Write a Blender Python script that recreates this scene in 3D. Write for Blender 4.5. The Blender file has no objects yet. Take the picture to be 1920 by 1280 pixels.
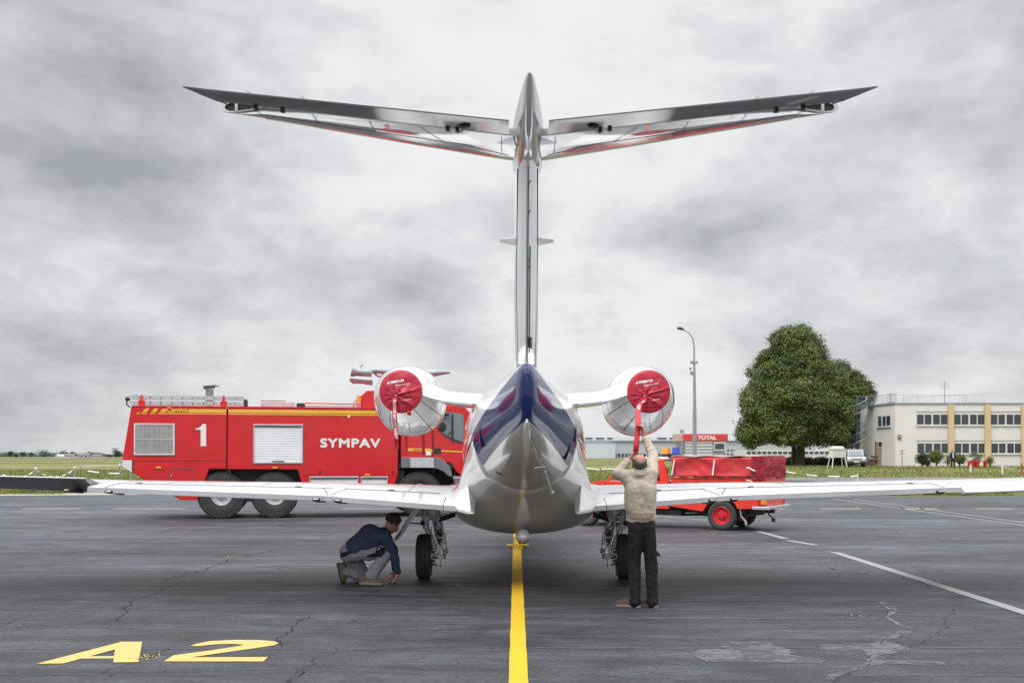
import bpy, bmesh, math, random
import numpy as np
from mathutils import Vector, Matrix, noise as mnoise
from mathutils.geometry import tessellate_polygon
R = math.radians
scene = bpy.context.scene
# ---------------------------------------------------------------- camera
FP = 2000.0; HX = 967.6; HY = 853.0; CH = 1.7       # focal length in photo pixels, vanishing point, camera height
cam_data = bpy.data.cameras.new('camera')
cam = bpy.data.objects.new('camera', cam_data)
scene.collection.objects.link(cam)
cam.location = (0, 0, CH)
cam.rotation_euler = (R(90), 0, 0)
cam_data.sensor_width = 36.0
cam_data.lens = 36.0*FP/1920
cam_data.shift_x = -(HX-960)/1920
cam_data.shift_y = (HY-640)/1920
cam_data.clip_start = 0.1
cam_data.clip_end = 6000
scene.camera = cam
scene.render.resolution_x = 1024; scene.render.resolution_y = 682
# ---------------------------------------------------------------- sky and sun
SUN_EL, SUN_AZ = R(58), R(215)                       # azimuth measured clockwise from +Y
world = bpy.data.worlds.new('World'); scene.world = world
world.use_nodes = True
wt = world.node_tree; wt.nodes.clear()
class NT:
    """tiny node-expression helper"""
    def __init__(s, tree): s.t = tree
    def new(s, typ, **kw):
        n = s.t.nodes.new(typ)
        for k, v in kw.items(): setattr(n, k, v)
        return n
    def put(s, sock, v):
        if isinstance(v, bpy.types.NodeSocket): s.t.links.new(v, sock)
        elif v is not None: sock.default_value = v
    def m(s, op, a, b=None, c=None, clamp=False):
        n = s.new('ShaderNodeMath', operation=op, use_clamp=clamp)
        s.put(n.inputs[0], a); s.put(n.inputs[1], b); s.put(n.inputs[2], c)
        return n.outputs[0]
    def vm(s, op, a, b=None, scale=None):
        n = s.new('ShaderNodeVectorMath', operation=op)
        s.put(n.inputs[0], a); s.put(n.inputs[1], b)
        if scale is not None: s.put(n.inputs[3], scale)
        return n.outputs['Value'] if op in ('DOT_PRODUCT', 'LENGTH') else n.outputs[0]
    def mix(s, f, a, b):
        n = s.new('ShaderNodeMix', data_type='RGBA')
        s.put(n.inputs[0], f); s.put(n.inputs[6], c4(a)); s.put(n.inputs[7], c4(b))
        return n.outputs[2]
    def ramp(s, v, stops, interp='LINEAR'):
        n = s.new('ShaderNodeValToRGB'); e = n.color_ramp.elements; n.color_ramp.interpolation = interp
        while len(e) < len(stops): e.new(0.5)
        for i, (p, c) in enumerate(stops):
            e[i].position = p; e[i].color = c4(c)
        s.put(n.inputs[0], v); return n.outputs[0]
    def rng(s, v, a, b, c=0.0, d=1.0, smooth=False):
        n = s.new('ShaderNodeMapRange', interpolation_type='SMOOTHSTEP' if smooth else 'LINEAR')
        s.put(n.inputs[0], v); s.put(n.inputs[1], a); s.put(n.inputs[2], b); s.put(n.inputs[3], c); s.put(n.inputs[4], d)
        return n.outputs[0]
    def noise(s, vec, scale=5, detail=5, rough=.5, dist=0.0, col=False):
        n = s.new('ShaderNodeTexNoise')
        s.put(n.inputs['Vector'], vec); n.inputs['Scale'].default_value = scale
        n.inputs['Detail'].default_value = detail; n.inputs['Roughness'].default_value = rough
        n.inputs['Distortion'].default_value = dist
        return n.outputs['Color' if col else 'Fac']
    def mapping(s, vec, scale=(1, 1, 1), loc=(0, 0, 0), rot=(0, 0, 0)):
        n = s.new('ShaderNodeMapping'); s.put(n.inputs[0], vec)
        n.inputs['Scale'].default_value = scale; n.inputs['Location'].default_value = loc; n.inputs['Rotation'].default_value = rot
        return n.outputs[0]
    def sep(s, v):
        n = s.new('ShaderNodeSeparateXYZ'); s.put(n.inputs[0], v); return n.outputs
def c4(c):
    if isinstance(c, bpy.types.NodeSocket): return c
    if isinstance(c, (int, float)): return (c, c, c, 1)
    return tuple(c)[:3] + (1,)
w = NT(wt)
tc = w.new('ShaderNodeTexCoord').outputs['Generated']
X_, Y_, Z_ = w.sep(tc)
zc_ = w.m('MAXIMUM', Z_, 0.0)
warp = w.vm('SCALE', w.vm('SUBTRACT', w.noise(tc, 7, 4, .55, 0, True), (.5, .5, .5)), scale=.16)
dirw = w.vm('NORMALIZE', w.vm('ADD', tc, warp))
den = w.m('ADD', zc_, .30)
comb = w.new('ShaderNodeCombineXYZ')
w.put(comb.inputs[0], w.m('DIVIDE', X_, den)); w.put(comb.inputs[1], w.m('DIVIDE', Y_, den)); w.put(comb.inputs[2], w.m('MULTIPLY', zc_, 1.6))
n1 = w.noise(comb.outputs[0], 2.0, 6, .48, .3)
n2 = w.noise(w.mapping(tc, (3.2, 3.2, 6.2), (1.7, .4, 2.1)), 1.7, 13, .63, .25)
bb_ = w.noise(w.mapping(tc, (2.3, 2.3, 4.6), (.3, .8, .1)), 1.9, 9, .58, .0)
bl_ = w.m('SUBTRACT', .74, w.m('MULTIPLY', w.m('ABSOLUTE', w.m('SUBTRACT', bb_, .5)), 3.6))
n3 = w.noise(w.mapping(tc, (1.4, 1.4, 2.6), (5.0, .9, .3)), 2.0, 3, .5, .2)
nn = w.m('ADD', w.m('ADD', w.m('MULTIPLY', n1, .16), w.m('MULTIPLY', n2, .42)), w.m('ADD', w.m('MULTIPLY', n3, .18), w.m('MULTIPLY', bl_, .24)))
nn = w.m('ADD', .515, w.m('MULTIPLY', w.m('SUBTRACT', nn, .49), 1.12))
def skyblob(px, py, r, amt):
    d = Vector(((px-HX)/FP, 1, (HY-py)/FP)).normalized()
    global nn
    dt = w.vm('LENGTH', w.vm('SUBTRACT', dirw, tuple(d)))
    k = w.rng(dt, 0.0, r*1.5, amt, 0.0, True)
    nn = w.m('ADD', nn, k)
skyblob(60, 330, .24, -.17); skyblob(300, 30, .17, -.06); skyblob(1900, 330, .22, -.09); skyblob(1800, 40, .12, -.05)
skyblob(620, 440, .10, -.06); skyblob(720, 620, .12, -.05); skyblob(60, 655, .075, -.10); skyblob(1500, 450, .10, -.05)
skyblob(960, 60, .20, .09); skyblob(1250, 200, .12, .05); skyblob(350, 560, .09, .03); skyblob(1750, 760, .10, -.03)
skyblob(130, 560, .07, .10); skyblob(580, 230, .14, .07); skyblob(1150, 700, .10, .05)
cl = w.ramp(nn, [(.20, (.30, .306, .325)), (.34, (.42, .427, .447)), (.43, (.505, .513, .531)), (.49, (.575, .582, .598)), (.53, (.61, .616, .628)), (.57, (.665, .67, .678)), (.66, (.70, .704, .71)), (.78, (.73, .73, .735))])
# overcast luminance: brighter towards the zenith
zen = w.rng(Z_, .39, .80, 1.0, 3.0, True)
clz = w.vm('SCALE', cl, scale=zen)
hor = w.rng(Z_, .0, .06, .93, 1.0, True)
clz = w.vm('SCALE', clz, scale=hor)
sky = w.new('ShaderNodeTexSky', sky_type='NISHITA')
sky.sun_disc = False; sky.sun_elevation = SUN_EL; sky.sun_rotation = SUN_AZ; sky.air_density = 1.2; sky.dust_density = 2.0
skyc = w.vm('SCALE', sky.outputs[0], scale=.08)
mixc = w.mix(.95, skyc, clz)
bgn = w.new('ShaderNodeBackground'); w.put(bgn.inputs[0], mixc); bgn.inputs[1].default_value = 1.0
wo = w.new('ShaderNodeOutputWorld'); wt.links.new(bgn.outputs[0], wo.inputs[0])
sl = bpy.data.lights.new('sun', 'SUN'); sl.energy = 1.5; sl.angle = R(22); sl.color = (1, .97, .93)
so = bpy.data.objects.new('sun', sl); scene.collection.objects.link(so)
sd = Vector((math.sin(SUN_AZ)*math.cos(SUN_EL), math.cos(SUN_AZ)*math.cos(SUN_EL), math.sin(SUN_EL)))
so.rotation_euler = sd.to_track_quat('Z', 'Y').to_euler(); so.location = (0, -20, 40)
scene.view_settings.view_transform = 'Standard'; scene.view_settings.look = 'None'
scene.view_settings.exposure = 0.36; scene.view_settings.gamma = 1.0
scene.render.engine = 'CYCLES'

# ---------------------------------------------------------------- helpers
def P(px, py, Y): return Vector(((px-HX)/FP*Y, Y, CH-(py-HY)/FP*Y))
def G(px, py):                                       # point on the ground seen at a pixel
    Y = CH*FP/(py-HY); return Vector(((px-HX)/FP*Y, Y, 0))
def tag(o, label=None, cat=None, group=None, kind=None):
    if label: o['label'] = label
    if cat: o['category'] = cat
    if group: o['group'] = group
    if kind: o['kind'] = kind
    return o
def empty(name, loc, rz=0, label=None, cat=None, group=None):
    o = bpy.data.objects.new(name, None); scene.collection.objects.link(o)
    o.location = loc; o.rotation_euler = (0, 0, rz); o.empty_display_size = .2
    return tag(o, label, cat, group)
def copy_tree(o, parent=None):
    c = o.copy(); scene.collection.objects.link(c); c.parent = parent
    for ch in o.children: copy_tree(ch, c)
    return c
class MB:
    def __init__(s, shift=(0, 0, 0)): s.v = []; s.f = []; s.mi = []; s.cm = 0; s.sh = Vector(shift)
    def add(s, vs, fs):
        b = len(s.v); s.v += [tuple(Vector(v)) for v in vs]; s.f += [tuple(b+i for i in f) for f in fs]; s.mi += [s.cm]*len(fs); return s
    def box(s, x0, x1, y0, y1, z0, z1):
        return s.add([(x0,y0,z0),(x1,y0,z0),(x1,y1,z0),(x0,y1,z0),(x0,y0,z1),(x1,y0,z1),(x1,y1,z1),(x0,y1,z1)],
                     [(0,3,2,1),(4,5,6,7),(0,1,5,4),(1,2,6,5),(2,3,7,6),(3,0,4,7)])
    def frame(s, p, q):
        d = (Vector(q)-Vector(p)); L = d.length; d = d/L if L > 1e-9 else Vector((0, 0, 1))
        a = Vector((0, 0, 1)) if abs(d.z) < .9 else Vector((1, 0, 0))
        u = d.cross(a).normalized(); return d, u, d.cross(u)
    def cyl(s, p, q, r0, r1=None, n=16, caps=True):
        r1 = r0 if r1 is None else r1
        d, u, v = s.frame(p, q); p = Vector(p); q = Vector(q)
        vs = [p+(u*math.cos(2*math.pi*i/n)+v*math.sin(2*math.pi*i/n))*r0 for i in range(n)]
        vs += [q+(u*math.cos(2*math.pi*i/n)+v*math.sin(2*math.pi*i/n))*r1 for i in range(n)]
        fs = [(i, (i+1) % n, n+(i+1) % n, n+i) for i in range(n)]
        if caps: fs += [tuple(reversed(range(n))), tuple(range(n, 2*n))]
        return s.add(vs, fs)
    def tube(s, pts, r, n=8, close=False):
        pts = [Vector(p) for p in pts]; m = len(pts); rs = r if isinstance(r, (list, tuple)) else [r]*m
        vs = []; up = None
        for k in range(m):
            a = pts[max(k-1, 0)]; b = pts[min(k+1, m-1)]
            d = (b-a).normalized()
            if up is None:
                t = Vector((0, 0, 1)) if abs(d.z) < .9 else Vector((1, 0, 0)); up = (t-d*t.dot(d)).normalized()
            else:
                up = (up-d*up.dot(d)).normalized()
            w_ = d.cross(up)
            vs += [pts[k]+(up*math.cos(2*math.pi*i/n)+w_*math.sin(2*math.pi*i/n))*rs[k] for i in range(n)]
        fs = []
        for k in range(m-1):
            for i in range(n): fs.append((k*n+i, k*n+(i+1) % n, (k+1)*n+(i+1) % n, (k+1)*n+i))
        fs += [tuple(reversed(range(n))), tuple(range((m-1)*n, m*n))]
        return s.add(vs, fs)
    def lathe(s, prof, c=(0, 0, 0), axis='Y', n=48, mats=None):
        """prof: list of (t, r) along the axis"""
        c = Vector(c); vs = []
        for t, r in prof:
            for i in range(n):
                a = 2*math.pi*i/n; ca, sa = math.cos(a)*r, math.sin(a)*r
                vs.append(c+(Vector((ca, t, sa)) if axis == 'Y' else Vector((t, ca, sa)) if axis == 'X' else Vector((ca, sa, t))))
        m = len(prof); b = len(s.v)
        s.v += [tuple(v) for v in vs]
        for k in range(m-1):
            for i in range(n):
                s.f.append((b+k*n+i, b+(k+1)*n+i, b+(k+1)*n+(i+1) % n, b+k*n+(i+1) % n)); s.mi.append(mats[k] if mats else s.cm)
        return s
    def sphere(s, c, r, nu=16, nv=10):
        c = Vector(c); r = Vector((r, r, r)) if isinstance(r, (int, float)) else Vector(r)
        vs = [c+Vector((0, 0, -r.z))]
        for j in range(1, nv):
            a = -math.pi/2+math.pi*j/nv
            vs += [c+Vector((r.x*math.cos(a)*math.cos(2*math.pi*i/nu), r.y*math.cos(a)*math.sin(2*math.pi*i/nu), r.z*math.sin(a))) for i in range(nu)]
        vs.append(c+Vector((0, 0, r.z))); T = len(vs)-1
        fs = [(0, 1+(i+1) % nu, 1+i) for i in range(nu)]
        for j in range(nv-2):
            for i in range(nu): fs.append((1+j*nu+i, 1+j*nu+(i+1) % nu, 1+(j+1)*nu+(i+1) % nu, 1+(j+1)*nu+i))
        fs += [(T, 1+(nv-2)*nu+i, 1+(nv-2)*nu+(i+1) % nu) for i in range(nu)]
        return s.add(vs, fs)
    def loft(s, secs, caps=True, closed=True):
        n = len(secs[0]); vs = [Vector(p) for sec in secs for p in sec]; fs = []
        for k in range(len(secs)-1):
            for i in range(n if closed else n-1): fs.append((k*n+i, k*n+(i+1) % n, (k+1)*n+(i+1) % n, (k+1)*n+i))
        if caps: fs += [tuple(reversed(range(n))), tuple(range((len(secs)-1)*n, len(secs)*n))]
        return s.add(vs, fs)
    def prism(s, poly, f0, f1):
        """poly: 2-D outline; f0, f1 map a 2-D point to the two 3-D faces"""
        n = len(poly); vs = [f0(p) for p in poly]+[f1(p) for p in poly]
        tr = tessellate_polygon([[Vector((p[0], p[1], 0)) for p in poly]])
        fs = [tuple(t) for t in tr]+[tuple(n+i for i in reversed(t)) for t in tr]
        fs += [(i, (i+1) % n, n+(i+1) % n, n+i) for i in range(n)]
        return s.add(vs, fs)
    def flat(s, poly):
        """filled polygon of 3-D points lying in one plane"""
        ps = [Vector(p) for p in poly]
        tr = tessellate_polygon([ps]); return s.add(ps, [tuple(t) for t in tr])
    def limb(s, pts, rs, n=14):
        for k in range(len(pts)):
            s.sphere(pts[k], rs[k], n, 9)
            if k: s.cyl(pts[k-1], pts[k], rs[k-1], rs[k], n)
        return s
    def build(s, name, mats, parent=None, smooth=False, bevel=0, angle=40, recalc=True, sub=0):
        me = bpy.data.meshes.new(name)
        vs = [tuple(Vector(v)+s.sh) for v in s.v]
        me.from_pydata(vs, [], s.f)
        if not isinstance(mats, (list, tuple)): mats = [mats]
        for m in mats: me.materials.append(m)
        me.polygons.foreach_set('material_index', s.mi)
        me.update()
        if recalc:
            bm = bmesh.new(); bm.from_mesh(me)
            bmesh.ops.recalc_face_normals(bm, faces=bm.faces); bm.to_mesh(me); bm.free()
        if smooth:
            me.polygons.foreach_set('use_smooth', [True]*len(me.polygons))
            me.set_sharp_from_angle(angle=R(angle))
        o = bpy.data.objects.new(name, me); scene.collection.objects.link(o); o.parent = parent
        if bevel:
            b = o.modifiers.new('bevel', 'BEVEL'); b.width = bevel; b.segments = 2; b.limit_method = 'ANGLE'; b.angle_limit = R(35)
        if sub:
            b = o.modifiers.new('sub', 'SUBSURF'); b.levels = sub; b.render_levels = sub
        return o
def eval_mesh(o):
    dg = bpy.context.evaluated_depsgraph_get(); dg.update()
    return bpy.data.meshes.new_from_object(o.evaluated_get(dg))
def remeshed(mb, name, mats, parent, voxel=.008, smooth=4, folds=None):
    """union of overlapping shapes grown into ONE continuous skin"""
    t = mb.build('tmp', mats, None, recalc=False)
    m = t.modifiers.new('r', 'REMESH'); m.mode = 'VOXEL'; m.voxel_size = voxel
    if smooth:
        m = t.modifiers.new('s', 'SMOOTH'); m.factor = .5; m.iterations = smooth
    if folds:
        for i, (size, strength, st) in enumerate(folds):
            tx = bpy.data.textures.new('folds', 'CLOUDS'); tx.noise_scale = size; tx.noise_depth = 2
            m = t.modifiers.new('d%d' % i, 'DISPLACE'); m.texture = tx; m.strength = strength; m.mid_level = .5
            if st is not None:
                e = bpy.data.objects.new('tmpe', None); scene.collection.objects.link(e); e.scale = st; m.texture_coords = 'OBJECT'; m.texture_coords_object = e
    bpy.context.view_layer.update()
    me = eval_mesh(t); me.name = name
    for e in [x for x in scene.collection.objects if x.name.startswith('tmpe')]: bpy.data.objects.remove(e)
    bpy.data.objects.remove(t)
    me.materials.clear()
    for mm in (mats if isinstance(mats, (list, tuple)) else [mats]): me.materials.append(mm)
    me.polygons.foreach_set('use_smooth', [True]*len(me.polygons))
    me.polygons.foreach_set('material_index', [0]*len(me.polygons))
    o = bpy.data.objects.new(name, me); scene.collection.objects.link(o); o.parent = parent
    return o
def text_mesh(body, size=1.0, weight=0.0, spacing=1.0, shear=0.0, align='LEFT'):
    cu = bpy.data.curves.new('t', 'FONT'); cu.body = body; cu.size = size; cu.offset = weight; cu.space_character = spacing; cu.shear = shear
    cu.align_x = align; cu.resolution_u = 6
    o = bpy.data.objects.new('t', cu); scene.collection.objects.link(o)
    bpy.context.view_layer.update()
    me = eval_mesh(o)
    vs = [v.co.copy() for v in me.vertices]; fs = [tuple(p.vertices) for p in me.polygons]
    bpy.data.objects.remove(o); return vs, fs
def lettering(body, f, mat_, parent, w_=None, bold=0.0, out=None, h=None, name='lettering', weight=0.0, spacing=1.0, shear=0.0, sx=1.0, shift=(0, 0, 0)):
    """fit the text into width w_ and height h, f maps (x, y) to 3-D"""
    vs, fs = text_mesh(body, 1.0, weight, spacing, shear)
    x0 = min(v.x for v in vs); x1 = max(v.x for v in vs); y0 = min(v.y for v in vs); y1 = max(v.y for v in vs)
    kx = w_/(x1-x0) if w_ else h/(y1-y0)*sx; ky = h/(y1-y0) if h else kx
    b = MB(shift); b.add([f((v.x-x0)*kx, (v.y-y0)*ky) for v in vs], fs)
    if bold:                                         # heavier strokes: shifted copies, each a hair further out
        for i, (dx, dy) in enumerate(((1, 0), (-1, 0), (0, 1), (0, -1), (.7, .7), (-.7, .7), (.7, -.7), (-.7, -.7))):
            b.add([f((v.x-x0)*kx+dx*bold, (v.y-y0)*ky+dy*bold)+Vector(out or (0, -1, 0))*.0006*(i+1) for v in vs], fs)
    return b.build(name, mat_, parent, recalc=False)

# ---------------------------------------------------------------- materials
def mat(name, col, rough=.5, metal=0.0, coat=0.0, var=.08, vscale=3.0, bump=0.0, bscale=40.0, spec=.5, dirt=0.0, dcol=(.10, .09, .08), dscale=1.5, coords='Object', dist=.01, coat_rough=.05, rvar=0.0):
    m = bpy.data.materials.new(name); m.use_nodes = True; t = NT(m.node_tree)
    p = m.node_tree.nodes['Principled BSDF']
    tcn = t.new('ShaderNodeTexCoord').outputs[coords]
    c = col
    if var:
        n = t.noise(tcn, vscale, 6, .6)
        lo = tuple(x*(1-var) for x in col[:3]); hi = tuple(min(1, x*(1+var)) for x in col[:3])
        c = t.mix(t.rng(n, .3, .7), lo, hi)
    if dirt:
        n = t.noise(t.mapping(tcn, (1, 1, .5)), dscale, 9, .65, .4)
        c = t.mix(t.m('MULTIPLY', t.rng(n, .48, .75), dirt), c, dcol)
    t.put(p.inputs['Base Color'], c4(c))
    p.inputs['Roughness'].default_value = rough; p.inputs['Metallic'].default_value = metal
    if rvar:
        t.put(p.inputs['Roughness'], t.rng(t.noise(tcn, vscale*2.3, 6, .6), .3, .7, max(.02, rough-rvar), rough+rvar))
    p.inputs['Coat Weight'].default_value = coat; p.inputs['Coat Roughness'].default_value = coat_rough
    p.inputs['Specular IOR Level'].default_value = spec
    if bump:
        b = t.new('ShaderNodeBump'); b.inputs['Strength'].default_value = bump; b.inputs['Distance'].default_value = dist
        t.put(b.inputs['Height'], t.noise(tcn, bscale, 5, .6)); m.node_tree.links.new(b.outputs[0], p.inputs['Normal'])
    return m
def emit(name, col, s):
    m = bpy.data.materials.new(name); m.use_nodes = True; p = m.node_tree.nodes['Principled BSDF']
    p.inputs['Base Color'].default_value = c4(col); p.inputs['Emission Color'].default_value = c4(col); p.inputs['Emission Strength'].default_value = s
    return m
def glass(name, col=(.02, .025, .03), rough=.03):
    return mat(name, col, rough, 0, 0, .25, 1.2, spec=.8)
M = {}
M['white'] = mat('jet_white_paint', (.80, .80, .80), .16, 0, 1.0, .02, 2, dirt=.05, coat_rough=.03)
M['wingwhite'] = mat('wing_white_paint', (.80, .805, .81), .22, 0, .8, .03, 1.2, dirt=.10, coat_rough=.05)
M['seam'] = mat('panel_seam', (.09, .09, .095), .6, var=0)
M['aileronshade'] = mat('aileron_shade_grey', (.22, .225, .235), .35, 0, .4, .10, 2.0, dirt=.25)  # white aileron darkened in colour for the shade on its underside
M['cove'] = mat('flap_edge_grey', (.30, .31, .33), .35, .2, .3, .10, 3.0, dirt=.3)
M['silver'] = mat('polished_metal', (.70, .71, .73), .14, 1.0, 0, .06, 3, rvar=.05)
M['nozzle'] = mat('nozzle_metal', (.50, .50, .52), .25, 1.0, 0, .15, 6, rvar=.08)
M['dark'] = mat('dark_void', (.02, .02, .022), .7, var=.3, vscale=8)
M['black'] = mat('black_plastic', (.03, .03, .032), .45, var=.2, vscale=8)
M['rubber'] = mat('rubber', (.032, .032, .034), .75, var=.35, vscale=7, bump=.3, bscale=60)
M['gearpaint'] = mat('gear_grey_paint', (.60, .62, .61), .35, .2, .3, .12, 8, dirt=.4, dscale=9)
M['steel'] = mat('steel', (.42, .42, .44), .3, .9, 0, .2, 9, rvar=.1)
M['coverred'] = mat('cover_red_fabric', (.44, .018, .045), .42, 0, 0, .18, 9, bump=.55, bscale=14, spec=.5, dist=.02)
M['ribbon'] = mat('ribbon_red', (.50, .012, .030), .5, 0, 0, .15, 9, bump=.4, bscale=30)
M['printwhite'] = mat('print_white', (.78, .78, .76), .6, var=.05)
M['navy'] = mat('navy_paint', (.008, .016, .085), .12, 0, 1.0, .1, 3)
M['truckred'] = mat('truck_red_paint', (.60, .008, .013), .32, 0, .35, .10, 1.6, dirt=.16, dcol=(.40, .02, .02), coat_rough=.12)
_tr = NT(M['truckred'].node_tree); _b = _tr.new('ShaderNodeBump'); _b.inputs['Strength'].default_value = .35; _b.inputs['Distance'].default_value = .02
_tr.put(_b.inputs['Height'], _tr.noise(_tr.new('ShaderNodeTexCoord').outputs['Object'], 1.7, 3, .5)); M['truckred'].node_tree.links.new(_b.outputs[0], M['truckred'].node_tree.nodes['Principled BSDF'].inputs['Normal'])
M['pickred'] = mat('pickup_red_paint', (.80, .045, .025), .30, 0, .6, .10, 2.2, dirt=.16, dcol=(.35, .03, .03), coat_rough=.15)
M['yellow'] = mat('stripe_yellow', (.80, .47, .05), .45, var=.06)
M['trim'] = mat('aluminium_trim', (.62, .63, .65), .35, .6, 0, .12, 5)
M['shutter'] = mat('roller_shutter', (.78, .79, .82), .42, .1, 0, .06, 2, dirt=.12)
M['tarp'] = mat('red_tarpaulin', (.56, .028, .036), .58, 0, 0, .15, 3.2, bump=.3, bscale=5, dirt=.30, dcol=(.62, .16, .16), dscale=3.5, dist=.05)
M['tarpfold'] = mat('worn_tarpaulin', (.38, .035, .05), .55, 0, 0, .3, 6, bump=.7, bscale=9, dirt=.45, dcol=(.50, .22, .24), dist=.05)
M['rimred'] = mat('red_wheel_rim', (.62, .015, .03), .38, 0, .4, .12, 5)
M['rimgrey'] = mat('grey_wheel_rim', (.60, .60, .61), .42, .4, 0, .18, 9, dirt=.25, dscale=12)
M['rimwhite'] = mat('pale_wheel_rim', (.60, .60, .60), .45, .3, 0, .12, 9, dirt=.4, dscale=12)
M['fender'] = mat('grey_fender_plastic', (.17, .175, .19), .5, 0, 0, .12, 4, dirt=.2)
M['amber'] = mat('amber_lens', (.85, .30, .02), .25, 0, .5, .1, 9)
M['bluelens'] = mat('blue_lens', (.03, .08, .50), .2, 0, .5, .1, 9)
M['redlens'] = mat('red_lens', (.5, .01, .02), .2, 0, .5, .1, 9)
M['glass'] = glass('vehicle_glass', (.16, .20, .21), .05)
M['seatdark'] = mat('dark_seat', (.03, .03, .035), .8)
M['wall'] = mat('cream_render', (.70, .675, .68), .85, var=.05, vscale=.5, dirt=.22, dcol=(.58, .55, .50), dscale=.35, bump=.2, bscale=20)
M['pilaster'] = mat('ochre_render', (.62, .46, .28), .8, var=.08, vscale=.8, dirt=.2, dcol=(.40, .28, .16), dscale=.8)
M['winframe'] = mat('white_window_frame', (.62, .62, .63), .5, var=.05)
M['pane'] = glass('window_glass', (.035, .042, .05), .06)
M['concrete'] = mat('concrete', (.36, .35, .33), .85, var=.15, vscale=2, dirt=.3, bump=.3)
M['galv'] = mat('galvanised_steel', (.36, .38, .41), .45, .6, 0, .12, 3)
M['stairblue'] = mat('blue_grey_steel', (.10, .13, .17), .5, .3, 0, .15, 3)
M['hangar'] = mat('pale_cladding', (.44, .46, .49), .6, var=.05, vscale=.05)
M['hangar2'] = mat('light_cladding', (.55, .57, .60), .6, var=.05, vscale=.05)
M['bark'] = mat('bark', (.07, .055, .042), .9, var=.35, vscale=3, bump=.8, bscale=6, dist=.05)
M['suvsilver'] = mat('silver_car_paint', (.36, .37, .38), .3, .5, .8, .05, 2)
M['skin'] = mat('skin', (.50, .27, .19), .5, 0, 0, .10, 14, bump=.1, bscale=120, dist=.002)
M['skinred'] = mat('ruddy_skin', (.52, .25, .18), .42, 0, 0, .16, 12, bump=.1, bscale=120, dist=.002)
M['beige'] = mat('beige_jacket', (.55, .475, .385), .72, 0, 0, .08, 9, bump=.35, bscale=22, dist=.012)
M['blackcloth'] = mat('black_denim', (.018, .017, .020), .85, 0, 0, .35, 12, bump=.7, bscale=20, dist=.015, spec=.3)
M['navycloth'] = mat('navy_sweatshirt', (.045, .058, .11), .85, 0, 0, .25, 10, bump=.6, bscale=16, dist=.015, spec=.3)
M['greycloth'] = mat('grey_work_trousers', (.27, .265, .30), .8, 0, 0, .18, 10, bump=.6, bscale=16, dist=.015, spec=.3)
M['shoebrown'] = mat('brown_leather', (.10, .055, .045), .55, var=.25, vscale=20)
M['shoegrey'] = mat('taupe_suede', (.14, .12, .09), .8, var=.3, vscale=20)
M['sole'] = mat('shoe_sole', (.30, .25, .19), .8, var=.2, vscale=20)
M['hairbrown'] = mat('brown_hair', (.055, .030, .018), .6, var=.5, vscale=60, bump=.9, bscale=110, dist=.01)
M['hairgrey'] = mat('grey_hair', (.12, .11, .10), .65, var=.5, vscale=60, bump=.9, bscale=110, dist=.01)
M['whitepaint'] = mat('white_paint', (.72, .72, .70), .55, var=.08, dirt=.25, dscale=4)
M['totalred'] = mat('sign_red', (.62, .05, .05), .4, var=.06)
M['benchred'] = mat('bench_red', (.50, .03, .03), .5, var=.1)
M['roofdark'] = mat('dark_roof', (.12, .11, .11), .8, var=.2)
def leafmat(name, a, b, c):
    m = bpy.data.materials.new(name); m.use_nodes = True; t = NT(m.node_tree); p = m.node_tree.nodes['Principled BSDF']
    g = t.new('ShaderNodeNewGeometry'); tc_ = t.new('ShaderNodeTexCoord').outputs['Object']
    n = t.noise(tc_, .9, 4, .6)
    base = t.mix(g.outputs['Random Per Island'], a, b)
    n2 = t.noise(tc_, .35, 5, .7); base = t.mix(t.rng(n2, .38, .62), tuple(q*.62 for q in a), base)
    t.put(p.inputs['Base Color'], t.mix(t.rng(n, .48, .72), base, c))
    p.inputs['Roughness'].default_value = .55
    p.inputs['Specular IOR Level'].default_value = .35
    return m
M['leaf'] = leafmat('linden_leaves', (.095, .135, .034), (.155, .200, .052), (.20, .205, .070))
M['leafpale'] = leafmat('pale_shrub_leaves', (.10, .14, .03), (.20, .24, .06), (.16, .20, .05))
M['leafdark'] = leafmat('dark_shrub_leaves', (.035, .055, .02), (.08, .11, .035), (.07, .09, .03))
M['leafbrown'] = leafmat('hedge_leaves', (.03, .028, .015), (.07, .055, .03), (.05, .045, .02))
M['farleaf'] = mat('far_foliage', (.050, .065, .045), .9, var=.35, vscale=.25)
M['core'] = mat('dark_core_green', (.030, .044, .014), .9, var=.4, vscale=1.2, bump=.9, bscale=3, dist=.2)  # leaf green darkened for the cores that block light in the crowns
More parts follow.
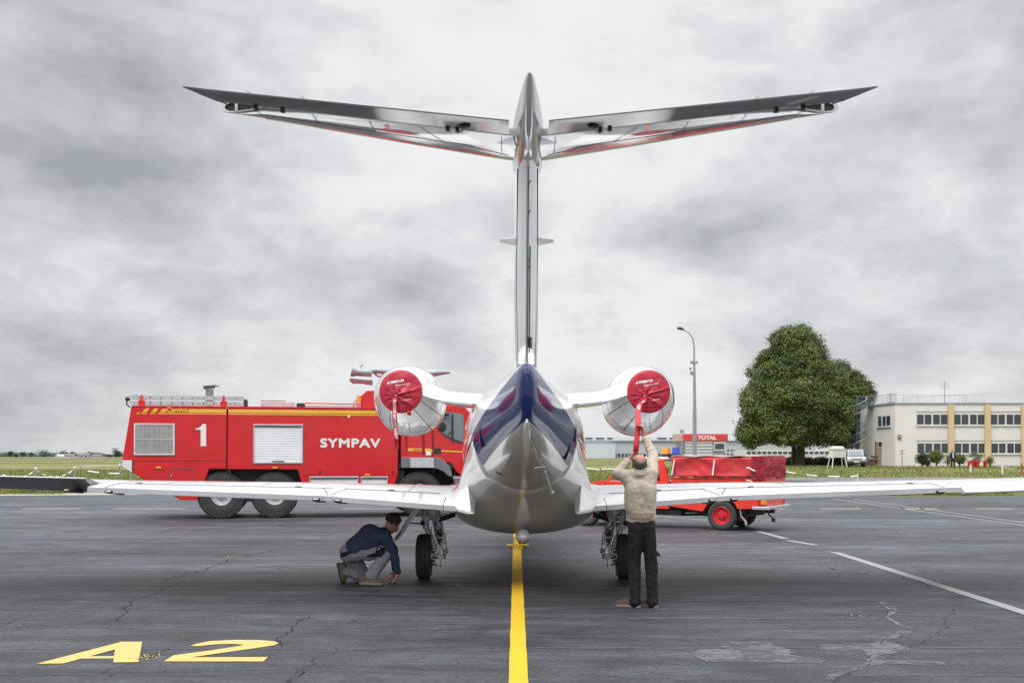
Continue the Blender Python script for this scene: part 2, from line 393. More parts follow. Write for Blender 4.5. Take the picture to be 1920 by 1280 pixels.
# ================================================================ GROUND
def ground_h(X, Y):
    """gentle rise of the lawn to the right, in front of the office building"""
    a = max(0, min(1, (X-6)/14)); b = max(0, min(1, (Y-80)/22)); c = 1-max(0, min(1, (Y-170)/120))
    s = lambda t: t*t*(3-2*t)
    return .48*s(a)*s(b)*s(c)
def grass_mat():
    m = bpy.data.materials.new('meadow'); m.use_nodes = True; t = NT(m.node_tree); p = m.node_tree.nodes['Principled BSDF']
    co = t.new('ShaderNodeTexCoord').outputs['Object']; x, y, z = t.sep(co)
    n1 = t.noise(t.mapping(co, (.05, .16, 1)), 1.0, 8, .62, .4)
    n2 = t.noise(t.mapping(co, (.6, 1.6, 1)), 1.5, 8, .65)
    n3 = t.noise(t.mapping(co, (.006, .03, 1)), 1.0, 4, .5)
    g = t.mix(t.rng(n1, .40, .60), (.105, .135, .028), (.215, .225, .062))
    g = t.mix(t.m('MULTIPLY', t.rng(n2, .45, .75), .6), g, (.33, .28, .12))
    g = t.mix(t.rng(n3, .48, .56, 0, .6), g, (.11, .105, .055))
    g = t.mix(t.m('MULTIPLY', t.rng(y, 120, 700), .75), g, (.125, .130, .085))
    t.put(p.inputs['Base Color'], g); p.inputs['Roughness'].default_value = .9; p.inputs['Specular IOR Level'].default_value = .15
    b = t.new('ShaderNodeBump'); b.inputs['Strength'].default_value = .8; b.inputs['Distance'].default_value = .25
    t.put(b.inputs['Height'], t.noise(co, 2.2, 8, .7)); m.node_tree.links.new(b.outputs[0], p.inputs['Normal'])
    return m
M['grass'] = grass_mat()
xs = [-3000, -900, -400, -200, -100, -60, -30, -10, 0] + [6+2*i for i in range(9)] + [30, 50, 80, 130, 250, 600, 3000]
ys = [-80, 0, 40, 60, 76] + [80+2.5*i for i in range(10)] + [110, 130, 150, 165, 180, 200, 230, 260, 300, 500, 900, 1800, 4500]
b = MB()
b.add([(x, y, ground_h(x, y)-.035) for y in ys for x in xs],
      [(j*len(xs)+i, j*len(xs)+i+1, (j+1)*len(xs)+i+1, (j+1)*len(xs)+i) for j in range(len(ys)-1) for i in range(len(xs)-1)])
tag(b.build('grass_field', M['grass'], smooth=True), kind='structure')

def asphalt_mat(name='asphalt', base=.041, seed=0.0):
    m = bpy.data.materials.new(name); m.use_nodes = True; t = NT(m.node_tree); p = m.node_tree.nodes['Principled BSDF']
    co0 = t.new('ShaderNodeTexCoord').outputs['Object']; co = t.mapping(co0, loc=(seed, seed*.7, 0)); x, y, z = t.sep(co0)
    big = t.noise(t.mapping(co, (.10, .42, 1)), 1.0, 7, .62, .6)
    smear = t.noise(t.mapping(co, (.55, 2.6, 1), rot=(0, 0, .12)), 1.0, 9, .68, 1.2)
    grit = t.noise(co, 75, 3, .7)
    fine = t.noise(co, 260, 2, .7)
    blot = t.noise(co, 1.7, 7, .6, .8)
    v = t.m('MULTIPLY', t.rng(big, .34, .66, .55, 1.45), t.rng(smear, .38, .68, .60, 1.65))
    v = t.m('MULTIPLY', v, t.rng(blot, .32, .68, .74, 1.28))
    v = t.m('MULTIPLY', v, t.rng(grit, .3, .7, .50, 1.55))
    v = t.m('MULTIPLY', v, t.rng(fine, .3, .75, .75, 1.35))
    # chalky scuffs and tar-dark strips left along the paving lanes
    sc = t.rng(t.noise(t.mapping(co, (.35, 3.4, 1)), 1.4, 10, .72, 1.5), .56, .80)
    v = t.m('ADD', v, t.m('MULTIPLY', sc, 1.25))
    ag = t.noise(co, 21, 7, .85)
    v = t.m('MULTIPLY', v, t.rng(ag, .38, .64, .52, 1.62))
    # light stone specks
    vor = t.new('ShaderNodeTexVoronoi'); vor.inputs['Scale'].default_value = 26; t.put(vor.inputs['Vector'], co)
    sp = t.rng(vor.outputs['Distance'], .05, .11, 1, 0)
    sp = t.m('MULTIPLY', sp, t.rng(t.noise(co, 6, 2), .55, .62))
    v = t.m('ADD', v, t.m('MULTIPLY', sp, 1.6))
    # hairline cracks
    wp = t.vm('ADD', co, t.vm('SCALE', t.noise(co, 1.3, 5, .6, 0, True), scale=1.3))
    v2 = t.new('ShaderNodeTexVoronoi', feature='DISTANCE_TO_EDGE'); v2.inputs['Scale'].default_value = .33; t.put(v2.inputs['Vector'], wp)
    ck = t.rng(v2.outputs[0], .0, .0075, 1, 0)
    ck = t.m('MULTIPLY', ck, t.rng(t.noise(co, .35, 3), .54, .60))
    v = t.m('MULTIPLY', v, t.m('SUBTRACT', 1.0, t.m('MULTIPLY', ck, .75)))
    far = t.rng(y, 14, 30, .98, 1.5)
    # paler towards the far lanes of the apron
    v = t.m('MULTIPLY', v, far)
    col = t.vm('SCALE', (base*.92, base*.99, base*1.14), scale=v)
    t.put(p.inputs['Base Color'], col)
    t.put(p.inputs['Roughness'], t.rng(smear, .3, .7, .50, .78)); p.inputs['Specular IOR Level'].default_value = .32
    b = t.new('ShaderNodeBump'); b.inputs['Strength'].default_value = .55; b.inputs['Distance'].default_value = .006
    t.put(b.inputs['Height'], t.m('ADD', grit, t.m('MULTIPLY', ck, -2))); m.node_tree.links.new(b.outputs[0], p.inputs['Normal'])
    return m
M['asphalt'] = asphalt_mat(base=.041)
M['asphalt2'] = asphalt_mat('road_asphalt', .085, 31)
random.seed(4)
b = MB()
edge = [(-400, 44.5), (-60, 44.2), (-28, 44.0), (-21.5, 44.3), (-16, 45.6), (-10, 46.3), (-4, 46.6), (4, 46.5), (9, 45.5), (14, 44.0), (17.5, 43.4), (21.5, 45.2), (24, 47.5), (27, 55), (60, 60), (400, 60)]
b.flat([(-400, -60, 0)] + [(x, y, 0) for x, y in edge] + [(400, -60, 0)])
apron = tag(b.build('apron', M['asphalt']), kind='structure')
b = MB(); b.flat([(13.5, 81, -.012+.02), (22, 80.5, .008), (70, 80, .008), (140, 79, .008), (140, 60, .008), (60, 60.1, .008), (27.1, 55.1, .008), (24, 66, .008), (17, 72, .008)])
tag(b.build('service_road', M['asphalt2']), kind='structure')
# gravel verge along the far edge of the apron
M['gravel'] = mat('gravel', (.34, .30, .265), .95, var=.3, vscale=4, bump=.6, bscale=12, dist=.04)
b = MB()
pts = [(-60, 44.25), (-28, 44.05), (-21.5, 44.35), (-16, 45.65), (-10, 46.35), (-4, 46.65), (4, 46.55)]
b.flat([(x, y, .012) for x, y in pts] + [(x, y+[.9, 1.4, 2.4, 4.2, 3.4, 3.0, 2.2][i], .012) for i, (x, y) in reversed(list(enumerate(pts)))])
tag(b.build('gravel_verge', M['gravel']), kind='structure')
b = MB(); b.flat([(-400, 150, -.02), (-150, 152, -.02), (-60, 150, -.02), (-60, 155, -.02), (-150, 158, -.02), (-400, 158, -.02)])
b.flat([(-6, 205, -.018), (40, 200, .02), (40, 228, .02), (-6, 245, -.018)])
tag(b.build('dirt_track', M['gravel']), kind='structure')

def paint_mat(name, col, wear=.5, coords='Object'):
    m = bpy.data.materials.new(name); m.use_nodes = True; t = NT(m.node_tree); p = m.node_tree.nodes['Principled BSDF']
    co = t.new('ShaderNodeTexCoord').outputs['Object']
    n = t.noise(co, 9, 10, .72); g = t.noise(co, 90, 3, .7); l = t.noise(co, .8, 5, .6)
    c = t.mix(t.rng(n, .35, .7), tuple(x*.86 for x in col), col)
    c = t.mix(t.rng(l, .35, .7, 0, .35), c, tuple(x*.72 for x in col))
    wm = t.m('MAXIMUM', t.rng(n, .66-.10*wear, .72-.08*wear), t.m('MULTIPLY', t.rng(g, .58, .72), wear))
    c = t.mix(wm, c, (.08, .08, .085))
    t.put(p.inputs['Base Color'], c); p.inputs['Roughness'].default_value = .6; p.inputs['Specular IOR Level'].default_value = .3
    return m
M['lineyellow'] = paint_mat('line_paint_yellow', (.74, .455, .018), .45)
M['numyellow'] = paint_mat('number_paint_yellow', (.70, .48, .16), .4)
M['linewhite'] = paint_mat('line_paint_white', (.30, .30, .31), .7)
M['linepale'] = paint_mat('line_paint_pale', (.40, .34, .22), .8)
M['seal'] = paint_mat('sealed_patch', (.17, .173, .19), .8)
M['joint'] = paint_mat('paving_joint', (.13, .135, .15), 1.0)
M['crack'] = mat('crack_dark', (.012, .012, .012), .95, var=.3)
def ground_poly(pxs, z):
    out = []
    for q in pxs:
        g = G(*q); out.append((g.x, g.y, z))
    return out
# centre line of the stand
b = MB(); n = 80
for i in range(n):
    y0 = 3.5+(41-3.5)*i/n; y1 = 3.5+(41-3.5)*(i+1)/n
    cx = .018
    wj = lambda y: .074+.0025*math.sin(y*5.1)+.002*math.sin(y*13)
    b.add([(cx-wj(y0), y0, .005), (cx+wj(y0), y0, .005), (cx+wj(y1), y1, .005), (cx-wj(y1), y1, .005)], [(0, 1, 2, 3)])
b.build('centre_line', M['lineyellow'], apron)
z7 = lambda l: [(x/3.2, 1100+y/3.2) for x, y in l]
b = MB()
b.flat(ground_poly(z7([(220,462),(380,460),(690,376),(690,341)]), .005))
b.flat(ground_poly(z7([(690,341),(730,330),(853,330),(830,452),(680,454),(690,376)]), .005))
b.flat(ground_poly(z7([(478,431.5),(524,418),(687,417),(683,430)]), .0055))
b.build('stand_letter', M['numyellow'], apron)
b = MB()
b.flat(ground_poly(z7([(984,448),(1580,448),(1606,422),(1142,424),(1560,364),(1640,352),(1672,340),(1650,328),(1560,320),(1400,319),(1260,326),(1180,342),(1143,353),(1180,357),(1220,353),(1300,345),(1400,343),(1460,347),(1440,355),(1250,384),(1040,412)]), .005))
b.build('stand_number', M['numyellow'], apron)
# white and pale painted lines
def gstrip(pa, pb, wa, wb, z=.005, mat_=None, name='painted_line'):
    a = G(*pa); c = G(*pb); d = (c-a).normalized(); nrm = Vector((-d.y, d.x, 0)); bb = MB(); k = 14
    vs = []
    for i in range(k+1):
        q = a.lerp(c, i/k); ww = wa+(wb-wa)*i/k
        vs += [q+nrm*ww/2+Vector((0, 0, z)), q-nrm*ww/2+Vector((0, 0, z))]
    bb.add(vs, [(2*i, 2*i+1, 2*i+3, 2*i+2) for i in range(k)])
    return bb.build(name, mat_, apron)
gstrip((1562, 1034), (1990, 1170), .16, .16, mat_=M['linewhite'])
gstrip((1478, 1013), (1531, 1022), .16, .16, mat_=M['linewhite'])
gstrip((1422, 996), (1474, 1010), .16, .16, mat_=M['linewhite'])
gstrip((1535, 1032), (1600, 1037), .12, .12, mat_=M['seal'])
for x0, x1 in [(-70, -10), (42, 152), (212, 346), (640, 740), (900, 1010), (1452, 1468), (1537, 1614), (1688, 1760), (1828, 1898)]:
    gstrip((x0, 953.5), (x1, 953.5), .40, .40, mat_=M['linepale'])
gstrip((1560, 935), (1925, 986), .10, .10, mat_=M['linewhite'], z=.005)
gstrip((1600, 936), (1925, 980), .10, .10, mat_=M['linewhite'], z=.005)
gstrip((1215, 966), (1330, 975), .10, .10, mat_=M['linewhite'])
gstrip((1080, 1078), (1024, 985), .10, .10, mat_=M['seal'])
# long paving joints
b = MB()
random.seed(7)
for (py, x0, x1, w_) in [(1103, -200, 2100, .022), (1125, 1150, 1900, .03), (1073, -300, 2200, .03), (1215, 900, 2200, .020), (1216, -200, 560, .014), (1265, -200, 420, .014), (1049, 900, 2200, .02),
                        (1160, 1180, 1650, .05), (1011, -600, 2600, .05), (1031, 0, 700, .03), (1266, 1600, 2200, .02), (987, -300, 900, .06)]:
    a = G(x0, py); c = G(x1, py+random.uniform(-1, 1)); k = 60; vs = []
    for i in range(k+1):
        q = a.lerp(c, i/k); q.y += .012*math.sin(i*.9+py)+random.uniform(-.006, .006); ww = w_*(.5+random.random()*.7)
        vs += [(q.x, q.y+ww/2, .0045), (q.x, q.y-ww/2, .0045)]
    b.add(vs, [(2*i, 2*i+1, 2*i+3, 2*i+2) for i in range(k)])
b.build('paving_joint', M['joint'], apron)
# paler sealed patches on the right
def blob(pts, z, jit=.05, sub=6):
    g = [G(*q) for q in pts]; out = []
    for i in range(len(g)):
        a, c = g[i], g[(i+1) % len(g)]
        for k in range(sub):
            q = a.lerp(c, k/sub); out.append((q.x+random.uniform(-jit, jit), q.y+random.uniform(-jit, jit), z))
    return out
b = MB()
z8 = lambda l: [(1200+x*.375, 940+y*.375) for x, y in l]
b.flat(blob(z8([(265,755),(300,740),(420,738),(415,705),(640,702),(670,722),(780,750),(740,765),(930,795),(920,808),(330,800)]), .0042, .03))
b.flat(blob(z8([(890,712),(1180,708),(1200,690),(1330,640),(1380,632),(1360,660),(1230,700),(1380,745),(1300,760),(1200,765),(1210,790),(1500,800),(1550,822),(1220,812),(1120,830),(960,890),(930,905),(960,870),(1140,800),(1150,770),(1120,745),(900,742)]), .0042, .03))
b.flat(blob(z8([(1190,498),(1215,500),(1250,520),(1300,545),(1250,575),(1320,620),(1370,628),(1320,640),(1230,585),(1245,545)]), .0042, .02))
b.build('sealed_patch', M['seal'], apron)
M['seal'].node_tree.nodes['Principled BSDF'].inputs['Roughness'].default_value = .7
_t = NT(M['seal'].node_tree); _t.put(M['seal'].node_tree.nodes['Principled BSDF'].inputs['Alpha'], _t.m('MULTIPLY', _t.rng(_t.noise(_t.new('ShaderNodeTexCoord').outputs['Object'], 3.2, 12, .75), .38, .56), .85))
# open cracks traced as thin dark ribbons
def crack(pts, wid=.012):
    wid *= .6
    g = [G(*q) for q in pts]; line = []
    for i in range(len(g)-1):
        k = max(3, int((g[i+1]-g[i]).length/.06))
        for j in range(k):
            q = g[i].lerp(g[i+1], j/k); q = q+Vector((mnoise.noise(q*3.1)*.10+random.uniform(-.02, .02), mnoise.noise(q*2.7+Vector((9, 3, 1)))*.10+random.uniform(-.02, .02), 0)); line.append(q)
    vs = []
    for i, q in enumerate(line):
        d = (line[min(i+1, len(line)-1)]-line[max(i-1, 0)]).normalized(); nrm = Vector((-d.y, d.x, 0)); ww = wid*random.uniform(.15, 1.1)
        vs += [q+nrm*ww+Vector((0, 0, .009)), q-nrm*ww+Vector((0, 0, .009))]
    return vs, [(2*i, 2*i+1, 2*i+3, 2*i+2) for i in range(len(line)-1)]
b = MB()
for pts, wd in [(z7([(580,525),(640,495),(760,465),(830,450)]), .012), (z7([(900,420),(940,395),(990,370)]), .012), (z7([(1670,350),(1700,300),(1760,240),(1830,175)]), .012),
                (z7([(690,520),(740,540),(755,575)]), .007), (z7([(1740,575),(1800,520),(1850,490)]), .012), (z7([(0,232),(60,215),(110,195),(200,165)]), .010), (z7([(730,145),(785,115)]), .008),
                (z8([(930,905),(1000,870),(1120,825),(1170,790),(1160,760)]), .009), (z8([(1200,500),(1250,530),(1240,570),(1320,615),(1360,640),(1260,690),(1210,710),(1300,745)]), .008),
                (z8([(1240,780),(1300,740)]), .006), (z8([(910,325),(1000,345),(1160,365)]), .014), (z8([(1300,380),(1400,405),(1470,435)]), .016),
                ([(300, 1090), (340, 1078), (370, 1073), (440, 1046), (520, 1030)], .018), ([(225, 1165), (240, 1130), (330, 1095)], .012), ([(860, 1100), (820, 1092), (790, 1098)], .012),
                (z8([(600,205),(560,210),(700,235),(820,245)]), .012), ([(1320, 1180), (1400, 1165), (1470, 1170)], .006), ([(1700, 1215), (1760, 1190), (1790, 1140)], .006),
                ([(1120, 1250), (1200, 1225), (1280, 1240)], .005), ([(540, 1270), (640, 1215), (760, 1225)], .006), ([(0, 1262), (120, 1266), (280, 1258)], .006)]:
    b.add(*crack(pts, wd))
b.build('crack', M['crack'], apron)
# long grass and weeds as uncountable ground cover
def tufts(name, mat_, n, region, h, w_, seed, kind='stuff', label=None, z0=None, lean=.4):
    rs = np.random.RandomState(seed); V = []; F = []
    for i in range(n):
        x, y = region(rs); z = ground_h(x, y)-.035 if z0 is None else z0
        a = rs.uniform(0, math.pi); hh = h*rs.uniform(.4, 1.3); ww = w_*rs.uniform(.5, 1.4)
        dx, dy = math.cos(a)*ww/2, math.sin(a)*ww/2*.4; lx, ly = rs.uniform(-lean, lean)*hh, rs.uniform(-lean, lean)*hh
        k = len(V); V += [(x-dx, y-dy, z), (x+dx, y+dy, z), (x+lx, y+ly, z+hh)]; F.append((k, k+1, k+2))
    me = bpy.data.meshes.new(name); me.from_pydata(V, [], F); me.materials.append(mat_)
    o = bpy.data.objects.new(name, me); scene.collection.objects.link(o)
    return tag(o, label, 'grass' if label else None, kind=kind)
M['blade'] = leafmat('grass_blades', (.095, .135, .022), (.22, .25, .06), (.36, .33, .14))
def reg_mid(rs):
    while True:
        Y = 47+rs.rand()**1.6*75; X = rs.uniform(-.52, .53)*Y
        if Y < 49 and X < 5: continue
        if X > 13 and 54 < Y < 82: continue
        if 22 < X and Y < 56: continue
        if Y < 50.5 and -20 < X < 5: continue
        return X, Y
tufts('meadow_grass', M['blade'], 70000, reg_mid, .20, .06, 1, label='rough green and straw coloured grass around the far side of the apron')
def reg_edge(rs):
    return (rs.uniform(-26, -19.5), rs.uniform(45.6, 49)) if rs.rand() < .4 else (rs.uniform(13, 21.5), 45.6+rs.rand()*4)
tufts('verge_grass', M['blade'], 9000, reg_edge, .10, .045, 2, label='short green verge grass at the apron edge')
# dry weeds sprouting from the cracks
M['weed'] = leafmat('dry_weed', (.35, .26, .11), (.50, .42, .22), (.30, .24, .08))
for lab, spots in [('straw coloured weeds in the crack beside the painted letter A', [z7([(870,428)])[0]]*3+[z7([(900,418)])[0]]*2),
                   ('pale dry weeds lying in the tarmac crack left of the kneeling man', [(330, 1080), (352, 1077), (300, 1092), (435, 1045), (385, 1063), (440, 1047)]),
                   ('dead yellow weeds on the ground right of the left main wheel', [(845, 1097), (868, 1094), (856, 1099)]),
                   ('dry yellow weeds on the tarmac below the pickup truck wheel', [(1320, 996), (1345, 1003), (1352, 1004)]),
                   ('scattered dry weeds on the tarmac right of the white line', [(1540, 1052), (1565, 1065), (1630, 1077), (1688, 1084), (1703, 1001), (1785, 1010), (1604, 1156)])]:
    rs = np.random.RandomState(len(lab)); V = []; F = []
    for q in spots:
        g = G(*q); sp = .07*g.y/14
        for i in range(13):
            x = g.x+rs.normal()*sp; y = g.y+rs.normal()*sp*.8; a = rs.uniform(0, 6.28); L = rs.uniform(.02, .06); hh = rs.uniform(.004, .03)
            k = len(V); V += [(x, y, .006), (x+math.cos(a)*.012, y+math.sin(a)*.012, .006), (x+math.cos(a+1.3)*L, y+math.sin(a+1.3)*L, .006+hh)]; F.append((k, k+1, k+2))
    me = bpy.data.meshes.new('crack_weeds'); me.from_pydata(V, [], F); me.materials.append(M['weed'])
    o = bpy.data.objects.new('crack_weeds', me); scene.collection.objects.link(o); tag(o, lab, 'weeds', kind='stuff')
# ================================================================ THE JET  (its axis runs along +Y, tail towards us)
JX, JY = .11, 14.7
jet = empty('business_jet', (JX, JY, 0), 0, 'white twin engined business jet with T tail and navy rear seen from directly behind', 'jet')
def JB(): return MB(shift=(0, -JY, 0))               # jet parts are written with Y = distance from the camera
def sfun(c, n): return math.copysign(abs(c)**(2.0/n), c)
def hull_section(Y, zb, zt, hw, zw, nb, nt, n=64):
    out = []
    for i in range(n):
        a = 2*math.pi*i/n; ca, sa = math.cos(a), math.sin(a)
        e = nt if sa >= 0 else nb
        out.append((hw*sfun(ca, e), Y, zw+((zt-zw) if sa >= 0 else (zw-zb))*sfun(sa, e)))
    return out
def interp_secs(keys, N):
    ys = [k[0] for k in keys]; out = []
    for j in range(N+1):
        t = j/N; t = t*t*(.45)+t*.55; Y = ys[0]+(ys[-1]-ys[0])*t
        i = max(0, min(len(keys)-2, sum(1 for y in ys[1:-1] if Y >= y)))
        a, c = keys[i], keys[i+1]; p0 = keys[max(i-1, 0)]; p3 = keys[min(i+2, len(keys)-1)]
        u = (Y-a[0])/(c[0]-a[0]); row = [Y]
        for q in range(1, len(a)):
            h = c[0]-a[0]
            m0 = ((c[q]-p0[q])/(c[0]-p0[0]))*h if i > 0 else (c[q]-a[q]); m1 = ((p3[q]-a[q])/(p3[0]-a[0]))*h if i < len(keys)-2 else (c[q]-a[q])
            row.append((2*u**3-3*u*u+1)*a[q]+(u**3-2*u*u+u)*m0+(-2*u**3+3*u*u)*c[q]+(u**3-u*u)*m1)
        out.append(row)
    return out
# paint scheme computed from object coordinates (it stays on the hull)
def hull_mat():
    m = bpy.data.materials.new('jet_hull_paint'); m.use_nodes = True; t = NT(m.node_tree); p = m.node_tree.nodes['Principled BSDF']
    co = t.new('ShaderNodeTexCoord').outputs['Object']; x, y, z = t.sep(co); y = t.m('ADD', y, JY)
    st = lambda v, e=.003: t.rng(v, -e, e)
    up = t.m('SUBTRACT', 2.66, t.m('MULTIPLY', .36, t.m('SUBTRACT', y, 11.0)))
    lo = t.m('SUBTRACT', 2.06, t.m('MULTIPLY', .235, t.m('SUBTRACT', y, 10.8)))
    dz = t.m('SUBTRACT', z, up); dl = t.m('SUBTRACT', z, lo)
    blue = t.m('MULTIPLY', t.m('SUBTRACT', 1.0, st(dz)), st(dl))
    red = t.m('MULTIPLY', st(t.m('SUBTRACT', dz, .05)), t.m('SUBTRACT', 1.0, st(t.m('SUBTRACT', dz, .12))))
    red = t.m('MULTIPLY', red, st(t.m('SUBTRACT', y, 13.2), .3))
    # silver belly
    lo2 = t.m('SUBTRACT', 1.0, st(t.m('ADD', dl, .0)))
    belly = t.m('MULTIPLY', lo2, t.m('SUBTRACT', 1.0, st(t.m('SUBTRACT', y, 14.6), .4)))
    n = t.noise(co, 2.5, 6, .6)
    white = t.mix(t.rng(n, .3, .7), (.80, .80, .80), (.84, .84, .84))
    c = t.mix(blue, white, (.010, .022, .115)); c = t.mix(red, c, (.55, .012, .03)); c = t.mix(belly, c, (.76, .75, .74))
    # panel seams and rivet rows
    seam = None
    def addl(v):
        nonlocal seam
        seam = v if seam is None else t.m('MAXIMUM', seam, v)
    def line(v, c0, wd): return t.m('LESS_THAN', t.m('ABSOLUTE', t.m('SUBTRACT', v, c0)), wd)
    for yy, wd in [(13.02, .0045), (12.1, .0025), (14.55, .003), (16.4, .003), (11.3, .0025)]: addl(line(y, yy, wd))
    for yy in [12.05, 12.35, 12.95, 13.4, 14.5]:
        riv = t.m('MULTIPLY', line(y, yy, .006), t.m('GREATER_THAN', t.m('SINE', t.m('MULTIPLY', t.m('ADD', x, z), 150.0)), .55)); addl(t.m('MULTIPLY', riv, .6))
    c = t.mix(t.m('MULTIPLY', seam, .75), c, (.06, .06, .065))
    t.put(p.inputs['Base Color'], c)
    t.put(p.inputs['Metallic'], t.m('MULTIPLY', belly, .20))
    t.put(p.inputs['Roughness'], t.m('ADD', .10, t.m('MULTIPLY', belly, .07)))
    t.put(p.inputs['Coat Weight'], t.m('MULTIPLY', t.m('SUBTRACT', 1.0, blue), .75)); p.inputs['Coat Roughness'].default_value = .02; p.inputs['Coat IOR'].default_value = 1.5; p.inputs['Specular IOR Level'].default_value = .42
    b = t.new('ShaderNodeBump'); b.inputs['Strength'].default_value = .10; b.inputs['Distance'].default_value = .012
    t.put(b.inputs['Height'], t.noise(co, 1.6, 2, .4)); m.node_tree.links.new(b.outputs[0], p.inputs['Normal'])
    m.node_tree.links.new(b.outputs[0], p.inputs['Coat Normal'])
    return m
M['hull'] = hull_mat()
#        Y      zb    zt    hw    zw    nb   nt
keys = [(10.78, 2.12, 2.52, .040, 2.33, 2.0, 2.0),
        (10.86, 2.04, 2.60, .085, 2.32, 2.0, 2.0),
        (11.20, 1.89, 2.68, .190, 2.22, 2.0, 1.85),
        (11.70, 1.70, 2.70, .335, 2.12, 2.0, 1.85),
        (12.30, 1.49, 2.69, .490, 2.04, 2.0, 2.0),
        (13.00, 1.25, 2.67, .650, 1.95, 2.0, 2.2),
        (13.80, 1.02, 2.64, .780, 1.85, 2.1, 2.3),
        (14.80, .86, 2.62, .850, 1.78, 2.1, 2.15),
        (16.20, .84, 2.60, .860, 1.75, 2.0, 2.0),
        (18.80, .86, 2.58, .860, 1.74, 2.0, 2.0),
        (20.80, .90, 2.50, .820, 1.68, 2.0, 2.0),
        (22.20, .94, 2.16, .680, 1.56, 2.0, 2.0),
        (23.30, 1.04, 1.80, .440, 1.42, 2.0, 2.0),
        (23.90, 1.22, 1.50, .150, 1.36, 2.0, 2.0),
        (23.98, 1.34, 1.38, .020, 1.36, 2.0, 2.0)]
b = JB(); b.loft([hull_section(*r) for r in interp_secs(keys, 110)])
fus = b.build('fuselage', M['hull'], jet, smooth=True, angle=60)
# belly fairing that carries the wing
bk = [(12.90, 1.295, 2.0, .60, 1.90, 2.0, 2.0), (12.97, 1.24, 2.0, .645, 1.86, 2.0, 2.0), (13.3, 1.07, 1.9, .73, 1.66, 2.0, 2.0), (13.7, .84, 1.7, .85, 1.30, 2.1, 2.0), (14.15, .67, 1.5, .93, 1.00, 2.0, 2.2), (14.6, .63, 1.45, .955, .94, 2.0, 2.4), (16.2, .64, 1.4, .95, .98, 2.1, 2.4), (17.2, .74, 1.3, .80, 1.02, 2.0, 2.0), (17.9, .95, 1.2, .4, 1.08, 2, 2)]
def belly_mat():
    m = M['hull'].copy(); m.name = 'belly_fairing_paint'
    return m
M['bellypaint'] = mat('belly_silver_paint', (.74, .73, .72), .15, .22, 1.0, .06, 2.0, coat_rough=.03, dirt=.12)
b = JB(); b.loft([hull_section(*r) for r in interp_secs(bk, 50)])
b.build('belly_fairing', M['bellypaint'], jet, smooth=True, angle=60)
# access panels, beacon pod, ventral fin, thin mast, vents
b = JB()
b.sphere((-.02, 13.72, .66), (.10, .22, .095), 24, 16)
b.build('belly_beacon_fairing', M['bellypaint'], jet, smooth=True)
b = JB()
b.loft([[(-.012, 12.4, 1.52), (.012, 12.4, 1.52), (.016, 12.0, 1.60), (-.016, 12.0, 1.60)], [(-.026, 11.45, 1.62), (.026, 11.45, 1.62), (.026, 11.25, 1.75), (-.026, 11.25, 1.75)],
        [(-.036, 11.02, 1.86), (.036, 11.02, 1.86), (.036, 10.98, 2.0), (-.036, 10.98, 2.0)], [(-.012, 10.82, 2.03), (.012, 10.82, 2.03), (.012, 10.84, 2.10), (-.012, 10.84, 2.10)]])
b.build('ventral_fin', M['white'], jet, smooth=True)
b = JB()
b.cyl((.155, 11.55, 1.66), (.315, 12.55, 1.265), .007, .011, 8); b.cyl((.09, 11.78, 1.56), (.215, 11.86, 1.575), .006, .006, 8); b.sphere((.315, 12.55, 1.265), .022, 10, 8); b.sphere((.215, 12.0, 1.51), .017, 8, 6)
b.build('thin_mast', M['whitepaint'], jet, smooth=True)  # thin white bars with small knobs below the rear hull
from mathutils.bvhtree import BVHTree
hull_bvh = BVHTree.FromPolygons([(v.co.x+JX, v.co.y+JY, v.co.z) for v in fus.data.vertices], [tuple(p.vertices) for p in fus.data.polygons])
def on_hull(px, py):
    d = Vector(((px-HX)/FP, 1, (HY-py)/FP)).normalized(); h_ = hull_bvh.ray_cast(Vector((0, 0, CH)), d); return h_[0]-Vector((JX, 0, 0)), h_[1]
def hull_box(name, px, py, up, L, w_, th, m_, bev=.004):
    p, n_ = on_hull(px, py); up = Vector(up); up = (up-n_*up.dot(n_)).normalized(); s_ = n_.cross(up); b = JB()
    vs = [p+s_*(a*w_/2)+up*(c*L/2)+n_*(k*th if not (k and c > 0) else th*.4) for k in (-.3, 1) for c in (-1, 1) for a in (-1, 1)]
    b.add(vs, [(0, 1, 3, 2), (4, 6, 7, 5), (0, 4, 5, 1), (2, 3, 7, 6), (0, 2, 6, 4), (1, 5, 7, 3)]); return b.build(name, m_, jet, bevel=bev)
hull_box('air_scoop', 901, 818, (0, 0, 1), .26, .05, .022, M['navy']); hull_box('air_scoop', 1079, 811, (0, 0, 1), .22, .05, .022, M['navy']); hull_box('air_scoop', 1066, 845, (.25, 0, 1), .22, .05, .022, M['navy'])
hull_box('drain_vent', 936, 887, (.35, .0, .9), .035, .10, .004, M['dark'], 0); hull_box('access_panel', 904, 868, (0, 0, 1), .30, .005, .002, M['seam'], 0)
# fin, rudder
fin_z = [(2.30, 11.55, 14.6, .17), (2.60, 11.42, 13.9, .155), (2.85, 11.22, 12.95, .145), (3.3, 10.88, 12.35, .135), (3.8, 10.50, 11.85, .13), (4.3, 10.12, 11.35, .125), (4.55, 9.95, 11.1, .12)]
def foil_h(z, yt, yl, t, n=13):
    """symmetrical vertical section, aft end cut square at the hinge line"""
    pr = [(0, .72), (.12, .82), (.3, .95), (.5, 1.0), (.7, .86), (.85, .62), (.94, .38), (1.0, .04)]
    return [(t*k, yt+(yl-yt)*f, z) for f, k in pr]+[(-t*k, yt+(yl-yt)*f, z) for f, k in reversed(pr)]
b = JB(); b.loft([foil_h(*r) for r in fin_z]); fin = b.build('fin', M['white'], jet, smooth=True, angle=35)
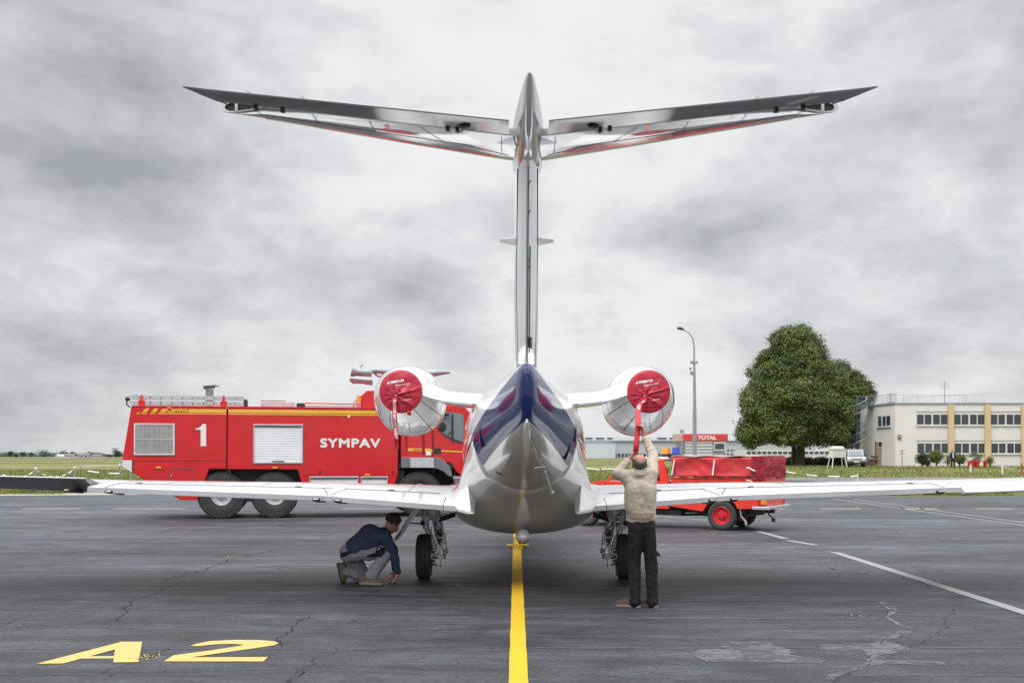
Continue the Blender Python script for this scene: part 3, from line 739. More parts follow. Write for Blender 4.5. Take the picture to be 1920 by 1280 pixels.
# swelling where the fin grows out of the rear fuselage
b = JB()
secs = []
for Y, hw, zt in [(10.98, .03, 2.62), (11.3, .06, 2.76), (11.9, .11, 2.86), (12.6, .20, 2.88), (13.3, .26, 2.84), (14.0, .22, 2.76), (14.8, .12, 2.66), (15.4, .03, 2.58)]:
    o_ = []
    for i in range(17):
        a = i/16*2-1; x = hw*1.9*a; z = 2.38+(zt-2.38)*(math.exp(-(a*1.9)**2*1.35)) ; o_.append((x, Y, z))
    secs.append(o_)
b.loft(secs, caps=False, closed=False); b.build('dorsal_fairing', M['white'], jet, smooth=True, angle=60, recalc=False)
rud = [(2.66, 10.98, 11.50, .112), (3.3, 10.50, 10.93, .104), (3.9, 10.02, 10.46, .096), (4.40, 9.62, 10.05, .088)]
b = JB()
def rsec(z, yt, yh, t): return [(0.012, yt, z), (t*.62, yt+(yh-yt)*.45, z), (t, yh-.02, z), (-t, yh-.02, z), (-t*.62, yt+(yh-yt)*.45, z), (-.012, yt, z)]
b.loft([[(0.004, 11.0, 2.56), (.03, 11.16, 2.60), (.06, 11.40, 2.64), (-.06, 11.40, 2.64), (-.03, 11.16, 2.60), (-.004, 11.0, 2.56)]]+[rsec(*r) for r in rud]+[[(0.004, 9.56, 4.46), (.03, 9.75, 4.46), (.05, 9.98, 4.42), (-.05, 9.98, 4.42), (-.03, 9.75, 4.46), (-.004, 9.56, 4.46)]])
rudder = b.build('rudder', M['white'], jet, smooth=True, angle=20)
b = JB()
for s_ in (-1, 1):
    b.loft([[(s_*.102, 10.95+.54, 2.72), (s_*.118, 10.95+.54, 2.72), (s_*.118, 11.54, 2.72), (s_*.102, 11.54, 2.72)], [(s_*.082, 10.06, 4.40), (s_*.100, 10.06, 4.40), (s_*.100, 10.12, 4.40), (s_*.082, 10.12, 4.40)]])
b.build('rudder_gap', M['dark'], jet)
b = JB()
for t0, t1, xx in [(.02, .98, .0), (.02, .60, .026)]:
    za, zb_ = 2.72+(4.36-2.72)*t0, 2.72+(4.36-2.72)*t1; ya, yb = 10.93-(10.93-9.655)*t0, 10.93-(10.93-9.655)*t1
    off = -.006 if xx == 0 else .055
    b.loft([[(xx-.0022+.003, ya+off, za), (xx+.0022+.003, ya+off, za), (xx+.0022+.003, ya+off+.02, za), (xx-.0022+.003, ya+off+.02, za)], [(xx-.0022+.003, yb+off, zb_), (xx+.0022+.003, yb+off, zb_), (xx+.0022+.003, yb+off+.02, zb_), (xx-.0022+.003, yb+off+.02, zb_)]])
b.build('trim_tab_seam', M['seam'], rudder)
b = JB()
b.loft([[(.012, 10.87, 2.80), (.052, 10.96, 2.80), (.052, 11.02, 2.80), (.012, 11.02, 2.80)], [(.012, 10.79, 2.90), (.055, 10.88, 2.90), (.055, 10.98, 2.90), (.012, 10.98, 2.90)]])
b.build('tab_actuator_bay', M['dark'], rudder)
b = JB(); b.sphere((.035, 10.86, 2.85), .018, 10, 8); b.cyl((.03, 10.88, 2.81), (.042, 10.8, 2.89), .006, n=6); b.build('tab_actuator', M['steel'], rudder)
for zz in (4.18, 3.95, 3.56, 3.50):
    yy = 9.655+(4.36-zz)*.777-.02
    b = JB(); b.tube([(.004, yy, zz-.03), (.006, yy-.02, zz), (.030, yy-.02, zz+.035)], .0045, 6); b.build('static_wick', M['black'], rudder)
for s_ in (-1, 1):
    b = JB(); b.loft([[(s_*.11, 10.70, 3.86), (s_*.11, 11.02, 3.86), (s_*.11, 11.02, 3.895), (s_*.11, 10.70, 3.885)], [(s_*.275, 10.86, 3.885), (s_*.275, 10.98, 3.885), (s_*.275, 10.98, 3.897), (s_*.275, 10.86, 3.895)]])
    b.build('antenna_blade', M['trim'], jet, bevel=.003)
# bullet fairing on top of the fin
bul = [(8.62, 4.79, .010, .010, .01), (8.70, 4.775, .035, .045, .045), (8.95, 4.72, .075, .095, .13), (9.3, 4.66, .118, .14, .19), (9.75, 4.63, .152, .17, .23), (10.2, 4.61, .165, .18, .25), (10.7, 4.60, .152, .17, .22), (11.2, 4.58, .11, .14, .16), (11.6, 4.55, .06, .08, .08), (11.8, 4.54, .01, .01, .01)]
def bsec(r, n=40):
    Y, zc, hw, up, dn = r; out = []
    for i in range(n):
        a = 2*math.pi*i/n; ca, sa = math.cos(a), math.sin(a)
        out.append((hw*sfun(ca, 2.0 if sa > 0 else 1.7), Y, zc+(up if sa > 0 else dn)*sfun(sa, 2.0 if sa > 0 else 1.55)))
    return out
rows = interp_secs([tuple(r) for r in bul], 50)
b = JB(); b.loft([bsec(r) for r in rows]); b.build('bullet_fairing', mat('bullet_paint', (.74, .745, .755), .07, .25, 1.0, .02, 2, coat_rough=.02), jet, smooth=True, angle=60)
# horizontal stabilisers + elevators
M['stab'] = mat('stabilizer_paint', (.72, .725, .74), .07, .35, 1.0, .02, 2, coat_rough=.02)
M['elev'] = mat('elevator_dark_reflection', (.085, .087, .092), .12, .2, 1.0, .05, 2, coat_rough=.03)  # dark base colour imitates asphalt mirrored in white elevator paint
ZS = 4.54
def stab_pt(f, X):                                  # f: 0 leading edge, 1 hinge, 2 trailing edge
    t = (X-.15)/2.5
    le = 10.20+(8.68-10.20)*t; hi = 9.44+(8.50-9.44)*t; te = 9.06+(8.24-9.06)*t
    return (le, hi, te)[f]
def stab_sec(X, s_, tk=1.0):
    le, hi = stab_pt(0, X), stab_pt(1, X); c = le-hi; c *= 1 if X < 2.18 else 1-.86*(X-2.18)/.32; th = (.070 if X < 1 else .070-(X-1)*.018)*tk
    pr = [(0, .0, .0), (.03, .30, .48), (.12, .62, .62), (.3, .9, .655), (.55, 1, .66), (.8, .92, .48), (1.0, .78, .26)]
    return [(s_*X, le-c*f, ZS+th*.9*a) for f, a, _ in pr]+[(s_*X, le-c*f, ZS-th*bb) for f, _, bb in reversed(pr)][:-1]
for s_ in (-1, 1):
    b = JB(); b.loft([stab_sec(X, s_) for X in (.10, .4, .9, 1.4, 1.9, 2.18, 2.26, 2.34, 2.42, 2.50)]); st_ = b.build('stabilizer', M['stab'], jet, smooth=True, angle=35)
    # red-and-metal leading edge boot
    b = JB(); secs = []
    for X in (.18, .6, 1.0, 1.5, 1.9, 2.2):
        fl = .52 if X > .3 else .30; le, hi = stab_pt(0, X), stab_pt(1, X); c = le-hi; th = (.070 if X < 1 else .070-(X-1)*.018)
        up_ = [(.0, .0), (.03, .30), (.12, .62), (.2, .78)]; lo_ = [(.03, .48), (.10, .62), (.3, .66), (fl, .665)]
        o_ = [(s_*X, le-c*f+(.004 if f < .02 else 0), ZS+th*.9*k+.0035) for f, k in reversed(up_)]+[(s_*X, le-c*f, ZS-th*k-.0035) for f, k in lo_]
        secs.append(o_)
    b.loft(secs, caps=False, closed=False); b.build('leading_edge', M['silver'], st_, smooth=True, angle=180); b = JB(); secs = []
    for X in (.14, 1.0, 1.9, 2.42):
        le = stab_pt(0, X); secs.append([(s_*X, le+.008, ZS+.006), (s_*X, le+.008, ZS-.006), (s_*X, le-.02, ZS-.022), (s_*X, le-.02, ZS+.022)])
    b.loft(secs); b.build('leading_edge_strip', M['ribbon'], st_, smooth=True)
    # open tip: the slanting end rib faces aft where the elevator horn has moved away
    A_ = Vector((s_*2.17, stab_pt(1, 2.17)-.004, ZS)); B_ = Vector((s_*2.52, stab_pt(0, 2.52)-.035, ZS)); dd = (B_-A_); nn_ = Vector((s_*abs(dd.y), -abs(dd.x), 0)).normalized()
    def lens(k, off):
        out = []
        for i in range(24):
            a = 2*math.pi*i/24; u = .5+.5*k*math.cos(a) if math.cos(a) > 0 else .5+.5*k*math.cos(a); h = (.018+.026*min(1, u*1.6))*math.sqrt(max(0, 1-abs(math.cos(a))**5))*(1 if math.sin(a) > 0 else -1)*k
            out.append(A_+dd*u+Vector((0, 0, h-.004))+nn_*off)
        return out
    b = JB(); b.loft([lens(1.0, .0), lens(1.0, .016), lens(.80, .016), lens(.80, .002)], caps=False); b.build('tip_rib', M['trim'], st_)
    b = JB(); b.loft([lens(.82, -.004), lens(.82, .003)]); b.build('tip_recess', M['dark'], st_)
    b = JB(); c_ = A_+dd*.62+nn_*.008; b.box(c_.x-.012, c_.x+.012, c_.y-.012, c_.y+.012, ZS-.042, ZS+.034); b.build('tip_web', M['trim'], st_)
    # elevator, trailing edge up a little, its pointed horn running past the tip
    b = JB(); secs = []
    for X in (.17, .8, 1.5, 2.1, 2.42, 2.50):
        hi, te = stab_pt(1, X)-.02, stab_pt(2, X); th = .050-.008*X
        secs.append([(s_*X, hi, ZS+th), (s_*X, hi-.015, ZS+th*.3), (s_*X, hi, ZS-.014), (s_*X, (hi+te)/2, ZS-.013), (s_*X, te, ZS-.010), (s_*X, te, ZS+.002), (s_*X, (hi+te)/2, ZS+th*.75)])
    X = 2.68; te = stab_pt(2, 2.68)-.01
    secs.append([(s_*X, te+.012, ZS+.006), (s_*X, te+.010, ZS+.002), (s_*X, te+.012, ZS-.004), (s_*X, te+.008, ZS-.004), (s_*X, te, ZS-.004), (s_*X, te, ZS+.002), (s_*X, te+.008, ZS+.006)])
    b.loft(secs); el = b.build('elevator', M['elev'], jet, smooth=True, angle=30)
    b = JB(); b.loft([[(s_*2.44, 8.60, ZS+.020), (s_*2.44, 8.60, ZS-.018), (s_*2.44, 8.44, ZS-.012), (s_*2.44, 8.44, ZS+.01)], [(s_*2.60, 8.40, ZS+.016), (s_*2.60, 8.40, ZS-.004), (s_*2.60, 8.30, ZS-.002), (s_*2.60, 8.30, ZS+.01)]])
    b.build('elevator_horn', M['elev'], el, smooth=True, angle=30)
    # hinges and the trim tab linkage at the inboard end
    for X in (.62, .70, 2.02, 2.22):
        hi = stab_pt(1, X); b = JB(); b.box(s_*X-.014, s_*X+.014, hi-.025, hi+.03, ZS-.034, ZS-.012); b.cyl((s_*X-.02, hi, ZS-.030), (s_*X+.02, hi, ZS-.030), .008, n=10); b.build('hinge_bracket', M['black'], st_, bevel=.004)
    b = JB(); X = .55; hi = stab_pt(1, X)-.13; b.cyl((s_*X, hi, ZS-.024), (s_*X, hi, ZS-.010), .045, n=20); b.build('linkage_hole', M['dark'], el)
    b = JB(); b.tube([(s_*.50, hi-.02, ZS-.02), (s_*.55, hi, ZS-.04), (s_*.62, hi+.10, ZS-.05)], .007, 6); b.build('tab_rod', M['steel'], el)
    for X in (1.8, 2.2):
        te = stab_pt(2, X); b = JB(); b.cyl((s_*X, te, ZS+.006), (s_*(X+.02), te-.04, ZS+.008), .0022, n=5); b.build('static_wick', M['black'], el)
    b = JB()
    for X, k in ((.26, 1), (1.18, .9), (1.8, .8)):
        le, hi = stab_pt(0, X), stab_pt(1, X)
    # seam ribbons under the stabiliser (follow its lower skin)
    for X0, X1 in ((.24, .24), (.55, .95), (1.3, 1.35), (1.75, 1.8), (2.1, 2.3)):
        vs = []
        for k in range(9):
            f = .06+.9*k/8; X = X0+(X1-X0)*f; le, hi = stab_pt(0, X), stab_pt(1, X); th = (.070 if X < 1 else .070-(X-1)*.018)
            pr = [(0, .0), (.03, .48), (.12, .62), (.3, .655), (.55, .66), (.8, .48), (1.0, .26)]
            for q in range(len(pr)-1):
                if pr[q][0] <= f <= pr[q+1][0]: a = pr[q][1]+(pr[q+1][1]-pr[q][1])*(f-pr[q][0])/(pr[q+1][0]-pr[q][0])
            z = ZS-th*a-.0025
            vs += [(s_*X-.003, le-(le-hi)*f, z), (s_*X+.003, le-(le-hi)*f, z)]
        b = JB(); b.add(vs, [(2*i, 2*i+1, 2*i+3, 2*i+2) for i in range(8)]); b.build('skin_seam', M['seam'], st_)
# wings ---------------------------------------------------------------------------------
wk = [(.55, 13.22, 16.3, 1.00, 1.265, .35), (1.0, 13.26, 16.0, 1.02, 1.275, .33), (2.45, 13.30, 15.5, 1.135, 1.32, .27), (5.2, 13.15, 14.95, 1.245, 1.365, .19), (6.3, 13.05, 14.7, 1.285, 1.395, .16), (8.0, 12.9, 14.3, 1.36, 1.45, .11)]
def wrow(X):
    for a, c in zip(wk[:-1], wk[1:]):
        if X <= c[0]+1e-9 or c is wk[-1]:
            t = (X-a[0])/(c[0]-a[0]); return [a[i]+(c[i]-a[i])*t for i in range(6)]
HF = .74                                             # hinge line of flaps and ailerons, fraction of chord
def wz(X, f):
    """upper skin height at chord fraction f (0 = leading edge)"""
    _, te, le, zt, zc, th = wrow(X); zlow = zc-th
    zle = zc-th*.55
    if f < .38: t = f/.38; return zle+(zc-zle)*math.sqrt(max(0, 1-(1-t)**2))
    t = (f-.38)/.62; return zc+(zt+.062-zc)*(t**1.55)
def wl(X, f):
    _, te, le, zt, zc, th = wrow(X); zle = zc-th*.55; zlow = zc-th
    if f < .3: t = f/.3; return zle+(zlow-zle)*math.sqrt(max(0, 1-(1-t)**2))
    t = (f-.3)/.7; return zlow+(zt-zlow)*t
def wsec(X, s_, fs):
    te, le = wrow(X)[1:3]
    up = [(s_*X, le-(le-te)*f, wz(X, f)) for f in fs]; dn = [(s_*X, le-(le-te)*f, wl(X, f)) for f in reversed(fs)]
    return up+dn[:-1]
FS = [0, .01, .03, .07, .13, .2, .3, .38, .48, .58, .66, HF]
for s_ in (-1, 1):
    b = JB(); b.loft([wsec(X, s_, FS) for X in (.55, 1.0, 1.5, 2.0, 2.45, 3.2, 4.2, 5.2, 5.7, 6.3, 7.2, 8.0)])
    wing = b.build('wing', M['wingwhite'], jet, smooth=True, angle=30)
    def panel(X0, X1, defl, name, mats, gap=.006, blunt=True, par=wing, N=8):
        b = JB(); secs = []
        for k in range(N+1):
            X = X0+(X1-X0)*k/N; te, le = wrow(X)[1:3]; yh = le-(le-te)*(HF+.006); zu = wz(X, HF)+.001; zl = wl(X, HF)
            prof = []
            for f in (HF+.006, HF+.08, HF+.16, .965): prof.append((le-(le-te)*f, wz(X, f)))
            prof.append((te, wz(X, 1.0)-.006)); prof.append((te-.018, wl(X, 1.0)-.004) if blunt else (te-.004, wz(X, 1.0)-.02))
            prof.append((te+.05, wl(X, 1.0)-.012+(0 if blunt else .03))); prof.append((yh, zl))
            cz = (zu+zl)/2; ca, sa = math.cos(defl), math.sin(defl); out = []
            for y, z in prof:
                dy, dz = yh-y, z-cz; out.append((s_*X, yh-(dy*ca+dz*sa*-1 if False else dy*ca-dz*sa), cz+dz*ca+dy*sa))
            secs.append(out)
        b.v = []; b.loft(secs)
        nfa = len(secs[0])
        # material 1 on the blunt aft face
        for fi, f in enumerate(b.f):
            if len(f) == 4 and fi < N*nfa and fi % nfa == 4: b.mi[fi] = 1
        return b.build(name, mats, par, smooth=True, angle=25)
    panel(1.02, 2.40, 0, 'inboard_flap', [M['wingwhite'], M['cove']])
    panel(2.52, 5.15, 0, 'outboard_flap', [M['wingwhite'], M['cove']])
    ail = panel(5.42, 7.9, R(15) if s_ < 0 else R(-7), 'aileron', [M['wingwhite'] if s_ > 0 else M['aileronshade'], M['wingwhite'] if s_ > 0 else M['aileronshade']], blunt=False)  # raised aileron gets the shade-darkened colour, lowered one stays white
    panel(.70, 1.012, 0, 'wing_trailing_edge', [M['wingwhite'], M['cove']], N=3)
    panel(2.405, 2.515, 0, 'wing_trailing_edge', [M['wingwhite'], M['cove']], N=2)
    panel(5.19, 5.385, 0, 'wing_trailing_edge', [M['wingwhite'], M['cove']], N=2)
    # hinge fairings along the trailing edge
    for X, kk in ((2.33, 1), (2.60, 1), (5.12, .8), (5.62 if s_ < 0 else 5.1, .7)):
        te, le = wrow(X)[1:3]; b = JB(); b.loft([[(s_*X-.05*kk, te-.02, wl(X, 1)-.012), (s_*X+.05*kk, te-.02, wl(X, 1)-.012), (s_*X+.05*kk, te-.02, wl(X, 1)+.028), (s_*X-.05*kk, te-.02, wl(X, 1)+.028)],
              [(s_*X-.055*kk, te+.4, wl(X, .85)-.03), (s_*X+.055*kk, te+.4, wl(X, .85)-.03), (s_*X+.05*kk, te+.4, wl(X, .85)+.03), (s_*X-.05*kk, te+.4, wl(X, .85)+.03)]])
        b.build('hinge_fairing', M['black'], wing, bevel=.008)
        b = JB(); b.cyl((s_*X-.03*kk, te-.045, wl(X, 1)+.012), (s_*X+.035*kk, te-.045, wl(X, 1)+.012), .010, n=8); b.build('hinge_bolt', M['steel'], wing)
    b = JB()
    def rib(X0, f0, X1, f1, w_=.006, k=10):
        vs = []
        for i in range(k+1):
            X = X0+(X1-X0)*i/k; f = f0+(f1-f0)*i/k; te, le = wrow(X)[1:3]; y = le-(le-te)*f; z = wz(X, f)+.0035
            vs += [(s_*X-w_/2, y-(w_ if X1 != X0 and abs(f1-f0) < .05 else 0), z), (s_*X+w_/2, y+(w_ if abs(f1-f0) < .05 else 0), z)]
        b = JB(); b.add(vs, [(2*i, 2*i+1, 2*i+3, 2*i+2) for i in range(k)]); b.build('skin_seam', M['seam'], wing, recalc=False)
    for X in (1.5, 3.4, 4.6, 6.2, 7.0): rib(X, .40, X+.02, .72)
    for X0, X1 in ((2.44, 2.30), (2.46, 2.62), (5.17, 5.17), (5.40, 5.40)): rib(X0, .985, X1 if X0 != X1 else X0, HF-.02, .012)
    rib(2.5, HF-.01, 2.95, HF-.012, .02); rib(1.1, HF-.01, 2.35, HF-.012, .02); rib(3, HF-.01, 5.2, HF-.012, .02)
    for X in (1.75, 2.95, 4.95):
        te, le = wrow(X)[1:3]; f = HF-.03; b = JB(); b.sphere((s_*X, le-(le-te)*f, wz(X, f)-.004), (.055, .05, .016), 14, 8); b.build('flap_track_bump', M['black'], wing, smooth=True)
    # upturned winglet beyond the picture edge
    b = JB(); b.loft([wsec(8.0, s_, FS), [(s_*8.22, 12.9+(y-12.9)*.8, 1.62+(z-1.4)*.6) for _, y, z in wsec(8.0, s_, FS)], [(s_*8.36, 12.75+(y-12.9)*.4, 2.15+(z-1.4)*.3) for _, y, z in wsec(8.0, s_, FS)]])
    b.build('winglet', M['wingwhite'], wing, smooth=True, angle=50)
    # root fillet: the white scalloped fairing between wing and belly
    b = JB(); secs = []
    for k in range(21):
        t = k/20; Y = 12.93+t*2.4; q = min(1, t*2.6); xi = .66+.10*q; zi = 1.03+.46*(q**.8); xo = .70+.33*math.sin(q*math.pi/2); te, le = wrow(1.0)[1:3]
        f = max(0, min(1, (le-Y)/(le-te))); zo = (wz(1.03, f)+.010) if Y > te+.02 else 1.02+.055*q
        secs.append([(s_*(xi+(xo-xi)*u), Y, zi+(zo-zi)*(1-(1-u)**2.3)) for u in (0, .12, .25, .4, .55, .7, .85, 1.0)]+[(s_*(xo-.004), Y, zo-.03), (s_*.62, Y, min(zo, zi)-.03)])
    b.loft(secs); b.build('wing_root_fillet', M['wingwhite'], wing, smooth=True, angle=40)
# engines -------------------------------------------------------------------------------
NX, NZ = 1.575, 2.44
nprof = [(13.47, .243), (13.475, .262), (13.50, .270), (13.66, .312), (13.9, .372), (14.15, .420), (14.45, .462), (14.75, .479), (15.05, .478), (15.35, .462), (15.55, .435), (15.66, .405), (15.70, .375), (15.66, .348), (15.5, .335), (15.2, .34), (14.9, .35)]
for s_ in (-1, 1):
    b = JB(); tilt = .055
    b.lathe([(y-JY, r) for y, r in nprof], (0, JY, 0), 'Y', 72)
    b.v = [(s_*NX+x-(0.0)*(JY-y), y, NZ+z+(14.7-y)*tilt if y < 14.7 else NZ+z) for x, y, z in b.v]
    nac = b.build('nacelle', M['white'], jet, smooth=True, angle=50)
    ex = (s_*(NX-.012), 13.47, NZ+.062)
    b = JB(); b.lathe([(0, .262), (-.03, .262), (-.035, .250), (-.03, .238), (.3, .235)], ex, 'Y', 64); b.build('exhaust_nozzle', M['nozzle'], nac, smooth=True)
    b = JB(); b.cyl((ex[0], 13.7, ex[2]), (ex[0], 13.72, ex[2]), .236, n=40); b.build('exhaust_baffle', M['dark'], nac)
    b = JB(); b.cyl((s_*NX, 15.0, NZ), (s_*NX, 15.02, NZ), .345, n=40); b.build('fan_face', M['dark'], nac)
    b = JB(); b.lathe([(15.45-15.7, .442+.0022), (15.52-15.7, .4385+.003), (15.60-15.7, .424)], (s_*NX, 15.7, NZ), 'Y', 72); b.build('intake_lip', M['silver'], nac, smooth=True)
    # skin seams: rings and a lengthwise pair
    b = JB()
    def ring_at(Y, r, dz, w_=.006, a0=0, a1=360, n=72):
        vs = []
        for i in range(n+1):
            a = R(a0+(a1-a0)*i/n); vs += [(s_*NX+math.cos(a)*(r+.0025), Y-w_/2, NZ+dz+math.sin(a)*(r+.0025)), (s_*NX+math.cos(a)*(r+.0025+.0), Y+w_/2, NZ+dz+math.sin(a)*(r+.0025))]
        b.add(vs, [(2*i, 2*i+1, 2*i+3, 2*i+2) for i in range(n)])
    ring_at(14.45, .4625, .0138, .010); ring_at(13.9, .3727, .044, .008)
    for ang in (-52, -118, 205 if s_ > 0 else -25):
        vs = []
        for Y, r in nprof[2:8]:
            a = R(ang); dz = (14.7-Y)*tilt if Y < 14.7 else 0
            for da in (-.012, .012): vs.append((s_*NX+math.cos(a+da)*(r+.003), Y, NZ+dz+math.sin(a+da)*(r+.003)))
        b.add(vs, [(2*i, 2*i+1, 2*i+3, 2*i+2) for i in range(5)])
    b.build('cowl_seam', M['seam'], nac, recalc=False)
    b = JB(); b.cyl((s_*NX+.06, 13.95, NZ-.32), (s_*NX+.085, 13.93, NZ-.45), .008, n=6); b.cyl((s_*NX+.02, 13.95, NZ-.31), (s_*NX-.02, 13.93, NZ-.40), .006, n=6); b.build('drain_pipe', M['steel'], nac)
    # pylon
    b = JB(); secs = []
    for X, yt, yl, zl, hh in ((.40, 13.25, 15.4, 2.31, .20), (.60, 13.25, 15.35, 2.33, .195), (.80, 13.28, 15.30, 2.348, .185), (1.0, 13.33, 15.2, 2.37, .185), (1.12, 13.38, 15.15, 2.395, .20), (1.24, 13.46, 15.1, 2.43, .23), (1.34, 13.56, 15.05, 2.46, .25)):
        tp_ = [(0, .012), (.06, .07), (.14, .125), (.26, .172), (.42, .198), (.62, .2), (.82, .17), (.94, .12), (1, .06)]
        secs.append([(s_*X, yt+(yl-yt)*f, zl+hh*k/.2) for f, k in tp_]+[(s_*X, yl-.02, zl+.03), (s_*X, yt+(yl-yt)*.5, zl-.012), (s_*X, yt+(yl-yt)*.1, zl-.006), (s_*X, yt+.01, zl)])
    b.loft(secs); py_ = b.build('pylon', M['white'], jet, smooth=True, angle=40)
    b = JB(); b.loft([[(s_*.66, 13.22, 2.318), (s_*.66, 13.40, 2.310), (s_*.66, 13.40, 2.328), (s_*.66, 13.22, 2.334)], [(s_*1.04, 13.31, 2.364), (s_*1.04, 13.45, 2.352), (s_*1.04, 13.45, 2.372), (s_*1.04, 13.31, 2.378)]])
    b.build('pylon_strake', M['trim'], py_)
# landing gear --------------------------------------------------------------------------
for s_ in (-1, 1):
    g = empty('main_landing_gear', (0, 0, 0)); g.parent = jet; del_ = None
    # the gear assembly itself is one mesh part with wheel, brake, door as sub-parts
    scene.collection.objects.unlink(g); bpy.data.objects.remove(g)
    wx = s_*1.375; wy = 14.72
    b = JB()
    b.cyl((wx-s_*.12, wy+.02, 1.06), (wx-s_*.20, wy+.02, .66), .074, .068, 20); b.cyl((wx-s_*.20, wy+.02, .66), (wx-s_*.235, wy+.02, .46), .060, .056, 20)
    b.cyl((wx-s_*.115, wy+.02, .94), (wx-s_*.12, wy+.02, .90), .088, .088, 20); b.cyl((wx-s_*.105, wy+.06, 1.12), (wx-s_*.11, wy+.06, .99), .04, .04, 14)
    b.cyl((wx+s_*.02, wy+.12, 1.10), (wx-s_*.02, wy+.06, .68), .052, .047, 16)          # trailing arm post
    b.cyl((wx-s_*.03, wy+.1, .85), (wx-s_*.03, wy+.1, .80), .062, .062, 16)
    b.tube([(wx-s_*.02, wy+.06, .70), (wx-s_*.10, wy+.0, .55), (wx-s_*.17, wy-.02, .33)], [.035, .04, .045], 12)
    leg = b.build('main_gear_leg', M['gearpaint'], jet, smooth=True, angle=40)
    b = JB(); b.cyl((wx-s_*.222, wy-.055, .63), (wx-s_*.222, wy-.045, .585), .026, n=4); b.box(wx-s_*.20-.032, wx-s_*.20+.032, wy-.050, wy-.040, .60, .68); b.box(wx-s_*.215-.032, wx-s_*.215+.032, wy-.046, wy-.036, .50, .56); b.build('placard', M['black'], leg)
    b = JB()
    b.cyl((wx-s_*.30, wy-.02, .31), (wx-s_*.05, wy-.02, .31), .035, n=14); b.cyl((wx-s_*.24, wy-.10, .31), (wx-s_*.24, wy+.08, .31), .050, n=16); b.cyl((wx-s_*.24, wy-.115, .31), (wx-s_*.24, wy-.10, .31), .034, n=14)
    for i in range(9):
        a = R(i*40); b.cyl((wx-s_*.15, wy-.02+math.cos(a)*.10, .31+math.sin(a)*.10), (wx-s_*.105, wy-.02+math.cos(a)*.10, .31+math.sin(a)*.10), .024, n=10)
    b.cyl((wx-s_*.12, wy-.02, .31), (wx-s_*.10, wy-.02, .31), .14, n=24)
    b.box(wx-s_*.30-.03, wx-s_*.30+.03, wy-.06, wy+.02, .36, .43); b.box(wx-s_*.20-.02, wx-s_*.20+.02, wy-.1, wy-.04, .36, .47)
    b.sphere((wx-s_*.31, wy-.06, .38), .025, 10, 8); b.sphere((wx-s_*.17, wy-.1, .20), .022, 10, 8); b.cyl((wx-s_*.235, wy-.09, .26), (wx-s_*.235, wy-.09, .19), .008, n=8); b.sphere((wx-s_*.235, wy-.09, .185), .013, 8, 6)
    b.build('brake_assembly', M['steel'], leg, smooth=True, angle=40)
    b = JB()
    for pts in ([(wx-s_*.14, wy-.06, .78), (wx-s_*.29, wy-.06, .62), (wx-s_*.31, wy-.07, .40)], [(wx-s_*.10, wy-.05, .72), (wx-s_*.09, wy-.08, .5), (wx-s_*.14, wy-.08, .36)], [(wx-s_*.17, wy-.07, .9), (wx-s_*.15, wy-.08, .6), (wx-s_*.26, wy-.11, .42), (wx-s_*.28, wy-.1, .30)]):
        b.tube(pts, .007, 6)
    b.build('hydraulic_hose', M['black'], leg, smooth=True)
    b = JB(); b.lathe([(-.098, .14), (-.102, .20), (-.100, .262), (-.085, .292), (-.060, .306), (-.034, .3095), (-.031, .303), (-.027, .3105), (.0, .312), (.027, .3105), (.031, .303), (.034, .3095), (.060, .306), (.085, .292), (.100, .262), (.102, .20), (.098, .14)], (wx, wy-.02, .310), 'X', 56)
    wh = b.build('main_wheel_tyre', M['rubber'], leg, smooth=True, angle=30)
    b = JB(); b.lathe([(-.088, .0), (-.088, .06), (-.06, .075), (-.055, .115), (-.098, .142), (.098, .142), (.055, .115), (.06, .075), (.088, .06), (.088, .0)], (wx, wy-.02, .310), 'X', 40); b.build('main_wheel_rim', M['gearpaint'], leg, smooth=True, angle=30)
    # side stay to the fuselage, gear door, folding brace
    b = JB(); b.cyl((wx-s_*.14, wy, .80), (wx-s_*.50, wy-.05, .925), .024, n=12); b.box(wx-s_*.54-.045, wx-s_*.54+.045, wy-.1, wy+.02, .89, 1.0); b.tube([(wx-s_*.14, wy-.03, .77), (wx-s_*.50, wy-.08, .89)], .012, 8)
    b.build('side_stay', M['black'], leg, smooth=True)
    b = JB(); b.loft([[(wx+s_*.03, wy-.28, 1.05), (wx+s_*.075, wy-.28, 1.06), (wx+s_*.075, wy+.45, 1.06), (wx+s_*.03, wy+.45, 1.05)], [(wx+s_*.27, wy-.24, .68), (wx+s_*.305, wy-.24, .69), (wx+s_*.305, wy+.35, .69), (wx+s_*.27, wy+.35, .68)],
                      [(wx+s_*.345, wy-.20, .56), (wx+s_*.385, wy-.20, .585), (wx+s_*.385, wy+.25, .585), (wx+s_*.345, wy+.25, .56)], [(wx+s_*.38, wy-.16, .525), (wx+s_*.40, wy-.16, .545), (wx+s_*.40, wy+.1, .545), (wx+s_*.38, wy+.1, .525)]])
    b.build('gear_door', M['gearpaint'], leg, smooth=True, angle=30)
    b = JB(); b.cyl((wx+s_*.02, wy-.08, .76), (wx+s_*.18, wy-.08, .77), .010, n=8); b.sphere((wx+s_*.02, wy-.08, .77), .035, 10, 8); b.build('door_link', M['black'], leg, smooth=True)
    # second small inner door hanging under the wing, outboard of the wheel
    b = JB(); b.loft([[(wx+s_*.10, wy+.3, 1.05), (wx+s_*.60, wy+.3, 1.12), (wx+s_*.60, wy+.33, 1.10), (wx+s_*.10, wy+.33, 1.02)], [(wx+s_*.12, wy+.5, .93), (wx+s_*.30, wy+.5, .96), (wx+s_*.30, wy+.53, .96), (wx+s_*.12, wy+.53, .93)]]); b.build('wheel_well_door', M['gearpaint'], leg)
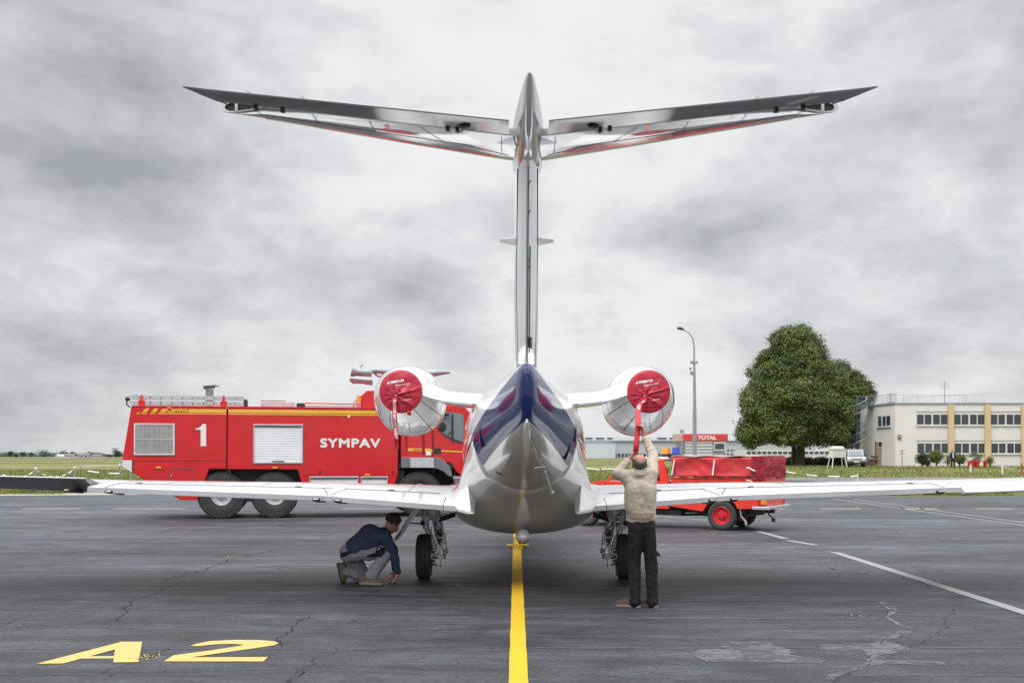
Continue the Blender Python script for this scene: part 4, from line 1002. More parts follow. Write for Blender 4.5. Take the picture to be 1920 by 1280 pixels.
# nose gear
b = JB(); b.cyl((0, 19.75, 1.0), (0, 19.7, .26), .05, .04, 14); b.cyl((-.12, 19.7, .23), (.12, 19.7, .23), .03, n=12)
ng = b.build('nose_gear_leg', M['gearpaint'], jet, smooth=True)
for s_ in (0,):
    b = JB(); b.lathe([(-.06, .10), (-.065, .17), (-.05, .215), (-.02, .23), (.02, .23), (.05, .215), (.065, .17), (.06, .10)], (0, 19.7, .23), 'X', 40); b.build('nose_wheel_tyre', M['rubber'], ng, smooth=True)
for x in (-.25, .25):
    b = JB(); b.box(x-.01, x+.01, 19.4, 20.1, .50, 1.0); b.build('nose_gear_door', M['white'], ng)
# cockpit glazing and cabin windows (on the far side, seen only from elsewhere)
b = JB()
for s_ in (-1, 1):
    for k in range(6):
        Y = 15.9+k*.72; vs = []
        for i in range(16):
            a = 2*math.pi*i/16; yy = Y+.16*math.cos(a); zz = 2.02+.20*math.sin(a); hw = .862*math.sqrt(max(0, 1-((zz-1.75)/.85)**2))
            vs.append((s_*(hw+.004), yy, zz))
        b.add(vs, [tuple(range(16))])
b.build('cabin_window', M['pane'], jet, recalc=False)

# yellow painted bar of the nose wheel stand at the head of the centre line
b = MB(); b.box(-.17, .23, 19.35, 19.43, .055, .085); b.box(-.06, .0, 19.36, 19.42, .0, .055); b.box(.07, .13, 19.36, 19.42, 0, .055); b.box(-.05, -.02, 19.37, 19.41, .085, .22)
M['chockyellow'] = mat('chock_yellow', (.82, .55, .03), .5, var=.08, dirt=.2)
tag(b.build('nose_wheel_bar', M['chockyellow'], bevel=.006), 'yellow T shaped bar at the far end of the yellow line under the jet belly', 'tow bar')

# ---------------------------------------------------------------- engine covers (red fabric, lettered, with streamers)
def cover(s_, label):
    cx, cy, cz = s_*(NX-.012)+JX, 13.432, NZ+.062
    root = empty('engine_cover', (cx, cy, cz), 0, label, 'engine cover', 'red covers over the jet exhausts')
    n, m_ = 72, 26; vs = [(0, 0, 0)]; rs = random.Random(5+s_)
    def H(x, z):
        r = math.hypot(x, z)/.248; px_, pz_ = x-(-.055), z-(-.06)     # gathered round an eyelet left of centre
        d = math.hypot(px_, pz_); a = math.atan2(pz_, px_)
        ray = .011*math.sin(a*9+1.3+2*math.sin(a*2))*math.exp(-d*6.5)*min(1, d/.03)
        fold = .016*math.exp(-((pz_-.30*px_-.012)/.012)**2)*(1 if px_ > 0 else 0)*min(1, px_/.04) if px_ > 0 else 0
        sag = .010*math.exp(-((pz_+.55*px_)/.018)**2)*(1 if px_ > 0 else .5)
        nz = .012*mnoise.noise(Vector((x*9, z*9, s_*3.3)))+.006*mnoise.noise(Vector((x*24, z*24, s_*7)))
        return -(.028*(1-r*r)+ray+fold+sag+nz*(1-r**4)) + .012*math.exp(-(d/.022)**2)
    for j in range(1, m_+1):
        rr = .248*j/m_
        for i in range(n):
            a = 2*math.pi*i/n; x, z = rr*math.cos(a), rr*math.sin(a); vs.append((x, H(x, z), z))
    vs[0] = (0, H(0, 0), 0)
    fs = [(0, 1+i, 1+(i+1) % n) for i in range(n)]
    for j in range(m_-1):
        for i in range(n): fs.append((1+j*n+i, 1+(j+1)*n+i, 1+(j+1)*n+(i+1) % n, 1+j*n+(i+1) % n))
    # skirt wrapping round the nozzle
    base = 1+(m_-1)*n
    for k, (r, y) in enumerate(((.262, .006), (.272, .02), (.274, .04), (.270, .055))):
        vs += [(r*math.cos(2*math.pi*i/n)*(1+.004*math.sin(i*2.3)), y, r*math.sin(2*math.pi*i/n)) for i in range(n)]
        b0 = base if k == 0 else 1+m_*n+(k-1)*n; b1 = 1+m_*n+k*n
        fs += [(b0+i, b1+i, b1+(i+1) % n, b0+(i+1) % n) for i in range(n)]
    b = MB(); b.add(vs, fs); fab = b.build('cover_fabric', M['coverred'], root, smooth=True, angle=70)
    b = MB(); b.tube([(.266*math.cos(2*math.pi*i/48), .016, .266*math.sin(2*math.pi*i/48)) for i in range(49)], .006, 6); b.build('cover_hem', M['ribbon'], root, smooth=True)
    # lettering lies on the cloth
    c_, sn = math.cos(R(10)), math.sin(R(10))
    def put(ox, oz, rise=.004):
        def f(x, y):
            X, Z = ox+x*c_-y*sn, oz+x*sn+y*c_; return (X, H(X, Z)-rise, Z)
        return f
    def dense(fn, body, w_, weight, name, shear=0.0, spacing=1.0, k=3):
        vs_, fs_ = text_mesh(body, 1.0, weight, spacing, shear)
        me = bpy.data.meshes.new('x'); me.from_pydata([tuple(v) for v in vs_], [], fs_); bm = bmesh.new(); bm.from_mesh(me)
        bmesh.ops.triangulate(bm, faces=bm.faces); bmesh.ops.subdivide_edges(bm, edges=[e for e in bm.edges if e.calc_length() > .15], cuts=2); bm.to_mesh(me); bm.free()
        x0 = min(v.co.x for v in me.vertices); x1 = max(v.co.x for v in me.vertices); kx = w_/(x1-x0)
        bb = MB(); bb.add([fn((v.co.x-x0)*kx, v.co.y*kx) for v in me.vertices], [tuple(p.vertices) for p in me.polygons]); bb.build(name, M['printwhite'], fab, recalc=False)
    dense(put(-.120, .098), 'EMBRAER', .175, .045, 'maker_lettering', k=3)
    dense(put(-.060, .060), 'Executive Jets', .185, .012, 'script_lettering', shear=.2)
    fn = put(-.168, .094)
    b = MB(); b.add([fn(0, .012), fn(.045, .030), fn(.024, .014), fn(.045, -.004), fn(.020, .004), fn(.012, -.012), fn(.012, .006)], [(0, 2, 1), (0, 4, 2), (4, 3, 2), (0, 5, 4)]); b.build('maker_emblem', M['printwhite'], fab, recalc=False)
    dense(put(.005, -.125), 'EXHAUST COVER', .13, .02, 'small_lettering')
    b = MB(); b.sphere((-.055, H(-.055, -.06)-.012, -.06), (.013, .010, .013), 12, 8); b.build('eyelet', M['steel'], root, smooth=True)
    return root, H
def streamer(root, pts, wid, body_txt, twist=None, side=Vector((1, 0, 0)), name='streamer', wob=.012):
    """a strap through the points (local to root)"""
    P_ = [Vector(p) for p in pts]; line = []
    for i in range(len(P_)-1):
        p0 = P_[max(i-1, 0)]; p1 = P_[i]; p2 = P_[i+1]; p3 = P_[min(i+2, len(P_)-1)]
        for k in range(8):
            t = k/8; line.append(.5*((2*p1)+(p2-p0)*t+(2*p0-5*p1+4*p2-p3)*t*t+(3*p1-p0-3*p2+p3)*t**3))
    line.append(P_[-1]); L = len(line)-1; sides = []
    for i in range(L+1):
        a = (twist(i/L) if twist else 0); sides.append((side*math.cos(a)+Vector((0, 1, 0))*math.sin(a)))
    vs = []; th = .0012
    for i, q in enumerate(line):
        q = q+Vector((0, wob*math.sin(i*.55), 0)); line[i] = q; s_ = sides[i]; t_ = (line[i]-line[i-1]).normalized() if i else Vector((0, 0, -1)); nr = s_.cross(t_).normalized()
        for u in (-1, -.5, 0, .5, 1): vs.append(q+s_*wid/2*u+nr*(.006*(1-u*u)*math.sin(i*.8)))
    fs = [(i*5+j, i*5+j+1, (i+1)*5+j+1, (i+1)*5+j) for i in range(L) for j in range(4)]
    b = MB(); b.add(vs, fs); so_ = b.build(name, M['ribbon'], root, smooth=True, recalc=False)
    md = so_.modifiers.new('s', 'SOLIDIFY'); md.thickness = .0016; md.offset = 0
    if body_txt:
        cum = [0]
        for i in range(L): cum.append(cum[-1]+(line[i+1]-line[i]).length)
        vs_, fs_ = text_mesh(body_txt, 1.0, .03, 1.05); x0 = min(v.x for v in vs_); x1 = max(v.x for v in vs_); y0, y1 = min(v.y for v in vs_), max(v.y for v in vs_)
        h = wid*.62; kx = h/(y1-y0)*.95; tot = (x1-x0)*kx; a0 = cum[-1]*.10; kx = min(kx, cum[-1]*.72/(x1-x0))
        out = []
        for v in vs_:
            s_ = a0+(v.x-x0)*kx; i = max(k for k in range(L) if cum[k] <= s_); t = (s_-cum[i])/(cum[i+1]-cum[i]); q = line[i].lerp(line[i+1], t); u = ((v.y-y0)/(y1-y0)-.5)*h
            out.append(q+sides[i]*u+Vector((0, -.009, 0)))
        b = MB(); b.add(out, fs_); b.build('warning_lettering', M['printwhite'], so_, recalc=False)
    return so_
cl_, Hl = cover(-1, 'red fabric engine cover on the left exhaust with its streamer hanging free')
streamer(cl_, [(-.055, -.03, -.06), (-.068, -.055, -.12), (-.070, -.06, -.25), (-.062, -.055, -.42), (-.045, -.05, -.60), (-.048, -.045, -.72)], .060, 'REMOVE BEFORE FLIGHT', lambda t: .5*math.sin(t*9) if t > .62 else .1)
streamer(cl_, [(.10, .02, -.235), (.105, .0, -.26), (.11, -.01, -.30)], .05, None, name='tie_strap')
for dx in (-.16, .09):
    b = MB(); b.box(dx-.022, dx+.022, 2.262, 2.265, -.80, -.43); b.build('intake_cover_strap', M['ribbon'], cl_)
cr_, Hr = cover(1, 'red fabric engine cover on the right exhaust with its streamer held by a man')
streamer(cr_, [(-.055, -.03, -.06), (-.075, -.12, -.12), (-.184, -.53, -.20), (-.235, -.85, -.33), (-.262, -1.10, -.43), (-.285, -1.19, -.60), (-.304, -1.23, -.765)], .064, 'REMOVE BEFORE FLIGHT', lambda t: .15)
# ================================================================ FIRE ENGINE
def plane_inv(X0, Y0, ang):
    d = (math.cos(ang), math.sin(ang))
    def f(px, py, off=0.0):
        """pixel on the side plane (moved off metres away from us) -> (u along the side, z)"""
        x0 = X0-d[1]*off; y0 = Y0+d[0]*off; k = (px-HX)/FP
        u = (k*y0-x0)/(d[0]-k*d[1]); Y = y0+u*d[1]
        return u, CH-(py-HY)/FP*Y
    return f
def wheel(parent, x, y, R_, wid, tyre, rim, name='wheel', rim_r=.55, bolts=10, out=-1, hub=.0, dish=.06, tread=True):
    """axis along local y; out=-1 shows its face to -y"""
    b = MB(); h = wid/2; r = R_
    b.lathe([(-h*.80, r*rim_r), (-h*.98, r*(rim_r+.10)), (-h, r*(rim_r+.24)), (-h*.90, r*.94), (-h*.72, r*.985), (-h*.3, r), (h*.3, r), (h*.72, r*.985), (h*.90, r*.94), (h, r*(rim_r+.24)), (h*.98, r*(rim_r+.10)), (h*.80, r*rim_r)], (x, y, r), 'Y', 56)
    if tread:
        N = 36
        for i in range(N):
            a = 2*math.pi*i/N
            for sgn in (-1, 1):
                c = Vector((x+math.cos(a)*r*.975, y+sgn*h*.72, r+math.sin(a)*r*.975)); t = Vector((-math.sin(a), 0, math.cos(a))); rad = Vector((math.cos(a), 0, math.sin(a))); ax = Vector((0, 1, 0))
                pp = [c+t*q*.026*r/.6+ax*w_*h*.30+rad*e*.009*r/.6 for q in (-1, 1) for w_ in (-1, 1) for e in (-1, 1)]
                b.add(pp, [(0, 1, 3, 2), (4, 6, 7, 5), (0, 4, 5, 1), (2, 3, 7, 6), (0, 2, 6, 4), (1, 5, 7, 3)])
    w_ = b.build(name, tyre, parent, smooth=True, angle=35)
    b = MB(); o = out; rr = r*rim_r
    b.lathe([(o*h*.80, rr*1.01), (o*h*.86, rr*.96), (o*h*.70, rr*.90), (o*(h*.80-dish*1.6), rr*.80), (o*(h*.80-dish*2), rr*.60), (o*(h*.80-dish*1.2), rr*.50), (o*(h*.80-dish*1.1), rr*.36), (o*(h*.80-dish*.6+hub), rr*.32), (o*(h*.80-dish*.5+hub), .001)], (x, y, r), 'Y', 40)
    b.lathe([(-o*h*.5, rr), (-o*h*.5, .001)], (x, y, r), 'Y', 32)
    rm = b.build('rim', rim, w_, smooth=True, angle=35)
    b = MB()
    for i in range(bolts):
        a = 2*math.pi*i/bolts; p = Vector((x+math.cos(a)*rr*.43, y+o*(h*.80-dish*1.15), r+math.sin(a)*rr*.43)); b.cyl(p, p+Vector((0, o*.035, 0)), rr*.055, n=8)
    b.build('wheel_nuts', M['steel'], rm)
    b = MB(); yh = y+o*(h*.80-dish*1.0); b.cyl((x, yh, r), (x, yh+o*(.05 if R_ > .5 else .012), r), rr*.30, rr*.24, 20); b.build('hub_cap', M['seatdark'] if R_ > .5 else rim, rm, smooth=True, angle=40)
    return w_
TA = R(12); TY0 = 28.45; TX0 = (415-HX)/FP*TY0; tf = plane_inv(TX0, TY0, TA)
truck = empty('fire_engine', (TX0, TY0, 0), TA, 'long red three axle airport fire engine with a white figure 1 behind the jet', 'fire engine')
def L2(pts, off=0.0): return [tf(x, y, off) for x, y in pts]
def slab(name, poly, y0, y1, mats, parent=None, bevel=.02, smooth=False):
    b = MB(); b.prism(poly, lambda p: (p[0], y0, p[1]), lambda p: (p[0], y1, p[1]))
    return b.build(name, mats, parent or truck, bevel=bevel, smooth=smooth)
W_ = 2.70
zt = 2.985
def U(px): return tf(px, 850)[0]
def Z(px, py): return tf(px, py)[1]
# rear body, split in two modules by the visible gap
rear = [(U(246), zt), (U(229), Z(229, 861)), (U(229), Z(229, 873)), (U(276), Z(276, 902)), (U(322), Z(322, 927)), (U(338), Z(338, 937)), (U(370), Z(370, 937)), (U(383), Z(383, 905)), (U(392), Z(392, 879)), (U(424.2), Z(424, 879)), (U(425.2), zt)]
slab('rear_body', rear, 0, W_, M['truckred'])
mid = [(U(427.5), zt), (U(426.3), Z(426, 879)), (U(557), Z(557, 879.5)), (U(566), Z(566, 905)), (U(574), Z(574, 932)), (U(733), Z(733, 934)), (U(746), Z(746, 888)), (U(746.5), Z(746, 822)), (U(744), zt)]
slab('mid_body', mid, 0, W_, M['truckred'])
b = MB(); b.box(U(424.2), U(427.5), .05, W_-.05, .9, zt-.06); b.build('body_gap', M['dark'], truck)
b = MB(); b.box(U(385), U(565), .30, W_-.30, .95, Z(480, 879)); b.build('wheel_arch_lining', M['dark'], truck)
b = MB(); b.box(U(747), U(858), .62, W_-.62, .80, Z(800, 868)); b.box(U(748), U(850), .02, W_-.1, Z(800, 877), Z(800, 868)); b.build('front_arch_lining', M['dark'], truck)
# crease where the side turns under, and the hatch outline
b = MB(); b.box(U(230), U(424), -.012, .0, Z(320, 863), Z(320, 861.6)); b.box(U(568), U(745), -.012, .0, Z(650, 889.4), Z(650, 888.0)); b.build('side_moulding', M['truckred'], truck)
b = MB()
for x0, x1, y0, y1 in ((319, 320, 878, 903), (363, 364, 878, 903), (319, 364, 878, 878.9)):
    b.box(U(x0), U(x1), -.006, .0, Z(x0, y1), Z(x0, y0))
b.build('hatch_outline', M['seam'], truck)
# white corner panel
pts = [(229.5, 862.5), (247.5, 862.5), (247.5, 885), (229.5, 873.5)]
slab('corner_panel', L2(pts), -.018, .10, M['whitepaint'], bevel=0)
slab('corner_panel_edge', L2([(247.5, 861.5), (249, 861.5), (249, 886), (247.5, 885)]), -.02, .02, M['black'], bevel=0)
# ventilation grille with vertical slats
g0, g1 = U(251.5), U(327.5); gz0, gz1 = Z(290, 852.5), Z(290, 793.5)
b = MB()
for x0, x1, z0, z1 in ((g0, g1, gz1-.03, gz1), (g0, g1, gz0, gz0+.03), (g0, g0+.03, gz0+.03, gz1-.03), (g1-.03, g1, gz0+.03, gz1-.03)): b.box(x0, x1, -.03, .0, z0, z1)
gf = b.build('ventilation_grille', M['whitepaint'], truck)
b = MB(); b.box(g0+.03, g1-.03, -.006, -.002, gz0+.03, gz1-.03); b.build('grille_backing', M['dark'], gf)
b = MB(); n = 30
for i in range(n):
    x = g0+.045+(g1-g0-.09)*i/(n-1); b.add([(x-.008, -.026, gz0+.03), (x+.010, -.010, gz0+.03), (x+.010, -.010, gz1-.03), (x-.008, -.026, gz1-.03), (x-.002, -.028, gz0+.03), (x+.016, -.012, gz0+.03), (x+.016, -.012, gz1-.03), (x-.002, -.028, gz1-.03)], [(0, 1, 2, 3), (4, 7, 6, 5), (0, 4, 5, 1), (3, 2, 6, 7)])
b.box(g0+.03, g1-.03, -.030, -.026, (gz0+gz1)/2-.006, (gz0+gz1)/2+.006)
b.build('slats', M['whitepaint'], gf, recalc=False)
# roller shutters (ribbed)
def shutter(x0, x1, z0, z1, nr, handle=True):
    b = MB(); b.box(x0-.035, x1+.035, -.022, 0, z1, z1+.05); b.box(x0-.035, x0, -.022, 0, z0-.03, z1); b.box(x1, x1+.035, -.022, 0, z0-.03, z1); b.box(x0, x1, -.022, 0, z0-.03, z0)
    fr = b.build('shutter_frame', M['trim'], truck)
    b = MB(); vs = []
    for i in range(nr*4+1):
        z = z1-(z1-z0)*i/(nr*4); y = (-.010, -.008, -.005, -.009)[i % 4]
        vs += [(x0, y, z), (x1, y, z)]
    b.add(vs, [(2*i, 2*i+1, 2*i+3, 2*i+2) for i in range(nr*4)])
    b.build('roller_shutter', M['shutter'], fr, recalc=False)
    b = MB(); b.box(x0-.02, x1+.02, -.03, -.018, z1-.03, z1+.005); b.build('shutter_seal', M['black'], fr)
    if handle:
        b = MB(); xm = (x0+x1)/2; b.box(xm-.16, xm+.16, -.045, -.018, z0+.015, z0+.035); b.build('shutter_handle', M['black'], fr)
shutter(U(477.5), U(565.5), Z(520, 866), Z(520, 798), 22)
shutter(U(582.5), U(669.5), Z(620, 933), Z(620, 895.5), 12, False)
shutter(U(679), U(724.5), Z(700, 933), Z(700, 895.5), 12, False)
# stripes
def side_poly(name, pts, mat_, y=-.0035, parent=None):
    b = MB(); b.flat([(u, y, z) for u, z in pts]); return b.build(name, mat_, parent or truck)
sz = lambda d: zt-d
ax_ = lambda zx: U(200+zx/3.765)
def par(x0, x1, zt_, zb, sk):                        # slanted bar
    return [(ax_(x0), sz(zb)), (ax_(x1), sz(zb)), (ax_(x1)+sk, sz(zt_)), (ax_(x0)+sk, sz(zt_))]
side_poly('side_stripe', [(ax_(374), sz(.150)), (ax_(845), sz(.150)), (ax_(845), sz(.062)), (ax_(394), sz(.062))], M['yellow'])
side_poly('side_stripe', [(ax_(362), sz(.200)), (ax_(845), sz(.200)), (ax_(845), sz(.170)), (ax_(368), sz(.170))], M['yellow'])
side_poly('side_stripe', [(ax_(860), sz(.150)), (U(742), sz(.150)), (U(742), sz(.062)), (ax_(860), sz(.062))], M['yellow'])
side_poly('side_stripe', [(ax_(860), sz(.200)), (U(742), sz(.200)), (U(742), sz(.170)), (ax_(860), sz(.170))], M['yellow'])
for x0, x1 in ((250, 285), (312, 350)):
    side_poly('side_stripe', [(ax_(x0), sz(.150)), (ax_(x1), sz(.150)), (ax_(x1+16), sz(.050)), (ax_(x0+27), sz(.050))], M['yellow'])
for x0, x1 in ((206, 228), (242, 278), (302, 340)):
    side_poly('side_stripe', [(ax_(x0), sz(.200)), (ax_(x1), sz(.200)), (ax_(x1+8), sz(.172)), (ax_(x0+8), sz(.172))], M['yellow'])
# hinges, rivets, catches and other small fittings of the bodywork
b = MB()
for x0, x1, y_ in ((250, 420, 772), (430, 740, 774)):
    n_ = int((x1-x0)/9)
    for i in range(n_+1):
        u = U(x0+(x1-x0)*i/n_); b.cyl((u, -.004, zt-.245), (u, .0, zt-.245), .009, n=6)
b.build('rivets', M['truckred'], truck)
for px in (424.9+6, 560, 600, 735):
    b = MB(); b.box(U(px)-.02, U(px)+.02, -.02, 0, Z(px, 884)-.05, Z(px, 884)+.05); b.build('catch', M['black'], truck, bevel=.005)
for x0, x1, y0, y1 in ((469, 470, 792, 875), (575, 576, 792, 887)):
    b = MB(); b.box(U(x0), U(x0)+.006, -.0025, 0, Z(x0, y1), Z(x0, y0)); b.build('panel_seam', M['seam'], truck)
b = MB(); b.box(U(320.6), U(321.8), -.012, 0, Z(321, 893), Z(321, 888)); b.build('hatch_lock', M['trim'], truck)
b = MB(); b.box(U(652), U(656), -.004, 0, Z(654, 782), Z(654, 778)); b.build('notice_plate', M['printwhite'], truck)
b = MB(); b.box(U(247), U(744), -.012, .01, zt-.018, zt+.02); b.build('roof_gutter', M['truckred'], truck, bevel=.004)
# lettering
f_side = lambda u0, z0, y=-.006: (lambda x, y_: Vector((u0+x, y, z0+y_)))
side_poly('lettering_backing', [(ax_(416), sz(.155)), (ax_(576), sz(.155)), (ax_(576), sz(.045)), (ax_(420), sz(.045))], M['truckred'], y=-.005)
lettering('Camiva', f_side(ax_(424), sz(.145), -.0075), M['yellow'], truck, w_=ax_(570)-ax_(424), h=.125, bold=.006, name='maker_lettering')
one = [(628, 547), (628, 538), (650, 533), (668, 520), (674, 506), (702, 506), (702, 663), (664, 663), (664, 547)]
side_poly('number_one', [tf(200+x/3.765, 660+y/3.765) for x, y in one], M['printwhite'], y=-.006)
lettering('SYMPAV', f_side(U(601.5), Z(650, 838)), M['printwhite'], truck, w_=U(712)-U(601.5), h=Z(650, 822.2)-Z(650, 837.8), bold=.016, name='company_lettering', spacing=1.12)
for px, py in ((297.5, 876.2), (515.5, 876.5), (689, 889.5)):
    b = MB(); u, z = tf(px, py); b.box(u-.07, u+.07, -.025, 0, z-.025, z+.025); b.build('side_marker_lamp', M['amber'], truck, bevel=.008)
# roof: ladder, exhaust stack, locker, hose reel lamp, rails
b = MB()
lx0, lx1 = U(240), U(457)
for yy in (.10, .52):
    for zz in (zt+.055, zt+.20):
        b.box(lx0, lx1, yy, yy+.03, zz, zz+.09)
n = 14
for i in range(n):
    x = lx0+.15+(lx1-lx0-.3)*i/(n-1)
    b.cyl((x, .10, zt+.10), (x, .55, zt+.10), .018, n=8); b.cyl((x, .10, zt+.245), (x, .55, zt+.245), .018, n=8)
for i in range(11):
    x = lx0+.3+(lx1-lx0-.6)*i/10; b.box(x-.012, x+.012, .094, .10, zt+.09, zt+.26)
lad = b.build('roof_ladder', M['trim'], truck)
b = MB()
for i in range(10):
    x = lx0+.27+(lx1-lx0-.5)*i/9
    for zz in (zt+.075, zt+.125, zt+.24): b.cyl((x, .085, zz), (x, .10, zz), .014, n=8)
b.build('rung_ends', M['black'], lad)
for px in (265, 419):
    b = MB(); u = U(px); b.box(u-.08, u+.08, .02, .16, zt, zt+.16); b.loft([[(u-.04, .04, zt+.16), (u+.04, .04, zt+.16), (u+.04, .12, zt+.16), (u-.04, .12, zt+.16)], [(u-.015, .06, zt+.32), (u+.015, .06, zt+.32), (u+.015, .1, zt+.32), (u-.015, .1, zt+.32)]]); b.build('ladder_clamp', M['truckred'], truck, bevel=.006)
b = MB(); u = U(238); b.sphere((u+.0, .15, zt+.20), (.07, .07, .06), 12, 8); b.tube([(u-.02, .15, zt+.20), (u-.03, .15, zt+.05), (u+.06, .12, zt-.02)], .02, 8); b.build('rear_roof_lamp', M['black'], truck, smooth=True)
b = MB(); u = U(252); b.sphere((u, .3, zt+.28), (.06, .06, .055), 12, 8); b.build('blue_beacon', M['bluelens'], truck, smooth=True)
b = MB(); u = U(457); b.box(u-.01, u+.09, .08, .56, zt+.02, zt+.22); b.build('ladder_foot', M['black'], truck, bevel=.03)
b = MB(); u, _ = tf(393, 750, .9); b.cyl((u, .9, zt-.05), (u, .9, zt+.52), .105, n=20); b.build('exhaust_stack', M['galv'], truck, smooth=True)
b = MB(); b.loft([[(u-.16, .72, zt+.53), (u+.13, .72, zt+.56), (u+.13, 1.08, zt+.56), (u-.16, 1.08, zt+.53)], [(u-.14, .74, zt+.61), (u+.15, .74, zt+.63), (u+.15, 1.06, zt+.63), (u-.14, 1.06, zt+.61)], [(u+.08, .76, zt+.62), (u+.27, .76, zt+.60), (u+.27, 1.04, zt+.60), (u+.08, 1.04, zt+.62)]]); b.build('stack_cowl', M['black'], truck)
b = MB(); x0, x1 = tf(489, 750, .8)[0], tf(553, 750, .8)[0]; b.box(x0, x1, .8, 1.9, zt, zt+.20); b.box(x0, x1-.25, .8, 1.9, zt+.20, zt+.26); b.build('roof_locker', M['trim'], truck, bevel=.01)
b = MB(); b.box(U(556), U(572), .05, .35, zt+.01, zt+.13); b.build('roof_lamp_box', M['black'], truck, bevel=.02)
b = MB(); b.tube([(U(572), .1, zt+.13), (U(676), .1, zt+.11)], .016, 6); b.tube([(U(572), .1, zt+.05), (U(676), .1, zt+.05)], .012, 6); b.build('hand_rail', M['truckred'], truck)
# raised turret base and the front roof
tb = [(U(677), zt), (U(678), Z(678, 741)), (U(689), Z(689, 731)), (U(770), Z(770, 731)), (U(775), zt)]
slab('turret_base', tb, .25, W_-.25, M['truckred'])
b = MB(); u = U(674); b.cyl((u, .2, Z(674, 752)), (u, .2, Z(674, 741)), .065, n=16); b.build('amber_beacon', M['amber'], truck, smooth=True)
b = MB(); b.tube([(U(663), .2, zt+.0), (U(665), .2, zt+.16), (U(670), .2, zt+.24), (U(674), .2, zt+.23)], .014, 6); b.build('beacon_arm', M['truckred'], truck)
# water cannon resting on its turret, pointing backwards
b = MB(); q = lambda px, py: Vector((tf(px, py, 1.3)[0], 1.3, tf(px, py, 1.3)[1]))
b.cyl(q(790, 745), q(790, 700), .16, .12, 18); b.cyl(q(690, 694), q(800, 700), .075, .10, 16); b.cyl(q(815, 699), q(844, 698), .10, .03, 12); b.cyl(q(800, 700), q(818, 699), .10, .10, 14)
b.cyl(q(665, 697), q(697, 699), .115, .115, 16); b.cyl(q(659, 695), q(667, 697), .16, .14, 16)
b.box(q(660, 0).x, q(698, 0).x, 1.15, 1.45, q(0, 706).z-.05, q(0, 706).z+.05)
b.tube([q(700, 697), q(706, 703), q(712, 706), q(724, 700)], .035, 8); b.tube([q(676, 694), q(677, 686), q(679, 684)], .016, 6); b.sphere(q(679, 684), .03, 8, 6)
b.build('water_cannon', M['galv'], truck, smooth=True)
b = MB(); b.prism([tuple(v) for v in [(q(656, 0).x, q(0, 700).z), (q(698, 0).x, q(0, 704).z), (q(698, 0).x, q(0, 712).z), (q(657, 0).x, q(0, 706).z)]], lambda p: (p[0], 1.12, p[1]), lambda p: (p[0], 1.48, p[1])); b.build('cannon_deflector', mat('dull_red_guard', (.25, .12, .12), .5), truck)
# cab
zc_t = Z(830, 760)
cab = [(U(813.5), Z(813, 868)), (U(811.5), Z(811, 800)), (U(814), zc_t-.02), (U(826), zc_t+.02), (U(871), zc_t), (U(884), Z(884, 775)), (U(905), Z(905, 838)), (U(908), Z(908, 905)), (U(872), Z(872, 905)), (U(866), Z(866, 892)), (U(856), Z(856, 884)), (U(842), Z(842, 866))]
slab('cab', cab, .06, W_-.06, M['truckred'], bevel=.05)
slab('cab_rear_panel', [(U(752), Z(752, 874)), (U(752), Z(752, 790)), (U(811), Z(811, 790)), (U(813), Z(813, 874))], .10, W_-.1, M['truckred'])
b = MB(); b.box(U(746.5), U(754), .25, W_-.25, .8, zt-.3); b.build('cab_gap', M['dark'], truck)
winp = L2([(823, 791), (827, 780), (835, 772), (866, 775), (870, 780), (869, 830), (858, 826), (838, 817), (826, 808), (822, 803)])
side_poly('side_window', winp, M['glass'], y=.052)
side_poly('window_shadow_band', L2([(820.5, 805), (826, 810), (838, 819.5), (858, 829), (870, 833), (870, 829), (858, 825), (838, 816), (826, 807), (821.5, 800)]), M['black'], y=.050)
b = MB(); b.box(U(847), U(850.5), .035, .055, Z(848, 829), Z(848, 776)); b.build('window_pillar', M['black'], truck)
b = MB(); b.sphere((U(830), .045, Z(830, 800)), (.11, .02, .13), 14, 10); b.build('headrest', M['seatdark'], truck, smooth=True)
b = MB(); b.tube([(U(841), .04, Z(841, 815)), (U(846), .04, Z(846, 808)), (U(851), .04, Z(851, 808))], .015, 6); b.build('steering_wheel', M['black'], truck)
b = MB(); b.box(U(822), U(842), -.08, .06, Z(830, 778), Z(830, 774)); b.build('sun_visor', M['black'], truck, bevel=.02)
b = MB(); b.box(U(833), U(813+14), -.0, .05, Z(820, 848)-.0, Z(820, 839)); b.v = []; b.f = []; b.mi = []
b.box(U(814.5), U(827), .035, .06, Z(820, 850), Z(820, 839)); b.build('door_handle', M['black'], truck, bevel=.02)
b = MB(); b.box(U(812.4), U(813.4), .045, .06, Z(813, 886), Z(813, 800)); b.build('door_seam', M['seam'], truck)
side_poly('cab_stripe', L2([(828, 843.5), (868, 845.5), (868, 848), (828, 846)]), M['yellow'], y=.054)
side_poly('cab_stripe', L2([(760, 839.5), (807, 840.5), (812, 843), (812, 846), (762, 845)]), M['yellow'], y=.094)
lettering('Camiva', lambda x, y: (U(775)+x, .091, Z(790, 844.6)+y), M['truckred'], truck, w_=U(792)-U(775), h=.06, weight=.03, name='maker_lettering')
b = MB(); b.box(U(799.5), U(809), .085, .1, Z(804, 853), Z(804, 846)); b.build('notice_plate', M['printwhite'], truck)
